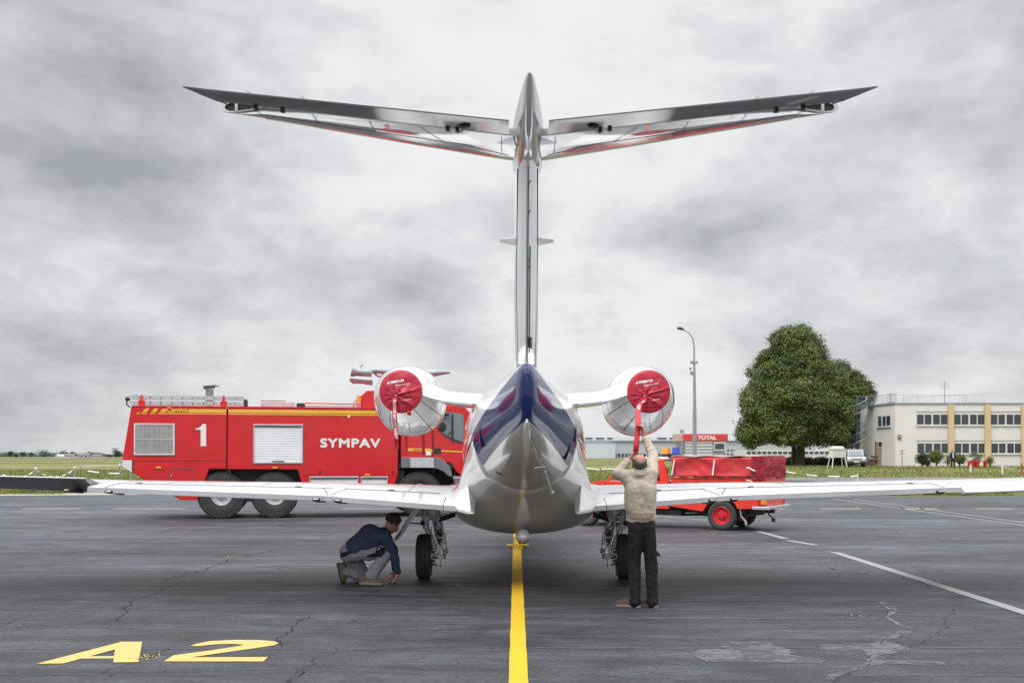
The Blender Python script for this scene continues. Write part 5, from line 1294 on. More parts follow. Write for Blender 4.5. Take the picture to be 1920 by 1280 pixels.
# grey front mudguard
fen = L2([(752.5, 857), (818, 857), (829, 860), (838, 868), (846, 880), (848, 893), (842, 893), (832, 884), (822, 879), (808, 877), (752.5, 877)])
slab('front_mudguard', fen, -.03, .55, M['fender'], bevel=.02)
slab('mudguard_panel', L2([(769, 857.5), (813, 857.5), (813, 876), (769, 876)]), -.045, -.03, M['trim'], bevel=0)
slab('cab_step', L2([(850, 892), (872, 892), (872, 918), (856, 918)]), .0, .5, M['fender'], bevel=.01)
b = MB(); b.box(U(850), U(870), -.01, .3, Z(860, 897), Z(860, 894)); b.build('step_tread', M['trim'], truck)
# chassis, axles, wheels
b = MB(); b.box(U(300), U(900), .75, 1.0, .75, 1.02); b.box(U(300), U(900), 1.7, 1.95, .75, 1.02)
b.box(U(560), U(590), .3, .9, .5, .8); b.box(U(456), U(474), .15, .5, .45, .7); b.box(U(740), U(760), .2, 2.4, .6, 1.3); b.box(U(560), U(577), .05, .4, .55, .62)
b.build('chassis', M['black'], truck, bevel=.02)
for px in (415, 515):
    u = U(px); b = MB(); b.cyl((u, .3, .62), (u, W_-.3, .62), .10, n=14); b.sphere((u, W_/2, .62), .28, 14, 10); b.build('axle', M['black'], truck, smooth=True)
M['tyretruck'] = mat('truck_tyre', (.036, .036, .036), .8, 0, 0, .3, 9, bump=.3, bscale=40, dirt=.3, dcol=(.09, .075, .055), dscale=4)
for u in (U(415), U(515), U(787)):
    wheel(truck, u, .24, .63, .44, M['tyretruck'], M['rimgrey'], 'wheel', rim_r=.44, bolts=10, hub=.02)
    wheel(truck, u, W_-.24, .63, .44, M['tyretruck'], M['rimgrey'], 'wheel', rim_r=.44, bolts=10, out=1)
# bright rim band
# front end furniture (hidden behind the jet)
b = MB(); b.box(U(907), U(912), .1, W_-.1, .55, 1.0); b.build('front_bumper', M['printwhite'], truck, bevel=.03)
b = MB(); b.box(U(905)-.02, U(905)+.03, .25, .55, 1.05, 1.25); b.build('headlight', M['printwhite'], truck); b = MB(); b.box(U(905)-.02, U(905)+.03, W_-.55, W_-.25, 1.05, 1.25); b.build('headlight', M['printwhite'], truck)
b = MB(); b.add([(U(885.5), .2, Z(885, 777)), (U(905)+.01, .2, Z(905, 838)), (U(905)+.01, W_-.2, Z(905, 838)), (U(885.5), W_-.2, Z(885, 777))], [(0, 1, 2, 3)]); b.v = [(x+.012, y, z+.008) for x, y, z in b.v]; b.build('windscreen', M['glass'], truck)
# ================================================================ PICKUP TRUCK
PA = R(-30); PY0 = 24.1; PX0 = (1352-HX)/FP*PY0; pf = plane_inv(PX0, PY0, PA)
pick = empty('pickup_truck', (PX0, PY0, 0), PA, 'red pickup truck with a worn red tarpaulin over its bed behind the right wing', 'pickup truck')
def UP(px): return pf(px, 900)[0]
def ZP(px, py): return pf(px, py)[1]
PW = 1.62
def pslab(name, pts, y0, y1, m_, bevel=.02, raw=False, parent=None):
    b = MB(); b.prism(pts if raw else [pf(*p) for p in pts], lambda p: (p[0], y0, p[1]), lambda p: (p[0], y1, p[1])); return b.build(name, m_, parent or pick, bevel=bevel, smooth=False)
ur = UP(1431); uf = UP(1258)
zb = ZP(1350, 937)
# bed body with wheel arch
zt_b = ZP(1340, 895)
arch = [(UP(1352)+.40*math.cos(a)*1.02, .36+.40*math.sin(a)) for a in [R(160-i*14) for i in range(11)]]
bed = [(uf, zt_b), (uf, .52), (UP(1352)-.44, .42)]+arch+[(UP(1352)+.5, .50), (ur, .52), (ur+.02, zt_b)]
pslab('bed', bed, 0, PW, M['pickred'], .012, True)
pslab('bed_rail', [(uf, zt_b-.02), (uf, zt_b+.0), (ur, zt_b+.0), (ur, zt_b-.02)], -.02, 0, M['pickred'], 0, True)
b = MB(); b.box(UP(1352)-.5, UP(1352)+.5, .22, PW-.22, .30, .80); b.build('wheel_arch_lining', M['dark'], pick)
# tarpaulin over hoops: soft, lashed
def tarp_mesh():
    b = MB(); x0, x1 = uf+.02, ur-.01; z0 = zt_b+.01; z1 = 1.675
    N = 70; prof = []
    for i in range(N+1):
        x = x0+(x1-x0)*i/N; sec = []
        t = i/N; bay = abs(math.sin(t*math.pi*2))
        for k in range(33):
            s_ = k/32
            if s_ < .4: y = -.01; z = z0+(z1-z0)*(s_/.4); nrm = Vector((0, -1, 0))
            elif s_ < .6: y = (s_-.4)/.2*PW; z = z1; nrm = Vector((0, 0, 1))
            else: y = PW+.01; z = z1-(z1-z0)*((s_-.6)/.4); nrm = Vector((0, 1, 0))
            rad = .10
            if .36 < s_ < .4: y += rad*((s_-.36)/.04)**2*.5; 
            if .36 < s_ < .4: z -= .02*((s_-.36)/.04)
            n_ = mnoise.noise(Vector((x*2.3, y*2+z*2.6, 1.0)))*.022+mnoise.noise(Vector((x*6, y*5+z*6, 4.0)))*.012+.018*math.sin((z+x*.7)*17)*mnoise.noise(Vector((x*1.5, z*1.5, 2)))
            inset = -.045*bay*math.sin(min(1, s_/.4)*math.pi) if s_ < .4 else -.03*bay if s_ < .6 else 0
            edge = min(1, (s_ if s_ < .5 else 1-s_)/.05)
            q = Vector((x, y, z))+nrm*(n_+inset)*edge
            if s_ < .03: q.z += .02*math.sin(i*.55)
            sec.append(q)
        prof.append(sec)
    b.loft(prof, caps=False, closed=False); return b
tp = tarp_mesh().build('tarpaulin', M['tarp'], pick, smooth=True, angle=80)
md = tp.modifiers.new('s', 'SOLIDIFY'); md.thickness = .006; md.offset = 0
# gathered rear end of the tarpaulin
b = MB(); secs = []
for i in range(49):
    t = i/48; y = -.02+t*(PW+.04); o_ = []
    for k in range(15):
        s_ = k/14; z = zt_b-.05+(1.685-zt_b+.05)*s_; x = ur-.01+.05*math.sin(t*58+2*math.sin(s_*3))*(.4+.6*(1-abs(s_-.5)))+.03*mnoise.noise(Vector((t*9, s_*4, 0)))
        if t < .02 or t > .98: x = ur-.16
        o_.append((x+.02, y, z))
    secs.append(o_)
b.loft(secs, caps=False, closed=False); b.build('rear_curtain', M['tarpfold'], pick, smooth=True, angle=80)
b = MB(); secs = []
for i in range(21):
    t = i/20; x = ur-.26+t*.28; o_ = []
    for k in range(15):
        s_ = k/14; z = zt_b-.04+(1.68-zt_b+.04)*s_; y = -.035-.035*math.sin(t*26+2.2*math.sin(s_*3))*(.5+.5*t)+.02*mnoise.noise(Vector((t*7, s_*5, 3)))
        o_.append((x, y, z))
    secs.append(o_)
b.loft(secs, caps=False, closed=False); b.build('tarpaulin_fold', M['tarpfold'], pick, smooth=True, angle=80)
b = MB(); secs = []
for i in range(31):
    t = i/30; x = uf+.0+t*(ur-uf); secs.append([(x, -.0, 1.668+.012*math.sin(t*19)), (x, PW, 1.668), (x, PW, 1.695), (x, .0, 1.692+.010*math.sin(t*19))])
b.loft(secs); b.build('tarpaulin_top', mat('pale_tarpaulin', (.60, .42, .42), .6, var=.15, dirt=.3), pick, smooth=True, angle=40)  # top sheet coloured paler than the sides
for xa, xb in ((UP(1266), UP(1261)), (UP(1341), UP(1337.5))):
    b = MB(); b.loft([[(xa-.018, -.055, 1.60), (xa+.018, -.055, 1.60), (xa+.018, -.03, 1.60), (xa-.018, -.03, 1.60)], [(xb-.018, -.055, zt_b+.05), (xb+.018, -.055, zt_b+.05), (xb+.018, -.03, zt_b+.05), (xb-.018, -.03, zt_b+.05)]]); b.build('tarpaulin_strap', M['whitepaint'], pick)
b = MB(); b.tube([(uf+(ur-uf)*i/24, -.035-.008*math.sin(i*2.1), zt_b+.03+.012*math.sin(i*1.3)) for i in range(25)], .006, 6)
for i in range(7): x = uf+.3+(ur-uf-.5)*i/6; b.tube([(x, -.036, zt_b+.05), (x+.01, -.036, zt_b-.06)], .006, 5)
b.build('lashing_cord', M['black'], pick)
for k in (0, 1):
    b = MB(); z = 1.37-.28*k; b.tube([(ur-.36, -.07, z+.05), (ur-.28, -.085, z+.045), (ur-.20, -.085, z-.01), (ur-.15, -.08, z-.02)], .016, 6); b.build('lashing_strap', M['whitepaint'], pick)
# cab
ub = uf-.05
cz = 1.66
cabp = [(ub, .45), (ub, 1.12), (ub-.06, 1.16), (ub-.16, cz-.04), (ub-.22, cz), (ub-1.02, cz-.02), (ub-1.12, cz-.07), (ub-1.62, 1.10), (ub-1.66, .45)]
def ring_slab(name, outer, y0, y1, m_): return pslab(name, outer, y0, y1, m_, .02, True)
lower = [(ub, .45), (ub, 1.10), (ub-1.62, 1.08), (ub-1.64, .45)]
ring_slab('cab_body', lower, 0, PW, M['pickred'])
ring_slab('cab_roof', [(ub-.16, cz-.06), (ub-.20, cz), (ub-1.02, cz-.01), (ub-1.10, cz-.06)], .06, PW-.06, M['whitepaint'])
for y0, y1 in ((.03, .09), (PW-.09, PW-.03)):
    ring_slab('cab_pillar', [(ub, 1.10), (ub-.17, cz-.05), (ub-.30, cz-.05), (ub-.24, 1.10)], y0, y1, M['pickred'])
    ring_slab('cab_pillar', [(ub-1.55, 1.09), (ub-1.06, cz-.05), (ub-1.12, cz-.05), (ub-1.62, 1.09)], y0, y1, M['pickred'])
    b = MB(); b.box(ub-1.08, ub-.28, y0+.02, y1-.02, cz-.10, cz-.05); b.build('window_frame', M['pickred'], pick)
gl = bpy.data.materials.new('clear_glass'); gl.use_nodes = True; pg = gl.node_tree.nodes['Principled BSDF']; pg.inputs['Base Color'].default_value = (.9, .95, .93, 1); pg.inputs['Roughness'].default_value = .02; pg.inputs['Transmission Weight'].default_value = 1; pg.inputs['IOR'].default_value = 1.05
M['clear'] = gl
b = MB(); b.add([(ub-.26, .06, 1.10), (ub-.31, .06, cz-.1), (ub-1.04, .06, cz-.1), (ub-1.52, .06, 1.10)], [(0, 1, 2, 3)]); b.build('side_window', gl, pick)
b = MB(); b.box(ub-.72, ub-.55, .25, .70, .9, 1.38); b.box(ub-.72, ub-.55, .9, 1.35, .9, 1.38); b.build('seat_back', mat('seat_red', (.30, .03, .05), .8), pick, bevel=.04)
b = MB(); b.tube([(ub-.02, -.004, .5), (ub-.02, -.004, 1.1)], .008, 4); b.tube([(ub-.98, -.004, .5), (ub-1.0, -.004, 1.08)], .008, 4); b.build('door_seam', M['seam'], pick)
b = MB(); b.box(ub-.20, ub-.06, -.025, 0, .98, 1.01); b.build('door_handle', M['black'], pick, bevel=.008)
hood = [(ub-1.60, .45), (ub-1.60, 1.10), (ub-2.2, 1.03), (ub-2.62, .93), (ub-2.74, .82), (ub-2.76, .45)]
fa = [(ub-2.14+.36*math.cos(a), .35+.36*math.sin(a)) for a in [R(15+i*15) for i in range(11)]]
hood = [(ub-1.64, .42), (ub-1.64, 1.10), (ub-2.2, 1.04), (ub-2.66, .96), (ub-2.78, .84), (ub-2.80, .45)]+list(reversed(fa))
ring_slab('bonnet', hood, 0.02, PW-.02, M['pickred'])
b = MB(); b.box(ub-2.86, ub-2.78, .0, PW, .42, .52); b.build('front_bumper', M['trim'], pick, bevel=.02)
b = MB(); b.box(ub-2.81, ub-2.78, .12, .38, .66, .80); b.build('headlight', M['printwhite'], pick); b = MB(); b.box(ub-2.81, ub-2.78, PW-.38, PW-.12, .66, .80); b.build('headlight', M['printwhite'], pick)
for px, nm, lens in ((1249, 'amber_beacon', 'amber'), (1268, 'blue_beacon', 'bluelens')):
    u, z = pf(px, 853, .55)
    b = MB(); b.cyl((u, .55, cz-.01), (u, .55, cz+.07), .125, .12, 18); bs = b.build(nm+'_base', M['black'], pick)
    b = MB(); b.cyl((u, .55, cz+.07), (u, .55, cz+.225), .105, .092, 20); b.build(nm, M[lens], pick, smooth=True)
# below: sill, frame, exhaust, tail lamps, bumper
b = MB(); b.box(uf-1.6, ur-.1, .35, .48, .36, .46); b.box(uf-1.6, ur-.1, PW-.48, PW-.35, .36, .46); b.cyl((UP(1352), .2, .34), (UP(1352), PW-.2, .34), .05, n=12); b.sphere((UP(1352), PW/2, .34), .15, 12, 8); b.tube([(uf-1.2, .6, .32), (uf, .55, .30), (ur-.5, .6, .36)], .03, 8)
b.box(uf-.4, uf+.2, .12, .4, .30, .42)
b.build('chassis', M['black'], pick)
b = MB(); b.tube([(UP(1386), .06, .52), (UP(1388), .05, .34), (UP(1397), .04, .22), (UP(1398), .04, .14)], [.02, .02, .028, .03], 8); b.build('mud_flap_bracket', M['galv'], pick, smooth=True)
b = MB(); b.tube([(ur-.05, .5, .5), (ur-.02, .5, .36), (ur+.08, .5, .28)], .02, 8); b.box(ur+.05, ur+.12, .46, .54, .20, .28); b.build('tow_hook', M['black'], pick)
b = MB(); b.box(ur-.25, ur+.14, -.01, .35, .49, .56); b.box(ur+.05, ur+.14, .35, PW, .49, .56); b.build('rear_bumper', M['trim'], pick, bevel=.012)
for y in (.0, PW-.12):
    b = MB(); b.box(ur-.12, ur+.035, y-.008, y+.13, .58, .74); b.build('tail_lamp', M['redlens'], pick, bevel=.008)
b = MB(); b.box(ur-.05, ur+.04, -.012, .15, .61, .72); b.build('rear_indicator', M['amber'], pick)
b = MB(); b.box(ur+.015, ur+.03, .16, PW-.16, .56, zt_b); b.build('tailgate', M['pickred'], pick, bevel=.005)
M['tyrepick'] = mat('pickup_tyre', (.045, .045, .047), .8, 0, 0, .25, 9, bump=.2, bscale=60, dirt=.3, dcol=(.12, .11, .10), dscale=5)
for u in (UP(1352), ub-2.14):
    wheel(pick, u, .10, .335, .19, M['tyrepick'], M['rimred'], 'wheel', rim_r=.62, bolts=5, dish=.03, hub=.02, tread=False)
    wheel(pick, u, PW-.10, .335, .19, M['tyrepick'], M['rimred'], 'wheel', rim_r=.62, bolts=5, out=1, dish=.03, tread=False)
# ================================================================ BACKGROUND: office building and what stands round it
BY = 118.0
def B(px, py, Y=BY): return P(px, py, Y)
gz = .36
office = empty('office_building', (B(1678, 875).x, BY, gz), 0, 'cream two storey office building with ochre pilasters, ribbon windows and roof railing', 'building')
ox = office.location.x
def BB(): return MB(shift=(-ox, -BY, -gz))
roof_z = B(1700, 757.5).z
xL, xR = B(1678.5, 800).x, B(1678.5, 800).x+26
# angled end wall: from the corner back to the stair
EY = 124.5
eX = P(1620.5, 800, EY).x
b = BB(); b.v = []
b.prism([(xL, BY), (xR, BY), (xR, BY+14), (eX+1.5, BY+14), (eX, EY)], lambda p: (p[0], p[1], gz-.8), lambda p: (p[0], p[1], roof_z))
b.build('wall', M['wall'], office)
b = BB(); b.prism([(xL-.08, BY-.10), (xR, BY-.10), (xR, BY+14), (eX+1.4, BY+14), (eX-.10, EY-.02)], lambda p: (p[0], p[1], roof_z), lambda p: (p[0], p[1], roof_z+.16)); b.build('roof_edge', M['galv'], office)
pw = .29
for px in (1782.5, 1851, 1919.5, 1988):
    x = B(px, 800).x; b = BB(); b.box(x-pw-.05, x+pw-.02, BY-.32, BY, gz-.5, roof_z-.12); b.build('pilaster', M['pilaster'], office, bevel=.02)
def window_band(x0, x1, z0, z1, Yf, n_pairs=2):
    b = BB(); d = .06
    b.box(x0, x1, Yf-.05, Yf-.003, z1-.02, z1+.22); b.box(x0-.02, x1+.02, Yf-.14, Yf-.003, z0-.12, z0-.02)
    b.box(x0, x1, Yf-.045, Yf-.003, z1-.09, z1-.02); b.box(x0, x1, Yf-.045, Yf-.003, z0-.02, z0+.05)
    n = n_pairs*2
    for i in range(n+1):
        x = x0+(x1-x0)*i/n; w2 = .05 if i % 2 else .09
        b.box(max(x0, x-w2), min(x1, x+w2), Yf-.045, Yf-.003, z0+.05, z1-.09)
    f = b.build('window', M['winframe'], office)
    b = BB(); b.box(x0+.02, x1-.02, Yf-.016, Yf-.004, z0+.02, z1-.05); b.build('pane', M['pane'], f)
    b = BB(); b.box(x0-.02, x1+.02, Yf-.07, Yf-.05, z1+.19, z1+.25); b.build('shutter_rail', M['roofdark'], f)
    return f
bays = [(1717.5, 1778), (1787, 1847), (1856, 1915), (1924, 1983), (1992, 2052)]
for a_, c_ in bays:
    window_band(B(a_, 0).x, B(c_, 0).x, B(0, 796.5).z, B(0, 775.5).z, BY)
    window_band(B(a_+1, 0).x, B(c_+1.5, 0).x, B(0, 850).z, B(0, 829.5).z, BY)
# openings in the angled end wall
eo = Vector((eX, EY, 0)); ed = (Vector((xL, BY, 0))-eo); eL = ed.length; ed.normalize(); en = Vector((ed.y, -ed.x, 0)); en = en if en.y < 0 else -en
def ewall(px):
    k = (px-HX)/FP; t = (k*eo.y-eo.x)/(ed.x-k*ed.y); return t
def epanel(name, p0, p1, py0, py1, out, mat_, par=office, inset=None):
    t0, t1 = ewall(p0), ewall(p1); Ym = eo.y+ed.y*(t0+t1)/2; z1, z0 = CH-(py0-HY)/FP*Ym, CH-(py1-HY)/FP*Ym
    b = BB(); c_ = [eo+ed*t0, eo+ed*t1]
    i0 = .002
    b.loft([[c_[0]+en*i0+Vector((0, 0, z0)), c_[1]+en*i0+Vector((0, 0, z0)), c_[1]+en*i0+Vector((0, 0, z1)), c_[0]+en*i0+Vector((0, 0, z1))],
            [c_[0]+en*out+Vector((0, 0, z0)), c_[1]+en*out+Vector((0, 0, z0)), c_[1]+en*out+Vector((0, 0, z1)), c_[0]+en*out+Vector((0, 0, z1))]])
    return b.build(name, mat_, par)
f1 = epanel('window', 1646, 1670.5, 777, 801, .03, M['winframe']); epanel('pane', 1647, 1653, 780, 799, .04, M['pane'], f1); epanel('pane', 1655.5, 1661, 780, 798, .04, M['pane'], f1); epanel('pane', 1662.5, 1669.5, 779.5, 797, .04, M['pane'], f1); epanel('sill', 1645, 1671, 800.5, 802, .12, M['galv'], f1)
f2 = epanel('doorway', 1642.5, 1655, 827, 874, .03, M['wall']); epanel('door_recess', 1643.5, 1654, 829, 874, .045, mat('recess_cream', (.36, .32, .26), .8), f2); epanel('transom', 1648.5, 1654, 828.5, 836, .06, M['dark'], f2); epanel('door_edge', 1642, 1643.5, 827, 874, .10, M['roofdark'], f2)
# round wall lamp with its bracket
b = BB(); t = ewall(1686) if False else None
q = B(1686, 819.5); b.tube([(q.x+.18*math.cos(R(a)), BY-.15, q.z+.18*math.sin(R(a))+.05) for a in range(0, 361, 30)], .05, 8); b.cyl((q.x+.05, BY-.15, q.z-.15), (q.x-.02, BY, q.z-.22), .05, n=8); b.build('wall_lamp', M['black'], office)
# roof railing
def rail(x0, y0, x1, y1, name='roof_railing'):
    L = math.hypot(x1-x0, y1-y0); n = int(L/.22); b = BB(); h = 1.05
    b.tube([(x0, y0, roof_z+.16+h), (x1, y1, roof_z+.16+h)], .022, 5); b.tube([(x0, y0, roof_z+.30), (x1, y1, roof_z+.30)], .02, 5)
    for i in range(n+1):
        t = i/n; r = .022 if i % 8 == 0 else .008; b.cyl((x0+(x1-x0)*t, y0+(y1-y0)*t, roof_z+.16), (x0+(x1-x0)*t, y0+(y1-y0)*t, roof_z+.16+h), r, n=4)
    b.build(name, M['galv'], office)
rx1 = B(1852, 0).x
rail(eX+.2, EY+.1, xL+.2, BY+.25); rail(xL+.2, BY+3, rx1-1, BY+3); rail(xL+.2, BY+.3, xL+.2, BY+3); rail(rx1-6, BY+9, rx1, BY+.6)
b = BB(); q = B(1783, 0).x
b.cyl((q+.5, BY+3, roof_z), (q+.5, BY+3, roof_z+2.7), .04, n=6)
for dz, L in ((2.55, .5), (2.3, .35), (2.1, .5)):
    b.cyl((q+.5-L, BY+3, roof_z+dz-.1), (q+.5+L, BY+3, roof_z+dz+.1), .02, n=5)
    for k in (-1, -.5, .5, 1): b.cyl((q+.5+L*k, BY+2.8, roof_z+dz+.1*k-.16), (q+.5+L*k, BY+3.2, roof_z+dz+.1*k+.16), .018, n=4)
b.build('roof_aerial', M['galv'], office)
# spiral stair
SX, SY = P(1606.5, 800, 122).x, 122.0; sg = .32
stair = empty('spiral_staircase', (SX, SY, sg), 0, 'blue grey steel spiral staircase at the left end of the office building', 'staircase')
H_ = roof_z-sg
b = MB(); b.cyl((0, 0, 0), (0, 0, H_+1.2), .16, n=12); b.build('centre_pole', M['stairblue'], stair)
ns = 40; turns = 2.15
b = MB()
for i in range(ns):
    a = -1.0+turns*2*math.pi*i/ns; z = H_*(i+.5)/ns; da = .38; r1 = 1.05
    pts = [(.1*math.cos(a), .1*math.sin(a)), (r1*math.cos(a), r1*math.sin(a)), (r1*math.cos(a+da), r1*math.sin(a+da)), (.1*math.cos(a+da), .1*math.sin(a+da))]
    b.prism(pts, lambda p: (p[0], p[1], z), lambda p: (p[0], p[1], z+.045))
b.build('treads', M['stairblue'], stair)
b = MB()
hel = [(1.08*math.cos(-1.0+turns*2*math.pi*i/120), 1.08*math.sin(-1.0+turns*2*math.pi*i/120), H_*i/120) for i in range(121)]
b.tube([(x, y, z+1.0) for x, y, z in hel], .045, 6); b.tube([(x, y, z+.0) for x, y, z in hel], .06, 6); b.tube([(x, y, z+.5) for x, y, z in hel], .018, 5)
for i in range(0, 121, 2): x, y, z = hel[i]; b.cyl((x, y, z), (x, y, z+1.0), .016, n=4)
b.build('handrail', mat('pale_steel_rail', (.30, .33, .37), .4, .5), stair)
b = MB(); b.box(0, eX-SX+.5, .2, 1.6, H_-.02, H_+.05); b.tube([(0, .2, H_+1.05), (eX-SX+.5, .2, H_+1.05)], .035, 6)
for k in range(7): b.cyl((k*(eX-SX+.5)/6, .2, H_), (k*(eX-SX+.5)/6, .2, H_+1.05), .02, n=4)
b.build('landing', M['stairblue'], stair)
# ---------------------------------------------------------------- foliage
def leaf_cloud(name, lobes, n, size, mat_, parent, seed=1, origin=(0, 0, 0), flat=.45, surf=.78):
    """many separate leaf-sized faces grown in clumps over the lobes of a crown"""
    rs = np.random.RandomState(seed); o = np.array(origin)
    vol = np.array([(l[3]*l[4]*l[5])**(2/3) for l in lobes]); vol = vol/vol.sum(); V = []; cnt = 0
    nc = n//14; L_ = np.array(lobes, dtype=float)
    C_ = []
    pick_ = rs.choice(len(lobes), nc*2, p=vol)
    for li in pick_:
        l = L_[li]; d = rs.normal(size=3); d /= np.linalg.norm(d); rr = .66+(1.0-.66)*rs.rand()**.6+(.16*rs.rand() if rs.rand() < .10 else 0)+.09*mnoise.noise(Vector((l[0]+d[0]*l[3], l[1]+d[1]*l[4], l[2]+d[2]*l[5]))*.75)
        c = l[:3]+d*l[3:6]*rr
        ins = ((((c-L_[:, :3])/L_[:, 3:6])**2).sum(1) < (surf*.9)**2).any()
        if ins and rs.rand() > .25: continue
        if c[2] < o[2]+.3: continue
        C_.append((c, d))
        if len(C_) >= nc: break
    k = 14
    c = np.repeat(np.array([q[0] for q in C_]), k, 0); dn = np.repeat(np.array([q[1] for q in C_]), k, 0)
    m = len(c); cs = size*1.9
    c = c+rs.normal(size=(m, 3))*cs*np.array([1, 1, .55])*np.repeat(rs.uniform(.7, 1.5, (m//14+1, 1)), 14, 0)[:m]
    nr = dn*.75+rs.normal(size=(m, 3))*.6+np.array([0, 0, .35]); nr /= np.linalg.norm(nr, axis=1)[:, None]
    t = np.cross(nr, rs.normal(size=(m, 3))); t /= np.linalg.norm(t, axis=1)[:, None]; u = np.cross(nr, t)
    s1 = size*rs.uniform(.55, 1.25, (m, 1)); s2 = s1*rs.uniform(.45, .8, (m, 1))
    v = np.stack([c-t*s1, c-u*s2*.9+nr*s2*.2, c+t*s1*1.1-nr*s1*.15, c+u*s2*.9+nr*s2*.2], 1).reshape(-1, 3)-o
    me = bpy.data.meshes.new(name); me.vertices.add(len(v)); me.vertices.foreach_set('co', v.ravel().astype(np.float32))
    me.loops.add(m*4); me.loops.foreach_set('vertex_index', np.arange(m*4, dtype=np.int32)); me.polygons.add(m)
    me.polygons.foreach_set('loop_start', np.arange(0, m*4, 4, dtype=np.int32)); me.polygons.foreach_set('loop_total', np.full(m, 4, np.int32))
    me.update(calc_edges=True); me.validate(); me.materials.append(mat_)
    ob = bpy.data.objects.new(name, me); scene.collection.objects.link(ob); ob.parent = parent; return ob
def core_mesh(lobes, parent, origin, k=.80, name='light_blocking_core'):  # dark solid core added inside the leaves to block light
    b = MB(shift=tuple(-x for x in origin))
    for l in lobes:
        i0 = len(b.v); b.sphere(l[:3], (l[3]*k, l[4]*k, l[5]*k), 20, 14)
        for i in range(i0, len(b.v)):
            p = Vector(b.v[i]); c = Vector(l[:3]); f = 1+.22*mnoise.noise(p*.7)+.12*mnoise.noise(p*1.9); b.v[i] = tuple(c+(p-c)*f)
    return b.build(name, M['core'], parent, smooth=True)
def px_lobes(lst, Y, dep=1.0):
    out = []
    for px, py, rx, ry, dy in lst:
        c = P(px, py, Y+dy); s = FP/(Y+dy); out.append((c.x, c.y, c.z, rx/s, max(rx, ry)/s*dep, ry/s))
    return out
TY = 122.0
def tree(px, base_py, Y, lobes_px, n, size, seed, label, trunk_r=.45, trunk_px=None, group=None, mat_=None, lean=0):
    tx = P(trunk_px or px, base_py, Y).x; tz = ground_h(tx, Y)-.05
    root = empty('linden_tree', (tx, Y, tz), 0, label, 'tree', group)
    lobes = px_lobes(lobes_px, Y, .9)
    top = max(l[2] for l in lobes)
    rl = random.Random(seed+50); big = lobes; sub_ = []
    for l in big:
        for _ in range(15):
            d = Vector((rl.gauss(0, 1), rl.gauss(0, 1)-.4, rl.gauss(0, 1)*.9)).normalized(); k = rl.uniform(.26, .44); sub_.append((l[0]+d.x*l[3]*.80, l[1]+d.y*l[4]*.80, l[2]+d.z*l[5]*.80, max(.9, l[3]*k), max(.9, l[4]*k), max(.7, l[5]*k*.8)))
    lobes = [(l[0], l[1], l[2], l[3]*.86, l[4]*.86, l[5]*.86) for l in big]+sub_
    rnd = random.Random(seed)
    b = MB()
    b.tube([(0, 0, 0), (.03, 0, .25), (.06, .02, 1.5), (.12, .05, 3.2), (.15, 0, (top-tz)*.7)], [trunk_r*1.45, trunk_r*1.05, trunk_r*.95, trunk_r*.8, trunk_r*.25], 14)
    for i in range(11):
        a = rnd.uniform(0, 6.28); z = rnd.uniform(2.2, 7); L = rnd.uniform(2.5, 5)
        b.tube([(.12, 0, z), (.12+math.cos(a)*L*.4, math.sin(a)*L*.4, z+L*.35), (.12+math.cos(a)*L, math.sin(a)*L, z+L*.7)], [trunk_r*.42, trunk_r*.26, .04], 7)
    b.build('trunk', M['bark'], root, smooth=True)
    cr = leaf_cloud('crown', lobes, n, size, mat_ or M['leaf'], root, seed, (tx, Y, tz))
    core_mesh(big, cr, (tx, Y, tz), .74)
    return root
tree(1500, 871, TY, [(1490, 690, 58, 70, 0), (1475, 655, 38, 38, 0), (1515, 652, 34, 36, 0), (1492, 636, 32, 22, 0), (1440, 720, 36, 55, 1), (1545, 725, 34, 60, 1), (1430, 775, 40, 45, 0), (1420, 805, 34, 34, 0), (1500, 770, 70, 62, -2), (1560, 775, 36, 48, 0), (1475, 806, 62, 30, -1), (1540, 804, 48, 30, -1), (1410, 816, 18, 14, 0), (1445, 690, 26, 30, 1), (1420, 740, 24, 30, 1)],
     150000, .115, 3, 'broad dense linden with domed dark green crown, nearer and taller of the two', .52, 1500, 'lindens beside the office')
tree(1487, 870, TY+3, [(1500, 800, 30, 30, 2)], 2600, .17, 13, 'slim second trunk of the lindens, just left of the thick trunk', .30, 1487.5, 'lindens beside the office')
tree(1578, 869, TY+9, [(1565, 710, 44, 42, 0), (1590, 745, 38, 44, 0), (1608, 728, 16, 22, 0), (1600, 775, 30, 40, 0), (1560, 775, 40, 50, 0), (1585, 808, 36, 32, 0), (1545, 700, 30, 30, 0), (1618, 742, 10, 14, 0)],
     68000, .115, 8, 'lower linden partly hidden behind the taller one, behind the spiral staircase', .38, 1570, 'lindens beside the office')
# low hedge behind the trees
b_ = [(P(1450+i*9, 868, 131).x, 131, .75+.1*math.sin(i*2.1), .62, .5, .62) for i in range(17)]
hx = P(1520, 0, 131).x
hr = empty('hedge', (hx, 131, .2), 0, 'low dark clipped hedge running behind the linden trunks', 'hedge')
leaf_cloud('foliage', b_, 9000, .10, M['leafbrown'], hr, 5, (hx, 131, .2)); core_mesh(b_, hr, (hx, 131, .2), .85)
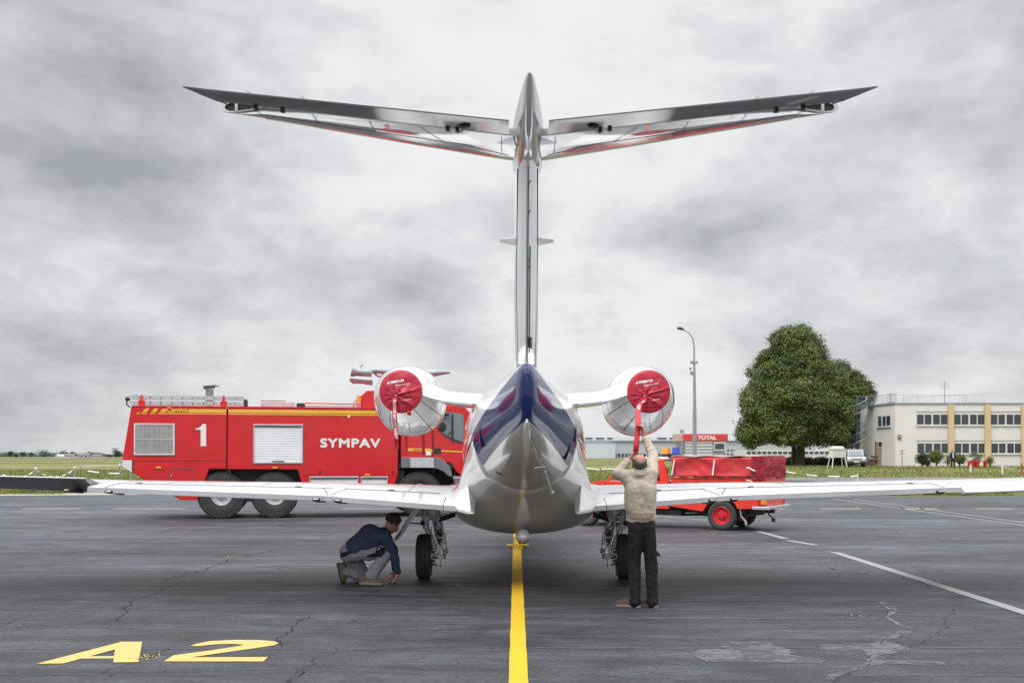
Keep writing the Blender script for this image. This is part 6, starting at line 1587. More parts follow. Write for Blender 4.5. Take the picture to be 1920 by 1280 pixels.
# shrubs in front of the building
def shrub(px, py, w_, h_, Y, mat_, label, n=2600, seed=1, lobes=None):
    c = P(px, py, Y); s = FP/Y; gz_ = ground_h(c.x, Y)-.035; root = empty('shrub', (c.x, Y, gz_), 0, label, 'shrub', 'shrubs along the office front')
    h = h_/s; w2 = w_/s/2
    rnd = random.Random(seed); lb = []
    for i in range(6):
        a = rnd.uniform(-1, 1); lb.append((c.x+a*w2*.45, Y+rnd.uniform(-.3, .3), gz_+h*rnd.uniform(.48, .68), w2*rnd.uniform(.5, .7), w2*.6, h*rnd.uniform(.25, .36)))
    b = MB()
    for i in range(7):
        a = rnd.uniform(-.5, .5); b.tube([(0, 0, 0), (a*w2*.5, 0, h*.3), (a*w2*1.2, rnd.uniform(-.2, .2), h*.75)], [.05, .035, .015], 5)
    b.build('stems', M['bark'], root)
    leaf_cloud('foliage', lb, n, .075, mat_, root, seed, (c.x, Y, gz_), surf=.3)
shrub(1728, 858, 23, 30, 113, M['leafdark'], 'round dark green shrub, leftmost in front of the office windows', seed=2)
shrub(1738, 866, 13, 15, 112, M['leafbrown'], 'small brownish shrub between the two round shrubs by the office', 900, seed=9)
shrub(1755.5, 858, 27, 32, 113, M['leafpale'], 'bright yellow green shrub just left of the walking man', seed=4)
shrub(1799, 862, 20, 26, 113, M['leafpale'], 'upright green shrub just right of the walking man', seed=6)
shrub(1777, 862, 8, 22, 115, M['leafpale'], 'thin sparse sapling behind the walking man', 300, seed=7)
shrub(1856, 862, 10, 22, 114, M['leafpale'], 'tall sparse plant against the second pilaster', 420, seed=8)
# ---------------------------------------------------------------- red picnic bench and planter, bollards with rope
q = P(1833, 872, 104); zb_ = ground_h(q.x, 104)-.035
t = empty('picnic_bench', (q.x, 104, zb_), 0, 'small red wooden bench on the grass in front of the office', 'bench')
b = MB(); b.box(-.9, .95, -.2, .3, .62, .70); b.build('seat', M['benchred'], t, bevel=.01)
for x in (-.8, -.1, .75):
    b = MB(); b.box(x-.07, x+.07, -.18, .28, 0, .62); b.build('leg', M['benchred'], t)
q2 = P(1829, 872, 106)
t = empty('planter', (q2.x, 106, zb_), 0, 'red tub with a leafy plant standing behind the red bench', 'planter')
b = MB(); b.lathe([(0, .30), (.75, .46), (.80, .48), (.80, .40), (.74, .38), (.74, 0.001)], (0, 0, 0), 'Z', 20); b.build('tub', M['benchred'], t)
leaf_cloud('foliage', [(q2.x, 106, zb_+1.15, .55, .5, .45)], 420, .08, M['leafpale'], t, 4, (q2.x, 106, zb_), surf=.2)
def bollard(px, top_py, Y, label, h=.95, r=.07, m_='whitepaint', group=None):
    c = P(px, top_py, Y); z0 = ground_h(c.x, Y)-.035; hh = c.z-z0
    t = empty('bollard', (c.x, Y, z0), 0, label, 'bollard', group)
    b = MB(); b.cyl((0, 0, 0), (0, 0, hh), r, n=12); b.build('post', M[m_], t, bevel=.01)
    b = MB(); b.cyl((0, 0, 0), (0, 0, .08), r*2.2, r*1.8, 12); b.build('foot', M['concrete'], t)
    return t
bollard(1820, 871, 92, 'short white post beside the red bench, leftmost of the posts before the office', group='posts before the office')
bollard(1879.5, 873, 88, 'short white post with a rope, between the red bench and the red post', group='posts before the office')
bollard(1915.5, 868, 84, 'slim dark red post near the right picture edge', m_='benchred', r=.05, group='posts before the office')
b = MB(); a, c = P(1882, 874, 88), P(1914, 871, 84)
b.tube([a.lerp(c, i/14)+Vector((0, 0, -.22*math.sin(math.pi*i/14))) for i in range(15)], .018, 6); tag(b.build('rope', M['printwhite']), 'pale rope sagging between the white post and the dark red post', 'rope')
# sign post
q = P(1691.5, 843, 108); z0 = ground_h(q.x, 108)-.035
t = empty('signpost', (q.x, 108, z0), 0, 'grey finger post with two cross arms left of the shrubs', 'signpost')
b = MB(); b.cyl((0, 0, 0), (.0, 0, q.z-z0), .06, .05, 8); b.build('post', M['galv'], t)
for dz in (.08, .40):
    b = MB(); b.box(-.33, .33, -.06, .06, q.z-z0-dz-.04, q.z-z0-dz+.03); b.build('arm', M['galv'], t)
# brown log pile by the building
q = P(1635, 866, 119); z0 = ground_h(q.x, 119)-.03
b = MB(); rs = random.Random(3)
for i in range(46):
    x = rs.uniform(-.75, .55); zz = rs.uniform(.08, .95+.55*x if x < 0 else 1.15); r = rs.uniform(.08, .14); b.cyl((x, -.3, zz), (x+rs.uniform(-.06, .06), .5, zz+rs.uniform(-.05, .05)), r, r*.9, 8)
lp = b.build('log_pile', mat('cut_logs', (.13, .065, .05), .85, var=.5, vscale=2.5)); lp.location = (q.x, 119, z0); tag(lp, 'heap of reddish brown logs leaning on the office wall by the doorway', 'log pile')
# bare soil
b = MB(); 
for (px0, px1, py, Yd) in ((1640, 1715, 876, 3), ):
    a, c = P(px0, py, 112), P(px1, py, 112); n = 24; rs = random.Random(2); pts = []
    for i in range(n): an = 2*math.pi*i/n; pts.append(((a.x+c.x)/2+(c.x-a.x)/2*math.cos(an)*rs.uniform(.85, 1.1), 112+Yd*math.sin(an)*rs.uniform(.8, 1.1)))
    b.flat([(x, y, .475) for x, y in pts])
M['soil'] = mat('bare_soil', (.20, .15, .11), .95, var=.3, vscale=1.5, bump=.7, bscale=5, dist=.05)
tag(b.build('bare_soil', M['soil']), kind='structure')
# ---------------------------------------------------------------- weather shelter on legs (white louvred box)
q = P(1570, 870, 103); z0 = ground_h(q.x, 103)-.035
t = empty('weather_shelter', (q.x, 103, z0), R(8), 'white wooden instrument shelter standing on four splayed legs', 'weather shelter')
zb0, zb1 = P(0, 857.5, 103).z-z0, P(0, 842.5, 103).z-z0
b = MB(); b.box(-.68, .68, -.45, .45, zb0, zb1)
b.build('louvred_box', M['whitepaint'], t, bevel=.02)
b = MB()
for i in range(7): z = zb0+.06+(zb1-zb0-.1)*i/6; b.box(-.64, .64, -.462, -.45, z-.022, z+.010)
b.box(-.02, .02, -.47, -.462, zb0+.05, zb1-.03); b.build('louvres', M['trim'], t)
b = MB(); b.box(-.75, .75, -.52, .52, zb1, zb1+.07); b.loft([[(-.58, -.42, zb1+.07), (.58, -.42, zb1+.07), (.58, .42, zb1+.07), (-.58, .42, zb1+.07)], [(-.50, -.36, zb1+.26), (.50, -.36, zb1+.26), (.50, .36, zb1+.26), (-.50, .36, zb1+.26)], [(-.36, -.2, zb1+.33), (.36, -.2, zb1+.33), (.36, .2, zb1+.33), (-.36, .2, zb1+.33)]]); b.build('roof', mat('weathered_white', (.55, .54, .50), .7, var=.1, dirt=.3), t, bevel=.02)
for x, y in ((-.6, -.38), (.6, -.38), (-.6, .38), (.6, .38)):
    b = MB(); b.cyl((x, y, zb0), (x*1.28, y*1.4, 0), .045, n=6); b.build('leg', M['whitepaint'], t)
# ---------------------------------------------------------------- silver off-road car
q = P(1607, 870, 112); z0 = ground_h(q.x, 112)-.03
car = empty('parked_car', (q.x-.2, 112, z0), R(-104), 'silver grey boxy four wheel drive car parked below the spiral staircase', 'car')
# local +x = forward
def cprism(name, prof, y0, y1, m_, bev=.05, par=car):
    b = MB(); b.prism(prof, lambda p: (p[0], y0, p[1]), lambda p: (p[0], y1, p[1])); return b.build(name, m_, par, bevel=bev)
cprism('body', [(-2.35, .45), (-2.38, 1.05), (-2.3, 1.15), (1.15, 1.14), (2.05, 1.08), (2.28, .98), (2.32, .45), (1.8, .42), (1.7, .75), (1.05, .75), (.95, .40), (-.95, .40), (-1.05, .75), (-1.75, .75), (-1.85, .45)], -.95, .95, M['suvsilver'])
cprism('cabin', [(-2.28, 1.12), (-2.15, 1.74), (-1.9, 1.86), (.15, 1.84), (.30, 1.78), (.98, 1.15)], -.80, .80, M['suvsilver'])
b = MB(); b.add([(1.0, -.72, 1.17), (1.0, .72, 1.17), (.36, .66, 1.76), (.36, -.66, 1.76)], [(0, 1, 2, 3)]); b.build('windscreen', M['glass'], car)
for s_ in (-1, 1):
    b = MB(); b.add([(-2.1, s_*.815, 1.2), (.80, s_*.815, 1.2), (.22, s_*.815, 1.70), (-2.0, s_*.815, 1.72)], [(0, 1, 2, 3)]); b.build('side_window', M['pane'], car)
    b = MB(); b.box(2.24, 2.34, s_*.72-.17, s_*.72+.17, .76, .98); b.build('headlight', M['printwhite'], car, bevel=.02)
    b = MB(); b.box(.75, .88, s_*1.0-.06, s_*1.0+.12, 1.15, 1.33); b.build('wing_mirror', M['black'], car, bevel=.02)
b = MB()
for i in range(3): b.box(2.30, 2.35, -.45, .45, .78+i*.065, .815+i*.065)
b.build('grille', M['trim'], car); b = MB(); b.box(2.28, 2.36, -.92, .92, .42, .62); b.build('bumper', M['black'], car, bevel=.03)
b = MB(); b.box(2.36, 2.37, -.26, .26, .52, .62); b.build('number_plate', M['printwhite'], car)
for x in (1.4, -1.4):
    for s_ in (-1, 1):
        wheel(car, x, s_*.80, .36, .25, M['rubber'], M['rimgrey'], 'wheel', rim_r=.6, bolts=5, out=s_, tread=False)
# ---------------------------------------------------------------- lamp post
LY = 60.0; c = P(1302.5, 853, LY)
lamp = empty('lamp_post', (c.x, LY, -.02), 0, 'tall grey lamp post with curved arm behind the pickup truck', 'lamp post')
ztop = P(0, 627, LY).z
b = MB(); b.cyl((0, 0, 0), (0, 0, 4.2), .12, .105, 14); b.cyl((0, 0, 4.2), (-.02, 0, ztop-1.9), .095, .07, 14); b.tube([(-.02, 0, ztop-1.9), (-.03, 0, ztop-.7), (-.10, 0, ztop-.2), (-.30, 0, ztop+.10), (-.62, 0, ztop+.28)], [.06, .045, .04, .035, .03], 10)
b.build('pole', M['galv'], lamp, smooth=True)
b = MB(); b.loft([[(-.60, -.06, ztop+.25), (-.60, .06, ztop+.25), (-.60, .06, ztop+.33), (-.60, -.06, ztop+.33)], [(-.80, -.13, ztop+.28), (-.80, .13, ztop+.28), (-.80, .11, ztop+.44), (-.80, -.11, ztop+.44)], [(-.98, -.08, ztop+.33), (-.98, .08, ztop+.33), (-.98, .06, ztop+.43), (-.98, -.06, ztop+.43)]]); b.build('lamp_head', M['black'], lamp, bevel=.02)
b = MB(); b.box(-.22, .16, -.1, .1, ztop-1.62, ztop-1.56); b.box(-.24, -.12, -.12, .1, ztop-1.56, ztop-1.46); b.box(.07, .15, -.1, .1, ztop-1.56, ztop-1.48); b.build('upper_bracket', M['galv'], lamp)
b = MB(); b.box(-.25, -.06, -.08, .08, ztop-2.25, ztop-2.05); b.cyl((-.2, 0, ztop-1.95), (-.3, -.05, ztop-1.85), .05, n=8); b.build('camera_box', M['galv'], lamp)
b = MB(); b.cyl((0, 0, 0), (0, 0, .06), .24, n=12); b.build('base_plate', M['galv'], lamp)
# ---------------------------------------------------------------- kiosk of the fuel company
KY = 70.0; k0, k1 = P(1281.5, 813, KY), P(1365, 826.5, KY)
kiosk = empty('fuel_kiosk', (k0.x, KY, -.03), 0, 'white slatted fuel kiosk with red sign band behind the pickup truck', 'kiosk')
def KB(): return MB(shift=(-k0.x, -KY, .03))
b = KB(); b.box(k0.x-.1, k1.x-.22, KY+.1, KY+2.6, 0, P(0, 826, KY).z); b.build('wall', M['galv'], kiosk)
b = KB()
for i in range(9): z = .9+i*.20; b.box(k0.x+.08, P(1336, 0, KY).x, KY+.05, KY+.1, z, z+.12)
b.build('slats', M['winframe'], kiosk)
b = KB(); b.box(k0.x, k1.x, KY, KY+2.7, k1.z, k0.z); sg_ = b.build('sign_band', M['totalred'], kiosk, bevel=.02)
b = KB(); b.box(k0.x-.35, k0.x, KY+.3, KY+2.6, k1.z, k0.z); b.build('sign_return', mat('faded_sign', (.55, .38, .36), .5), kiosk)
lettering('TOTAL', lambda x, y: (P(1308, 0, KY).x-k0.x+x, -.012, P(0, 824, KY).z+.03+y), M['printwhite'], sg_, w_=P(1343, 0, KY).x-P(1308, 0, KY).x, h=.28, weight=.04, name='company_lettering')
b = KB(); x0, x1 = P(1341, 0, KY).x, P(1359, 0, KY).x; b.box(x0-.1, x1+.08, KY+.02, KY+.1, P(0, 843.5, KY).z-.06, P(0, 830, KY).z+.08); b.build('window', M['trim'], kiosk)
b = KB(); b.box(x0, x1-.05, KY+.005, KY+.02, P(0, 841.5, KY).z, P(0, 831.5, KY).z); b.build('pane', M['pane'], kiosk)
b = KB(); rs = random.Random(4)
for i in range(9): z = .8+i*.22; b.cyl((k0.x-.12, KY+.1, z), (k0.x+.04, KY-.02, z+.14), .05, n=6)
b.build('corner_brackets', M['galv'], kiosk)
q = P(1281, 808, KY)
b = KB(); b.cyl((q.x, KY+.4, k0.z), (q.x+.02, KY+.4, q.z), .025, n=6); b.box(q.x-.14, q.x+.10, KY+.3, KY+.5, q.z-.12, q.z+.10); b.build('floodlight', M['galv'], kiosk)
# ---------------------------------------------------------------- long pale warehouse far behind
WY = 640.0; w0, w1 = P(1085, 0, WY).x, P(1405, 0, WY).x
wh_ = empty('warehouse', ((w0+w1)/2, WY, 0), 0, 'long low pale grey warehouse on the horizon behind the kiosk', 'warehouse')
def WB(): return MB(shift=(-(w0+w1)/2, -WY, 0))
zt1, zt0, zm = P(0, 819, WY).z, P(0, 826, WY).z, P(0, 849, WY).z
b = WB(); b.box(w0-60, w1+40, WY, WY+60, -1, zt0); b.build('wall', M['hangar'], wh_)
b = WB(); b.box(w0-60, w1+40, WY+6, WY+60, zt0, zt1); b.build('roof_band', M['hangar2'], wh_)
b = WB(); b.box(w0-60, w1+40, WY-1, WY+61, zt0-.25, zt0+.15); b.build('eaves', M['galv'], wh_)
b = WB(); b.box(P(1085, 0, WY).x, P(1150, 0, WY).x, WY-14, WY, -1, P(0, 833, WY).z); b.build('annex', M['hangar2'], wh_)
for px0, px1 in ((1098, 1112), (1119, 1134), (1140, 1150), (1235, 1252), (1258, 1275)):
    b = WB(); b.box(P(px0, 0, WY).x, P(px1, 0, WY).x, WY+5.5, WY+6, zt1-1.0, zt1-.3); b.build('roof_vent', M['pane'], wh_)
for i in range(36):
    px = 1152+i*6.8
    if px > 1400: break
    b = WB(); x = P(px, 0, WY).x; b.box(x, x+1.25, WY-.4, WY-.05, P(0, 855, WY).z-.2, P(0, 850, WY).z); b.build('loading_door', M['pane'], wh_)
for px in (1363, 1370, 1376):
    for py in (832.5, 843.5):
        b = WB(); x = P(px, 0, WY).x; b.box(x, x+1.4, WY-.3, WY-.05, P(0, py+.8, WY).z, P(0, py-.8, WY).z); b.build('window', M['pane'] if py > 840 else M['winframe'], wh_)
# low white building seen under the trees
w2 = empty('low_building', (P(1500, 0, 420).x, 420, 0), 0, 'low white building with a band of windows seen beneath the linden crowns', 'building')
b = MB(shift=(-P(1500, 0, 420).x, -420, 0)); b.box(P(1396, 0, 420).x, P(1600, 0, 420).x, 420, 440, -1, P(0, 843, 420).z); b.build('wall', M['winframe'], w2)
for i in range(20):
    px = 1400+i*9.8; b = MB(shift=(-P(1500, 0, 420).x, -420, 0)); x = P(px, 0, 420).x; b.box(x, x+1.5, 419.7, 419.95, P(0, 850, 420).z, P(0, 846, 420).z); b.build('window', M['pane'], w2)
# ---------------------------------------------------------------- far skyline on the left
def far_tree(px, w_, h_, Y, label, seed, base=857):
    c = P(px, base, Y); s = FP/Y; r = w_*1.25/s/2; h = h_*1.45/s
    t = empty('distant_tree', (c.x, Y, 0), 0, label, 'tree', 'trees on the far horizon')
    rnd = random.Random(seed); lb = [(c.x+rnd.uniform(-.5, .5)*r, Y+rnd.uniform(-.3, .3)*r, h*rnd.uniform(.35, .72), r*rnd.uniform(.4, .65), r*.5, h*rnd.uniform(.22, .32)) for _ in range(7)]
    leaf_cloud('crown', lb, 900, h*.055, M['farleaf'], t, seed, (c.x, Y, 0), surf=.2)
    b = MB(); b.cyl((0, 0, -1), (0, 0, h*.5), h*.05, n=6); b.build('trunk', M['bark'], t)
for i, (px, w_, h_, lab) in enumerate([(20, 8, 9, 'round distant tree, first of two near the left picture edge'), (29, 6, 6, 'small distant tree, second of two near the left picture edge'), (43, 10, 8, 'spreading distant tree below the left pylons'), (59, 11, 7, 'low distant tree beside the white gabled house'),
                                       (81, 20, 10, 'widest rounded tree on the left horizon'), (118, 16, 9, 'distant tree standing before the thin mast'), (137, 10, 8, 'distant tree just right of the mast'), (168, 14, 9, 'dark distant tree above the grey roofed house'), (205, 14, 6, 'low distant tree left of the bushy dark one'), (217, 17, 13, 'tall dark bushy tree just left of the fire engine tail')]):
    far_tree(px, w_, h_, 760, lab, i+1)
b = MB(); rs = random.Random(5); pts = []
far = [(P(px, 856, 1500).x, 1500) for px in range(-700, 2400, 25)]
for i, (x, y) in enumerate(far):
    h = rs.uniform(2, 5); b.sphere((x, y+rs.uniform(-10, 10), h*.3), (rs.uniform(14, 30), 12, h), 10, 6)
tag(b.build('far_wood', M['farleaf'], smooth=True), 'thin dark line of far woodland on the horizon', 'woodland', kind='stuff')
def house(px, w_, h_, Y, m_, label, gable=False):
    c = P(px, 857, Y); s = FP/Y; x2 = w_/s/2; h = h_/s; t = empty('distant_house', (c.x, Y, 0), 0, label, 'house', 'houses on the far horizon')
    b = MB(); b.box(-x2, x2, 0, 8, -1, h*.55); b.build('wall', m_, t)
    b = MB()
    if gable: b.prism([(-x2, h*.55), (x2, h*.55), (0, h*1.1)], lambda p: (p[0], -.3, p[1]), lambda p: (p[0], 8.3, p[1]))
    else: b.prism([(-.4, h*.55), (8.4, h*.55), (4, h*1.1)], lambda p: (-x2-.4, p[0], p[1]), lambda p: (x2+.4, p[0], p[1]))
    b.build('roof', mat('far_roof', (.16, .15, .15), .8) if not gable else M['whitepaint'], t)
    for i in range(3):
        b = MB(); x = -x2*.7+i*x2*.6; b.box(x, x+x2*.18, -.15, -.02, h*.18, h*.40); b.build('window', M['pane'], t)
house(107, 9, 6, 700, M['whitepaint'], 'white gabled far house below the mast', True)
house(126, 22, 7, 720, M['wall'], 'long dark roofed far house right of the white gable')
house(153, 26, 8, 740, M['hangar'], 'wide grey roofed far house in the middle of the left skyline')
house(180, 16, 6, 720, M['wall'], 'cream far house with dark roof, rightmost by the fire engine')
# mast and pylons
t = empty('radio_mast', (P(121.5, 0, 700).x, 700, 0), 0, 'thin radio mast above the far trees on the left', 'mast')
b = MB(); h = P(0, 842, 700).z; b.cyl((0, 0, 0), (0, 0, h), .16, n=5); b.box(-.8, .8, -.2, .2, h-2.2, h-1.7); b.build('pole', M['galv'], t)
for i, (px, w_) in enumerate(((34, 5), (42, 5), (51, 4), (71, 4), (95, 4))):
    c = P(px, 0, 1300); h = P(0, 848.5, 1300).z; t = empty('power_pylon', (c.x, 1300, 0), 0, ['lattice power pylon farthest left on the horizon', 'second lattice power pylon from the left on the horizon', 'third lattice power pylon from the left on the horizon', 'lattice power pylon left of the widest far tree', 'lattice power pylon just right of the widest far tree'][i], 'pylon', 'power pylons on the far horizon')
    b = MB()
    for s_ in (-1, 1): b.cyl((s_*1.6, 0, 0), (s_*.8, 0, h), .14, n=4)
    b.build('mast_frame', M['galv'], t); b = MB(); b.box(-4, 4, -.15, .15, h-.3, h+.1); b.build('cross_arm', M['galv'], t)
# ---------------------------------------------------------------- chain fence on the left and low rail posts
fp = [(67, 878, 56), (140, 876, 57.5), (-8, 880, 55)]
posts = []
for i, (px, py, Y) in enumerate([(-8, 879, 55), (67, 878.5, 56.5), (140.5, 876.5, 58.5), (224.5, 871.5, 62), (246, 873, 66)]):
    c = P(px, py, Y); t = empty('fence_post', (c.x, Y, -.03), 0, ['grey chain fence post at the left picture edge', 'grey chain fence post, left of the two above the dark aileron', 'grey chain fence post, right of the two above the dark aileron', 'taller grey fence post just behind the fire engine tail', 'fence post partly hidden by the fire engine rear corner'][i], 'fence post', 'grey fence posts left of the fire engine')
    b = MB(); b.cyl((0, 0, 0), (0, 0, c.z), .05, n=10); b.build('post', M['galv'], t); b = MB(); b.sphere((0, 0, c.z+.03), .07, 10, 8); b.build('cap', M['whitepaint'], t); posts.append(Vector((c.x, Y, c.z-.06)))
for i, (a, c) in enumerate(((posts[0], posts[1]), (posts[1], posts[2]))):
    t = empty('chain', tuple(a), 0, ['sagging red and white chain left of the first fence post', 'sagging red and white chain between the two fence posts over the aileron'][i], 'chain')
    N = 12
    pt = lambda u: a.lerp(c, u)+Vector((0, 0, -.55*4*u*(1-u)*.75))-a
    b = MB()
    for k in range(N):
        b.cm = k % 2; b.tube([pt(k/N), pt((k+.5)/N), pt((k+1)/N)], .035 if k % 2 == 0 else .016, 6)
    b.build('links', [M['printwhite'], M['galv']], t)
for i, (x0, y0, x1, y1, Y) in enumerate([(152, 872.8, 224, 873.2, 60), (165, 883, 186, 886, 57), (205, 887.5, 224, 887.5, 56)]):
    a, c = P(x0, y0, Y), P(x1, y1, Y); b = MB(); b.cyl(a, c, .045 if i else .018, n=8); 
    b.cm = 1
    for q in (a, c): b.cyl(q, (q.x, q.y, -.03), .007, n=4)
    tag(b.build('barrier_bar', [M['whitepaint'], M['farleaf']]), ['long thin white rail running to the post behind the fire engine', 'short white bar lying low in the grass under the long rail', 'short white bar in the grass by the fire engine corner'][i], 'barrier', 'white bars in the left grass')
for i, (x0, y0, x1, y1, Y) in enumerate([(1472, 884, 1492, 887.5, 62), (1512, 890, 1532, 892.5, 60), (1553, 893, 1574, 893.5, 58), (1594, 893.5, 1608, 892, 58), (1100, 878, 1124, 880.5, 66), (1128, 879.5, 1152, 879, 66)]):
    a, c = P(x0, y0, Y), P(x1, y1, Y); b = MB(); b.cyl(a, c, .045, n=8)
    b.cm = 1
    for q in (a, c): b.cyl(q, (q.x, q.y, -.03), .007, n=4)
    b.cm = 0
    if i == 3: b.cyl((c.x, c.y, -.03), (c.x, c.y, c.z+.12), .035, n=8)
    tag(b.build('barrier_bar', [M['whitepaint'], M['farleaf']]), ['white grass bar nearest the pickup tarpaulin, first of four', 'second white grass bar right of the pickup', 'third white grass bar below the instrument shelter', 'white grass bar with an end post, rightmost before the road', 'white bar in the grass just right of the jet fuselage', 'white bar in the grass left of the standing man'][i], 'barrier', 'white bars in the right grass')
# ================================================================ PEOPLE
def hand(mb, wrist, d, palm_n, thumb_side, L=.185, curl=.6, r=.0092, spread=1.0):
    """palm, four bent fingers and a thumb; d: from wrist to knuckles; palm_n: out of the palm (fingers curl towards it)"""
    w_ = Vector(wrist); d = Vector(d).normalized(); n = Vector(palm_n); n = (n-d*n.dot(d)).normalized(); s = d.cross(n).normalized()*thumb_side
    pl = L*.50
    for k in range(4):                               # palm as four metacarpals side by side
        o_ = s*(.030-.020*k); mb.limb([w_+s*(.012-.008*k), w_+d*pl*.55+o_*.9, w_+d*pl+o_], [.021, .017, .0135], 10)
    fl = [.44, .49, .46, .36]
    for k in range(4):
        base = w_+d*pl+s*(.030-.020*k); q = base; ang = 0; dirv = d; pts = [q]; cu = curl*(1+.12*k)
        for j, fr in enumerate((.46, .31, .23)):
            ang += cu*(.55, .75, .6)[j]; dv = (d*math.cos(ang)+n*math.sin(ang)+s*(.07-.05*k)*spread).normalized(); q = q+dv*L*fl[k]*fr; pts.append(q)
        mb.limb(pts, [r*1.12, r, r*.92, r*.8], 8)
    b0 = w_+d*pl*.25+s*.024; b1 = b0+(d*.55+s*.75+n*.35).normalized()*L*.22; b2 = b1+(d*.8+s*.15+n*.6).normalized()*L*.17; b3 = b2+(d*.8-s*.1+n*.6).normalized()*L*.12
    mb.limb([b0, b1, b2, b3], [.016, .0125, .0105, .0088], 8)
def basis(f, up):
    f = Vector(f).normalized(); up = Vector(up); up = (up-f*up.dot(f)).normalized(); r_ = f.cross(up); return f, up, r_
def head(mb, c, f, up, k=1.0):
    """c: centre of the skull; f: where the face looks"""
    f, up, r_ = basis(f, up); c = Vector(c); T = lambda a, b_, d_: c+(r_*a+f*b_+up*d_)*k
    def ell(ctr, rad, n=20):
        i0 = len(mb.v); mb.sphere((0, 0, 0), 1, n, 14)
        for i in range(i0, len(mb.v)):
            x, y, z = mb.v[i]; mb.v[i] = tuple(T(ctr[0]+x*rad[0], ctr[1]+y*rad[1], ctr[2]+z*rad[2]))
    ell((0, -.012, .030), (.074, .092, .082)); ell((0, .022, -.028), (.062, .064, .078)); ell((0, .050, -.083), (.030, .030, .024)); ell((0, -.005, -.04), (.062, .06, .05))
    ell((0, .074, .012), (.048, .014, .012)); ell((.026, .072, -.034), (.020, .014, .016)); ell((-.026, .072, -.034), (.020, .014, .016))
    mb.limb([T(0, .082, .004), T(0, .098, -.022), T(0, .106, -.040)], [.008*k, .0105*k, .013*k], 8); ell((.010, .094, -.043), (.008, .010, .008), 8); ell((-.010, .094, -.043), (.008, .010, .008), 8)
    ell((0, .082, -.064), (.024, .010, .006), 10); ell((0, .080, -.074), (.020, .010, .006), 10)
    for s_ in (-1, 1):
        ell((s_*.077, -.006, -.018), (.008, .018, .030), 12); ell((s_*.083, -.014, -.008), (.006, .014, .022), 12)
    return T
def hair_cap(T, name, mat_, parent, keep, rad=(.081, .100, .091), ctr=(0, -.014, .032), shift=Vector((0, 0, 0)), rough=.006, n=64, m=40, base=None):
    vs = []; ok = []
    for j in range(m+1):
        for i in range(n):
            a = 2*math.pi*i/n; e = -math.pi/2+math.pi*j/m; x, y, z = math.cos(e)*math.sin(a), math.cos(e)*math.cos(a), math.sin(e)
            kk = keep(x, y, z); g = 1+ (rough*(mnoise.noise(Vector((x*14, y*14, z*14)))*1.4+mnoise.noise(Vector((x*34, y*34, z*34)))))/.08*max(0, min(1, kk*6))
            g *= (.90+.10*max(0, min(1, kk*5)))
            vs.append(T(ctr[0]+x*rad[0]*g, ctr[1]+y*rad[1]*g, ctr[2]+z*rad[2]*g)); ok.append(kk > 0)
    fs = []
    for j in range(m):
        for i in range(n):
            q = (j*n+i, j*n+(i+1) % n, (j+1)*n+(i+1) % n, (j+1)*n+i)
            if sum(ok[t] for t in q) >= 3: fs.append(q)
    used = sorted({i for q in fs for i in q}); mp = {u: i for i, u in enumerate(used)}
    b = MB(shift=shift); b.add([vs[u] for u in used], [tuple(mp[i] for i in q) for q in fs]); return b.build(name, mat_, parent, smooth=True, angle=180, recalc=False)
def torso(mb, hipL, hipR, ribL, ribR, shL, shR, neck, r_hip=.125, r_waist=.125, r_rib=.135, r_sh=.075):
    hl, hr, rl, rr, sl_, sr = map(Vector, (hipL, hipR, ribL, ribR, shL, shR)); wl_, wr = hl.lerp(rl, .5), hr.lerp(rr, .5)
    m = (wl_+wr)/2; wl_ = m+(wl_-m)*.86; wr = m+(wr-m)*.86
    mb.limb([hl, wl_, rl], [r_hip, r_waist, r_rib], 18); mb.limb([hr, wr, rr], [r_hip, r_waist, r_rib], 18); mb.limb([hl, hr], [r_hip]*2, 18); mb.limb([wl_, wr], [r_waist]*2, 18); mb.limb([rl, rr], [r_rib]*2, 18)
    mb.limb([rl, sl_], [r_rib*.85, r_sh], 16); mb.limb([rr, sr], [r_rib*.85, r_sh], 16); mb.limb([sl_, Vector(neck), sr], [r_sh, r_sh*.95, r_sh], 16)
def shoe(mb, so, heel, toe, up=(0, 0, 1), k=1.0):
    """heel, toe: points on the sole plane"""
    h, t = Vector(heel), Vector(toe); d = (t-h).normalized(); up = Vector(up); up = (up-d*up.dot(d)).normalized(); s = d.cross(up)
    L = (t-h).length; i0 = len(mb.v)
    prof = [(0, .030, .085), (.12, .036, .095), (.30, .036, .090), (.50, .040, .068), (.70, .048, .056), (.88, .042, .048), (1.0, .022, .036)]
    secs = []
    for f, w_, hh in prof:
        sec = []
        for i in range(14):
            a = math.pi*i/13; sec.append(h+d*L*f+s*w_*k*math.cos(a)*1.05+up*(.022+hh*k*max(0.0, math.sin(a))**.7))
        secs.append(sec)
    mb.loft(secs)
    if so is not None:
        secs = [[h+d*L*f+s*w_*k*1.10*q[0]+up*q[1] for q in ((-1, 0), (1, 0), (1.03, .026), (-1.03, .026))] for f, w_ in ((-.03, .020), (.0, .030), (.12, .037), (.3, .037), (.5, .041), (.7, .049), (.88, .043), (1.0, .026), (1.03, .012))]
        so.loft(secs)

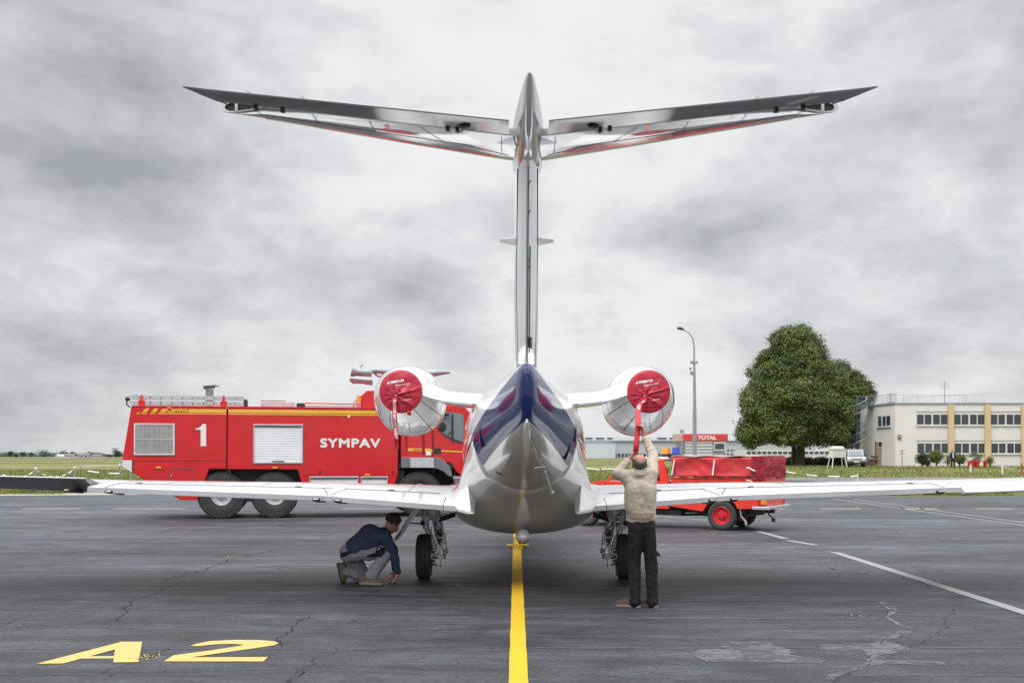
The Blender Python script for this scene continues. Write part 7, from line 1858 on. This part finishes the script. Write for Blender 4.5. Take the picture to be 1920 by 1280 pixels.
# ---- standing man in a beige jacket, arms raised to the streamer (feet at Y = 11.95) ----
SYm = 11.95
def S(px, py, dy=0.0): return P(px, py, SYm+dy)
base = Vector((S(1202, 1137).x, SYm, 0))
man = empty('person', tuple(base), 0, 'balding man in beige jacket and black trousers reaching up to the red streamer', 'person')
def SB(): return MB(shift=tuple(-base))
hipL, hipR = S(1192, 984), S(1214, 984); ribL, ribR = S(1188, 914, .0), S(1213, 913, .0); shL, shR = S(1175, 892, .02), S(1222, 887, .02); neck = S(1198, 884, .02)
kneeL, kneeR = S(1189, 1052, .03), S(1221, 1054, .02); ankL, ankR = S(1191, 1121, .0), S(1223, 1121, -.02)
elbL, wriL = S(1156, 889, .22), S(1179, 862, .30); elbR, wriR = S(1224, 852, .20), S(1209, 819, .30)
hc = S(1198.5, 868, .035)
hf, hu = Vector((-.10, .78, .62)), Vector((.0, -.62, .78))
b = SB()
T = head(b, hc, hf, hu, 1.0)
b.limb([neck+Vector((0, .0, -.03)), neck+Vector((0, .01, .04)), hc+Vector((0, -.01, -.04))], [.066, .060, .060], 16)
torso(b, hipL, hipR, ribL, ribR, shL, shR, neck, .078, .075, .085, .055)
for h_, k_, a_, toe in ((hipL, kneeL, ankL, S(1172, 1138, .10)), (hipR, kneeR, ankR, S(1211, 1138, .14))):
    b.limb([h_, k_, a_], [.070, .050, .040], 14); b.limb([a_, Vector((toe.x*.5+a_.x*.5, toe.y*.5+a_.y*.5, .05))], [.042, .035], 12)
for s_, e_, w_ in ((shL, elbL, wriL), (shR, elbR, wriR)): b.limb([s_, e_, w_], [.058, .044, .030], 14)
# hands: fingers close round the strap
hdL = Vector((.085, .04, .10)); hand(b, wriL, hdL, Vector((.95, -.35, -.25)), 1 , .175, .75)
hdR = Vector((-.03, .02, .12)); hand(b, wriR, hdR, Vector((-.95, -.35, .05)), -1, .180, .55)
body = remeshed(b, 'body', [M['skinred']], man, .0055, 3)
b = SB()
torso(b, hipL+Vector((.0, 0, .085)), hipR+Vector((0, 0, .085)), ribL, ribR, shL, shR, neck+Vector((0, -.005, -.02)), .098, .096, .106, .070)
b.limb([ribL+Vector((-.005, -.02, -.03)), S(1188, 950)], [.104, .100], 16); b.limb([ribR+Vector((.005, -.02, -.03)), S(1214, 950)], [.104, .100], 16)
b.limb([shL, elbL, elbL.lerp(wriL, .88)], [.078, .062, .046], 16); b.limb([shR, elbR, elbR.lerp(wriR, .88)], [.078, .062, .045], 16)
b.limb([shL, ribL], [.075, .10], 14); b.limb([shR, ribR], [.075, .10], 14)
jac = remeshed(b, 'jacket', [M['beige']], man, .009, 5, [(.13, .020, (.8, .8, 1.0)), (.050, .010, (1.0, 1.0, .75)), (.022, .0045, (1, 1, 1))])
# gathered hem, cuffs and collar of the jacket
b = SB(); hemc = S(1202, 966); secs = []
for z, g in ((-.035, .92), (-.02, .97), (.0, .98), (.02, .97), (.035, .99)):
    secs.append([hemc+Vector((math.cos(2*math.pi*i/60)*.160*g*(1+.012*math.sin(i*2.2)), math.sin(2*math.pi*i/60)*.142*g, z)) for i in range(60)])
b.loft(secs, caps=False); hm = b.build('hem_band', mat('jacket_rib', (.40, .29, .25), .85, var=.15, vscale=30), jac, smooth=True)
b = SB()
for e_, w_ in ((elbL, wriL), (elbR, wriR)): a = e_.lerp(w_, .84); c = e_.lerp(w_, .97); b.cyl(a, c, .050, .043, 18)
b.build('cuffs', M['beige'], jac, smooth=True)
b = SB(); nk = neck+Vector((0, -.0, .01)); secs = []
for z, g, dy in ((-.045, 1.18, .0), (-.01, 1.05, .0), (.015, .98, -.004), (.012, .90, -.004), (-.02, .88, 0)):
    secs.append([nk+Vector((math.cos(2*math.pi*i/40)*.082*g, math.sin(2*math.pi*i/40)*.078*g+dy, z)) for i in range(40)])
b.loft(secs, caps=False); b.build('collar', M['beige'], jac, smooth=True)
b = SB(); ss = []
torso(b, hipL, hipR, S(1191, 966), S(1214, 966), S(1192, 962), S(1213, 962), S(1202, 962), .092, .090, .088, .080)
b.limb([hipL+Vector((0, -.02, -.03)), kneeL, ankL+Vector((0, 0, .02)), ankL+Vector((0, 0, -.04))], [.088, .074, .060, .068], 18); b.limb([hipR+Vector((0, -.02, -.03)), kneeR, ankR+Vector((0, 0, .02)), ankR+Vector((0, 0, -.04))], [.088, .074, .060, .068], 18)
tr = remeshed(b, 'trousers', [M['blackcloth']], man, .009, 4, [(.12, .020, (.8, .8, 1.2)), (.050, .011, (1.0, 1.0, .9)), (.022, .004, (1, 1, 1))])
b = SB(); q = S(1235, 1040); b.tube([S(1228, 1030), q, S(1238, 1042)], [.012, .016, .008], 6); b.build('pocket_flap', M['blackcloth'], tr)
for (a_, toe) in ((ankL, S(1171, 1138, .02)), (ankR, S(1207, 1138, .10))):
    heel = Vector((a_.x+.045, a_.y-.02, 0)); tv = Vector((toe.x, toe.y+.06, 0)); tv = heel+(tv-heel).normalized()*.285
    b = SB(); so_ = SB(); shoe(b, so_, heel, tv, k=1.02); sh = b.build('shoe', M['shoebrown'], man, smooth=True, angle=60); so_.build('sole', M['sole'], sh, smooth=True, angle=40)
# fringe of grey hair, bald crown
hair_cap(T, 'hair', M['hairgrey'], man, lambda x, y, z: min(.62-z+.25*min(0, -y)*0, .36-y*.9+z*.15, z+.62+.0) - (.0 if y < .2 else .25), rad=(.080, .099, .088), shift=-base, rough=.004)
for s_ in (-1, 1):
    b = SB(); b.sphere(T(s_*.028, .074, .002), .011, 12, 8); ey = b.build('eye', M['printwhite'], man, smooth=True); b = SB(); b.sphere(T(s_*.028, .0805, .002), .0055, 10, 8); b.build('iris', M['black'], ey, smooth=True)
b = SB(); b.cyl(elbL.lerp(wriL, .93), elbL.lerp(wriL, .985), .034, .033, 18); b.build('wristwatch', M['black'], man, smooth=True)

# ---- kneeling mechanic in a navy sweatshirt ----
CY = 14.2
def K(px, py, dy=0.0): return P(px, py, CY+dy)
base = Vector((K(690, 1093).x, CY, 0))
mec = empty('person', tuple(base), 0, 'kneeling mechanic in navy sweatshirt and grey work trousers touching the tarmac by the left wheel', 'person')
z4 = lambda x, y, dy=0.0: K(600+x/6.4, 920+y/6.4, dy)
hipN, hipF = z4(350, 745, -.09), z4(350, 745, .11)
ribN, ribF = z4(600, 530, -.08), z4(600, 530, .12)
shN, shF = z4(775, 545, -.16), z4(760, 520, .20)
neck = z4(800, 480, .02)
hc = z4(866, 392, .02)
kneeN, ankN = z4(850, 700, -.10), z4(620, 985, -.12)           # near leg: knee up, foot flat
kneeF, ankF = z4(520, 1015, .16), z4(290, 960, .12)            # far leg kneeling
elbN, wriN = z4(880, 745, -.12), z4(935, 985, -.02)
elbF, wriF = z4(885, 720, .22), z4(905, 950, .16)
b = SB()
T = head(b, hc, Vector((.66, .40, -.62)), Vector((.62, .12, .78)), 1.13)
b.limb([neck, hc+Vector((-.02, 0, -.02))], [.060, .058], 16)
torso(b, hipN, hipF, ribN, ribF, shN, shF, neck, .10, .10, .11, .06)
b.limb([hipN, kneeN, ankN], [.085, .058, .042], 14); b.limb([ankN, z4(640, 1045, -.13)], [.042, .030], 12)
b.limb([hipF, kneeF, ankF], [.085, .058, .042], 14)
b.limb([shN, elbN, wriN], [.055, .042, .030], 14); b.limb([shF, elbF, wriF], [.055, .042, .030], 14)
hand(b, wriN, Vector((-.03, .0, -.10)), Vector((-.95, .1, -.2)), 1, .170, .42)
hand(b, wriF, Vector((-.03, .0, -.08)), Vector((-.8, .2, -.3)), -1, .165, .5)
body = remeshed(b, 'body', [M['skin']], mec, .0055, 3)
b = SB()
torso(b, hipN.lerp(ribN, .28), hipF.lerp(ribF, .28), ribN, ribF, shN, shF, neck+Vector((-.02, 0, -.02)), .140, .140, .150, .085)
b.limb([ribN.lerp(shN, .5), hipN.lerp(ribN, .5)+Vector((.05, 0, -.04))], [.12, .12], 16)
b.limb([shN, elbN, elbN.lerp(wriN, .93)], [.088, .068, .046], 16); b.limb([shF, elbF, elbF.lerp(wriF, .93)], [.085, .066, .046], 16)
sw = remeshed(b, 'sweatshirt', [M['navycloth']], mec, .009, 5, [(.12, .022, (1, 1, 1)), (.050, .012, (1.0, 1.0, .9)), (.022, .0045, (1, 1, 1))])
b = SB(); torso(b, hipN, hipF, hipN.lerp(ribN, .32), hipF.lerp(ribF, .32), hipN.lerp(ribN, .30), hipF.lerp(ribF, .30), hipN.lerp(ribF, .3), .128, .125, .118, .11)
b.limb([hipN, hipN.lerp(kneeN, .5)+Vector((0, 0, -.015)), kneeN, kneeN.lerp(ankN, .5), ankN+Vector((.0, 0, -.03))], [.125, .105, .082, .080, .082], 18)
b.limb([hipF, kneeF, kneeF.lerp(ankF, .6), ankF+Vector((.03, 0, 0))], [.125, .088, .076, .070], 18)
tr = remeshed(b, 'work_trousers', [M['greycloth']], mec, .009, 4, [(.11, .028, (1, 1, 1)), (.045, .013, (1, 1, 1))])
# black patches: belt yoke and knee panel laid on the cloth
def patch(pts, dy0, name, mat_, par):
    """cloth patch pressed on to the trousers: cast along +Y on the mesh"""
    me = par.data; off = base
    from mathutils.bvhtree import BVHTree
    bv = BVHTree.FromPolygons([tuple(v.co) for v in me.vertices], [tuple(p.vertices) for p in me.polygons])
    bm = bmesh.new(); pp = [Vector((p.x, 0, p.z)) for p in pts]; vs = [bm.verts.new(p) for p in pp]
    tr_ = tessellate_polygon([pp])
    for t in tr_: bm.faces.new([vs[i] for i in t])
    for _ in range(4): bmesh.ops.subdivide_edges(bm, edges=[e for e in bm.edges if e.calc_length() > .02], cuts=1, use_grid_fill=False)
    bmesh.ops.triangulate(bm, faces=bm.faces)
    V = []; okv = []
    for v in bm.verts:
        hit = bv.ray_cast(Vector((v.co.x-off.x, -3, v.co.z-off.z)), Vector((0, 1, 0)))
        V.append((v.co.x-off.x, hit[0].y-.004 if hit[0] else 0, v.co.z-off.z)); okv.append(hit[0] is not None)
    bm.verts.index_update(); F = [tuple(v.index for v in f.verts) for f in bm.faces if all(okv[v.index] for v in f.verts)]
    b = MB(); b.add(V, F); o = b.build(name, mat_, par, smooth=True, angle=180, recalc=False); bm.free(); return o
patch([z4(700, 655), z4(820, 665), z4(800, 720), z4(760, 775), z4(580, 782), z4(590, 755), z4(690, 720)], 0, 'knee_panel', M['blackcloth'], tr)
patch([z4(252, 705), z4(255, 775), z4(310, 780), z4(400, 735), z4(470, 700), z4(380, 680), z4(360, 705), z4(300, 720)], 0, 'waist_panel', M['blackcloth'], tr)
# boots
heel, toe = z4(485, 1100, -.10), z4(755, 1110, -.16); heel.z = 0; toe.z = 0
b = SB(); so_ = SB(); shoe(b, so_, heel, toe, k=1.12); sh = b.build('work_shoe', M['shoegrey'], mec, smooth=True, angle=60); so_.build('sole', M['sole'], sh, smooth=True, angle=40)
heel, toe = z4(205, 870, .12), z4(262, 1098, .10)
b = SB(); so_ = SB(); shoe(b, so_, heel, toe, up=(1, -.1, -.2), k=1.12); sh = b.build('work_shoe', M['shoegrey'], mec, smooth=True, angle=60); so_.build('sole', mat('dark_sole', (.06, .055, .045), .8), sh, smooth=True, angle=40)
hair_cap(T, 'hair', M['hairbrown'], mec, lambda x, y, z: min(.55-y+z*.55, z+.55 if y < 0 else z+.30-y*.2, 1), rad=(.083, .103, .094), shift=-base, rough=.007)
for s_ in (-1, 1):
    b = SB(); b.sphere(T(s_*.028, .074, .002), .011, 12, 8); ey = b.build('eye', M['printwhite'], mec, smooth=True); b = SB(); b.sphere(T(s_*.028, .0805, .002), .0055, 10, 8); b.build('iris', M['black'], ey, smooth=True)
b = SB()
for s_ in (-1, 1): b.tube([T(s_*.082, -.01, .004), T(s_*.070, .06, .006), T(s_*.05, .093, .006)], .0022, 5); b.tube([T(s_*.030+.022*math.cos(R(a)), .096, .0+.016*math.sin(R(a))) for a in range(0, 361, 24)], .0018, 5)
b.build('glasses', M['black'], mec)
# ---- man in a dark coat far off by the shrubs ----
FY = 104.0
q = P(1786.5, 880, FY); gz0 = ground_h(q.x, FY)-.035; base = Vector((q.x, FY, gz0))
far_man = empty('person', tuple(base), 0, 'distant man in open black coat and pale blue shirt walking before the office shrubs', 'person')
o_ = lambda x, y, z: base+Vector((x, y, z))
hL, hR = o_(-.09, 0, .92), o_(.09, 0, .92); rL, rR = o_(-.10, 0, 1.28), o_(.10, 0, 1.28); sL, sR = o_(-.19, 0, 1.44), o_(.19, 0, 1.44); nk = o_(0, 0, 1.50)
b = SB(); T = head(b, o_(-.08, -.03, 1.66), (-.45, -.85, -.2), (0, 0, 1)); b.limb([nk, o_(-.06, -.02, 1.62)], [.06, .055]); torso(b, hL, hR, rL, rR, sL, sR, nk, .10, .10, .11, .06)
lg = [(hL, o_(-.12, -.04, .5), o_(-.14, .0, .08)), (hR, o_(.13, -.04, .5), o_(.15, .05, .08))]
for l in lg: b.limb(l, [.08, .055, .04]); b.limb([l[2], l[2]+Vector((-.02, -.12, -.03))], [.04, .03])
am = [(sL, o_(-.26, .03, 1.16), o_(-.27, -.05, .90)), (sR, o_(.27, .03, 1.16), o_(.29, -.05, .90))]
for a in am: b.limb(a, [.05, .04, .03])
hand(b, am[0][2], (0, 0, -1), (1, 0, 0), 1); hand(b, am[1][2], (0, 0, -1), (-1, 0, 0), -1)
remeshed(b, 'body', [M['skin']], far_man, .009, 2)
b = SB(); torso(b, hL+Vector((0, 0, .0)), hR, rL, rR, sL, sR, nk, .145, .135, .145, .08)
for a in am: b.limb([a[0], a[1], a[1].lerp(a[2], .9)], [.08, .062, .048])
remeshed(b, 'coat', [M['blackcloth']], far_man, .012, 4, [(.15, .03, (1, 1, .7))])
b = SB(); b.limb([o_(0, -.06, 1.02), o_(-.02, -.07, 1.4)], [.115, .10]); remeshed(b, 'shirt', [mat('pale_blue_shirt', (.42, .52, .66), .7)], far_man, .012, 2)
b = SB()
for l in lg: b.limb([l[0], l[1], l[2]+Vector((0, 0, -.02))], [.11, .085, .075])
remeshed(b, 'trousers', [M['blackcloth']], far_man, .012, 3)
hair_cap(T, 'hair', M['black'], far_man, lambda x, y, z: min(.45-y+z*.5, z+.3), shift=-base)
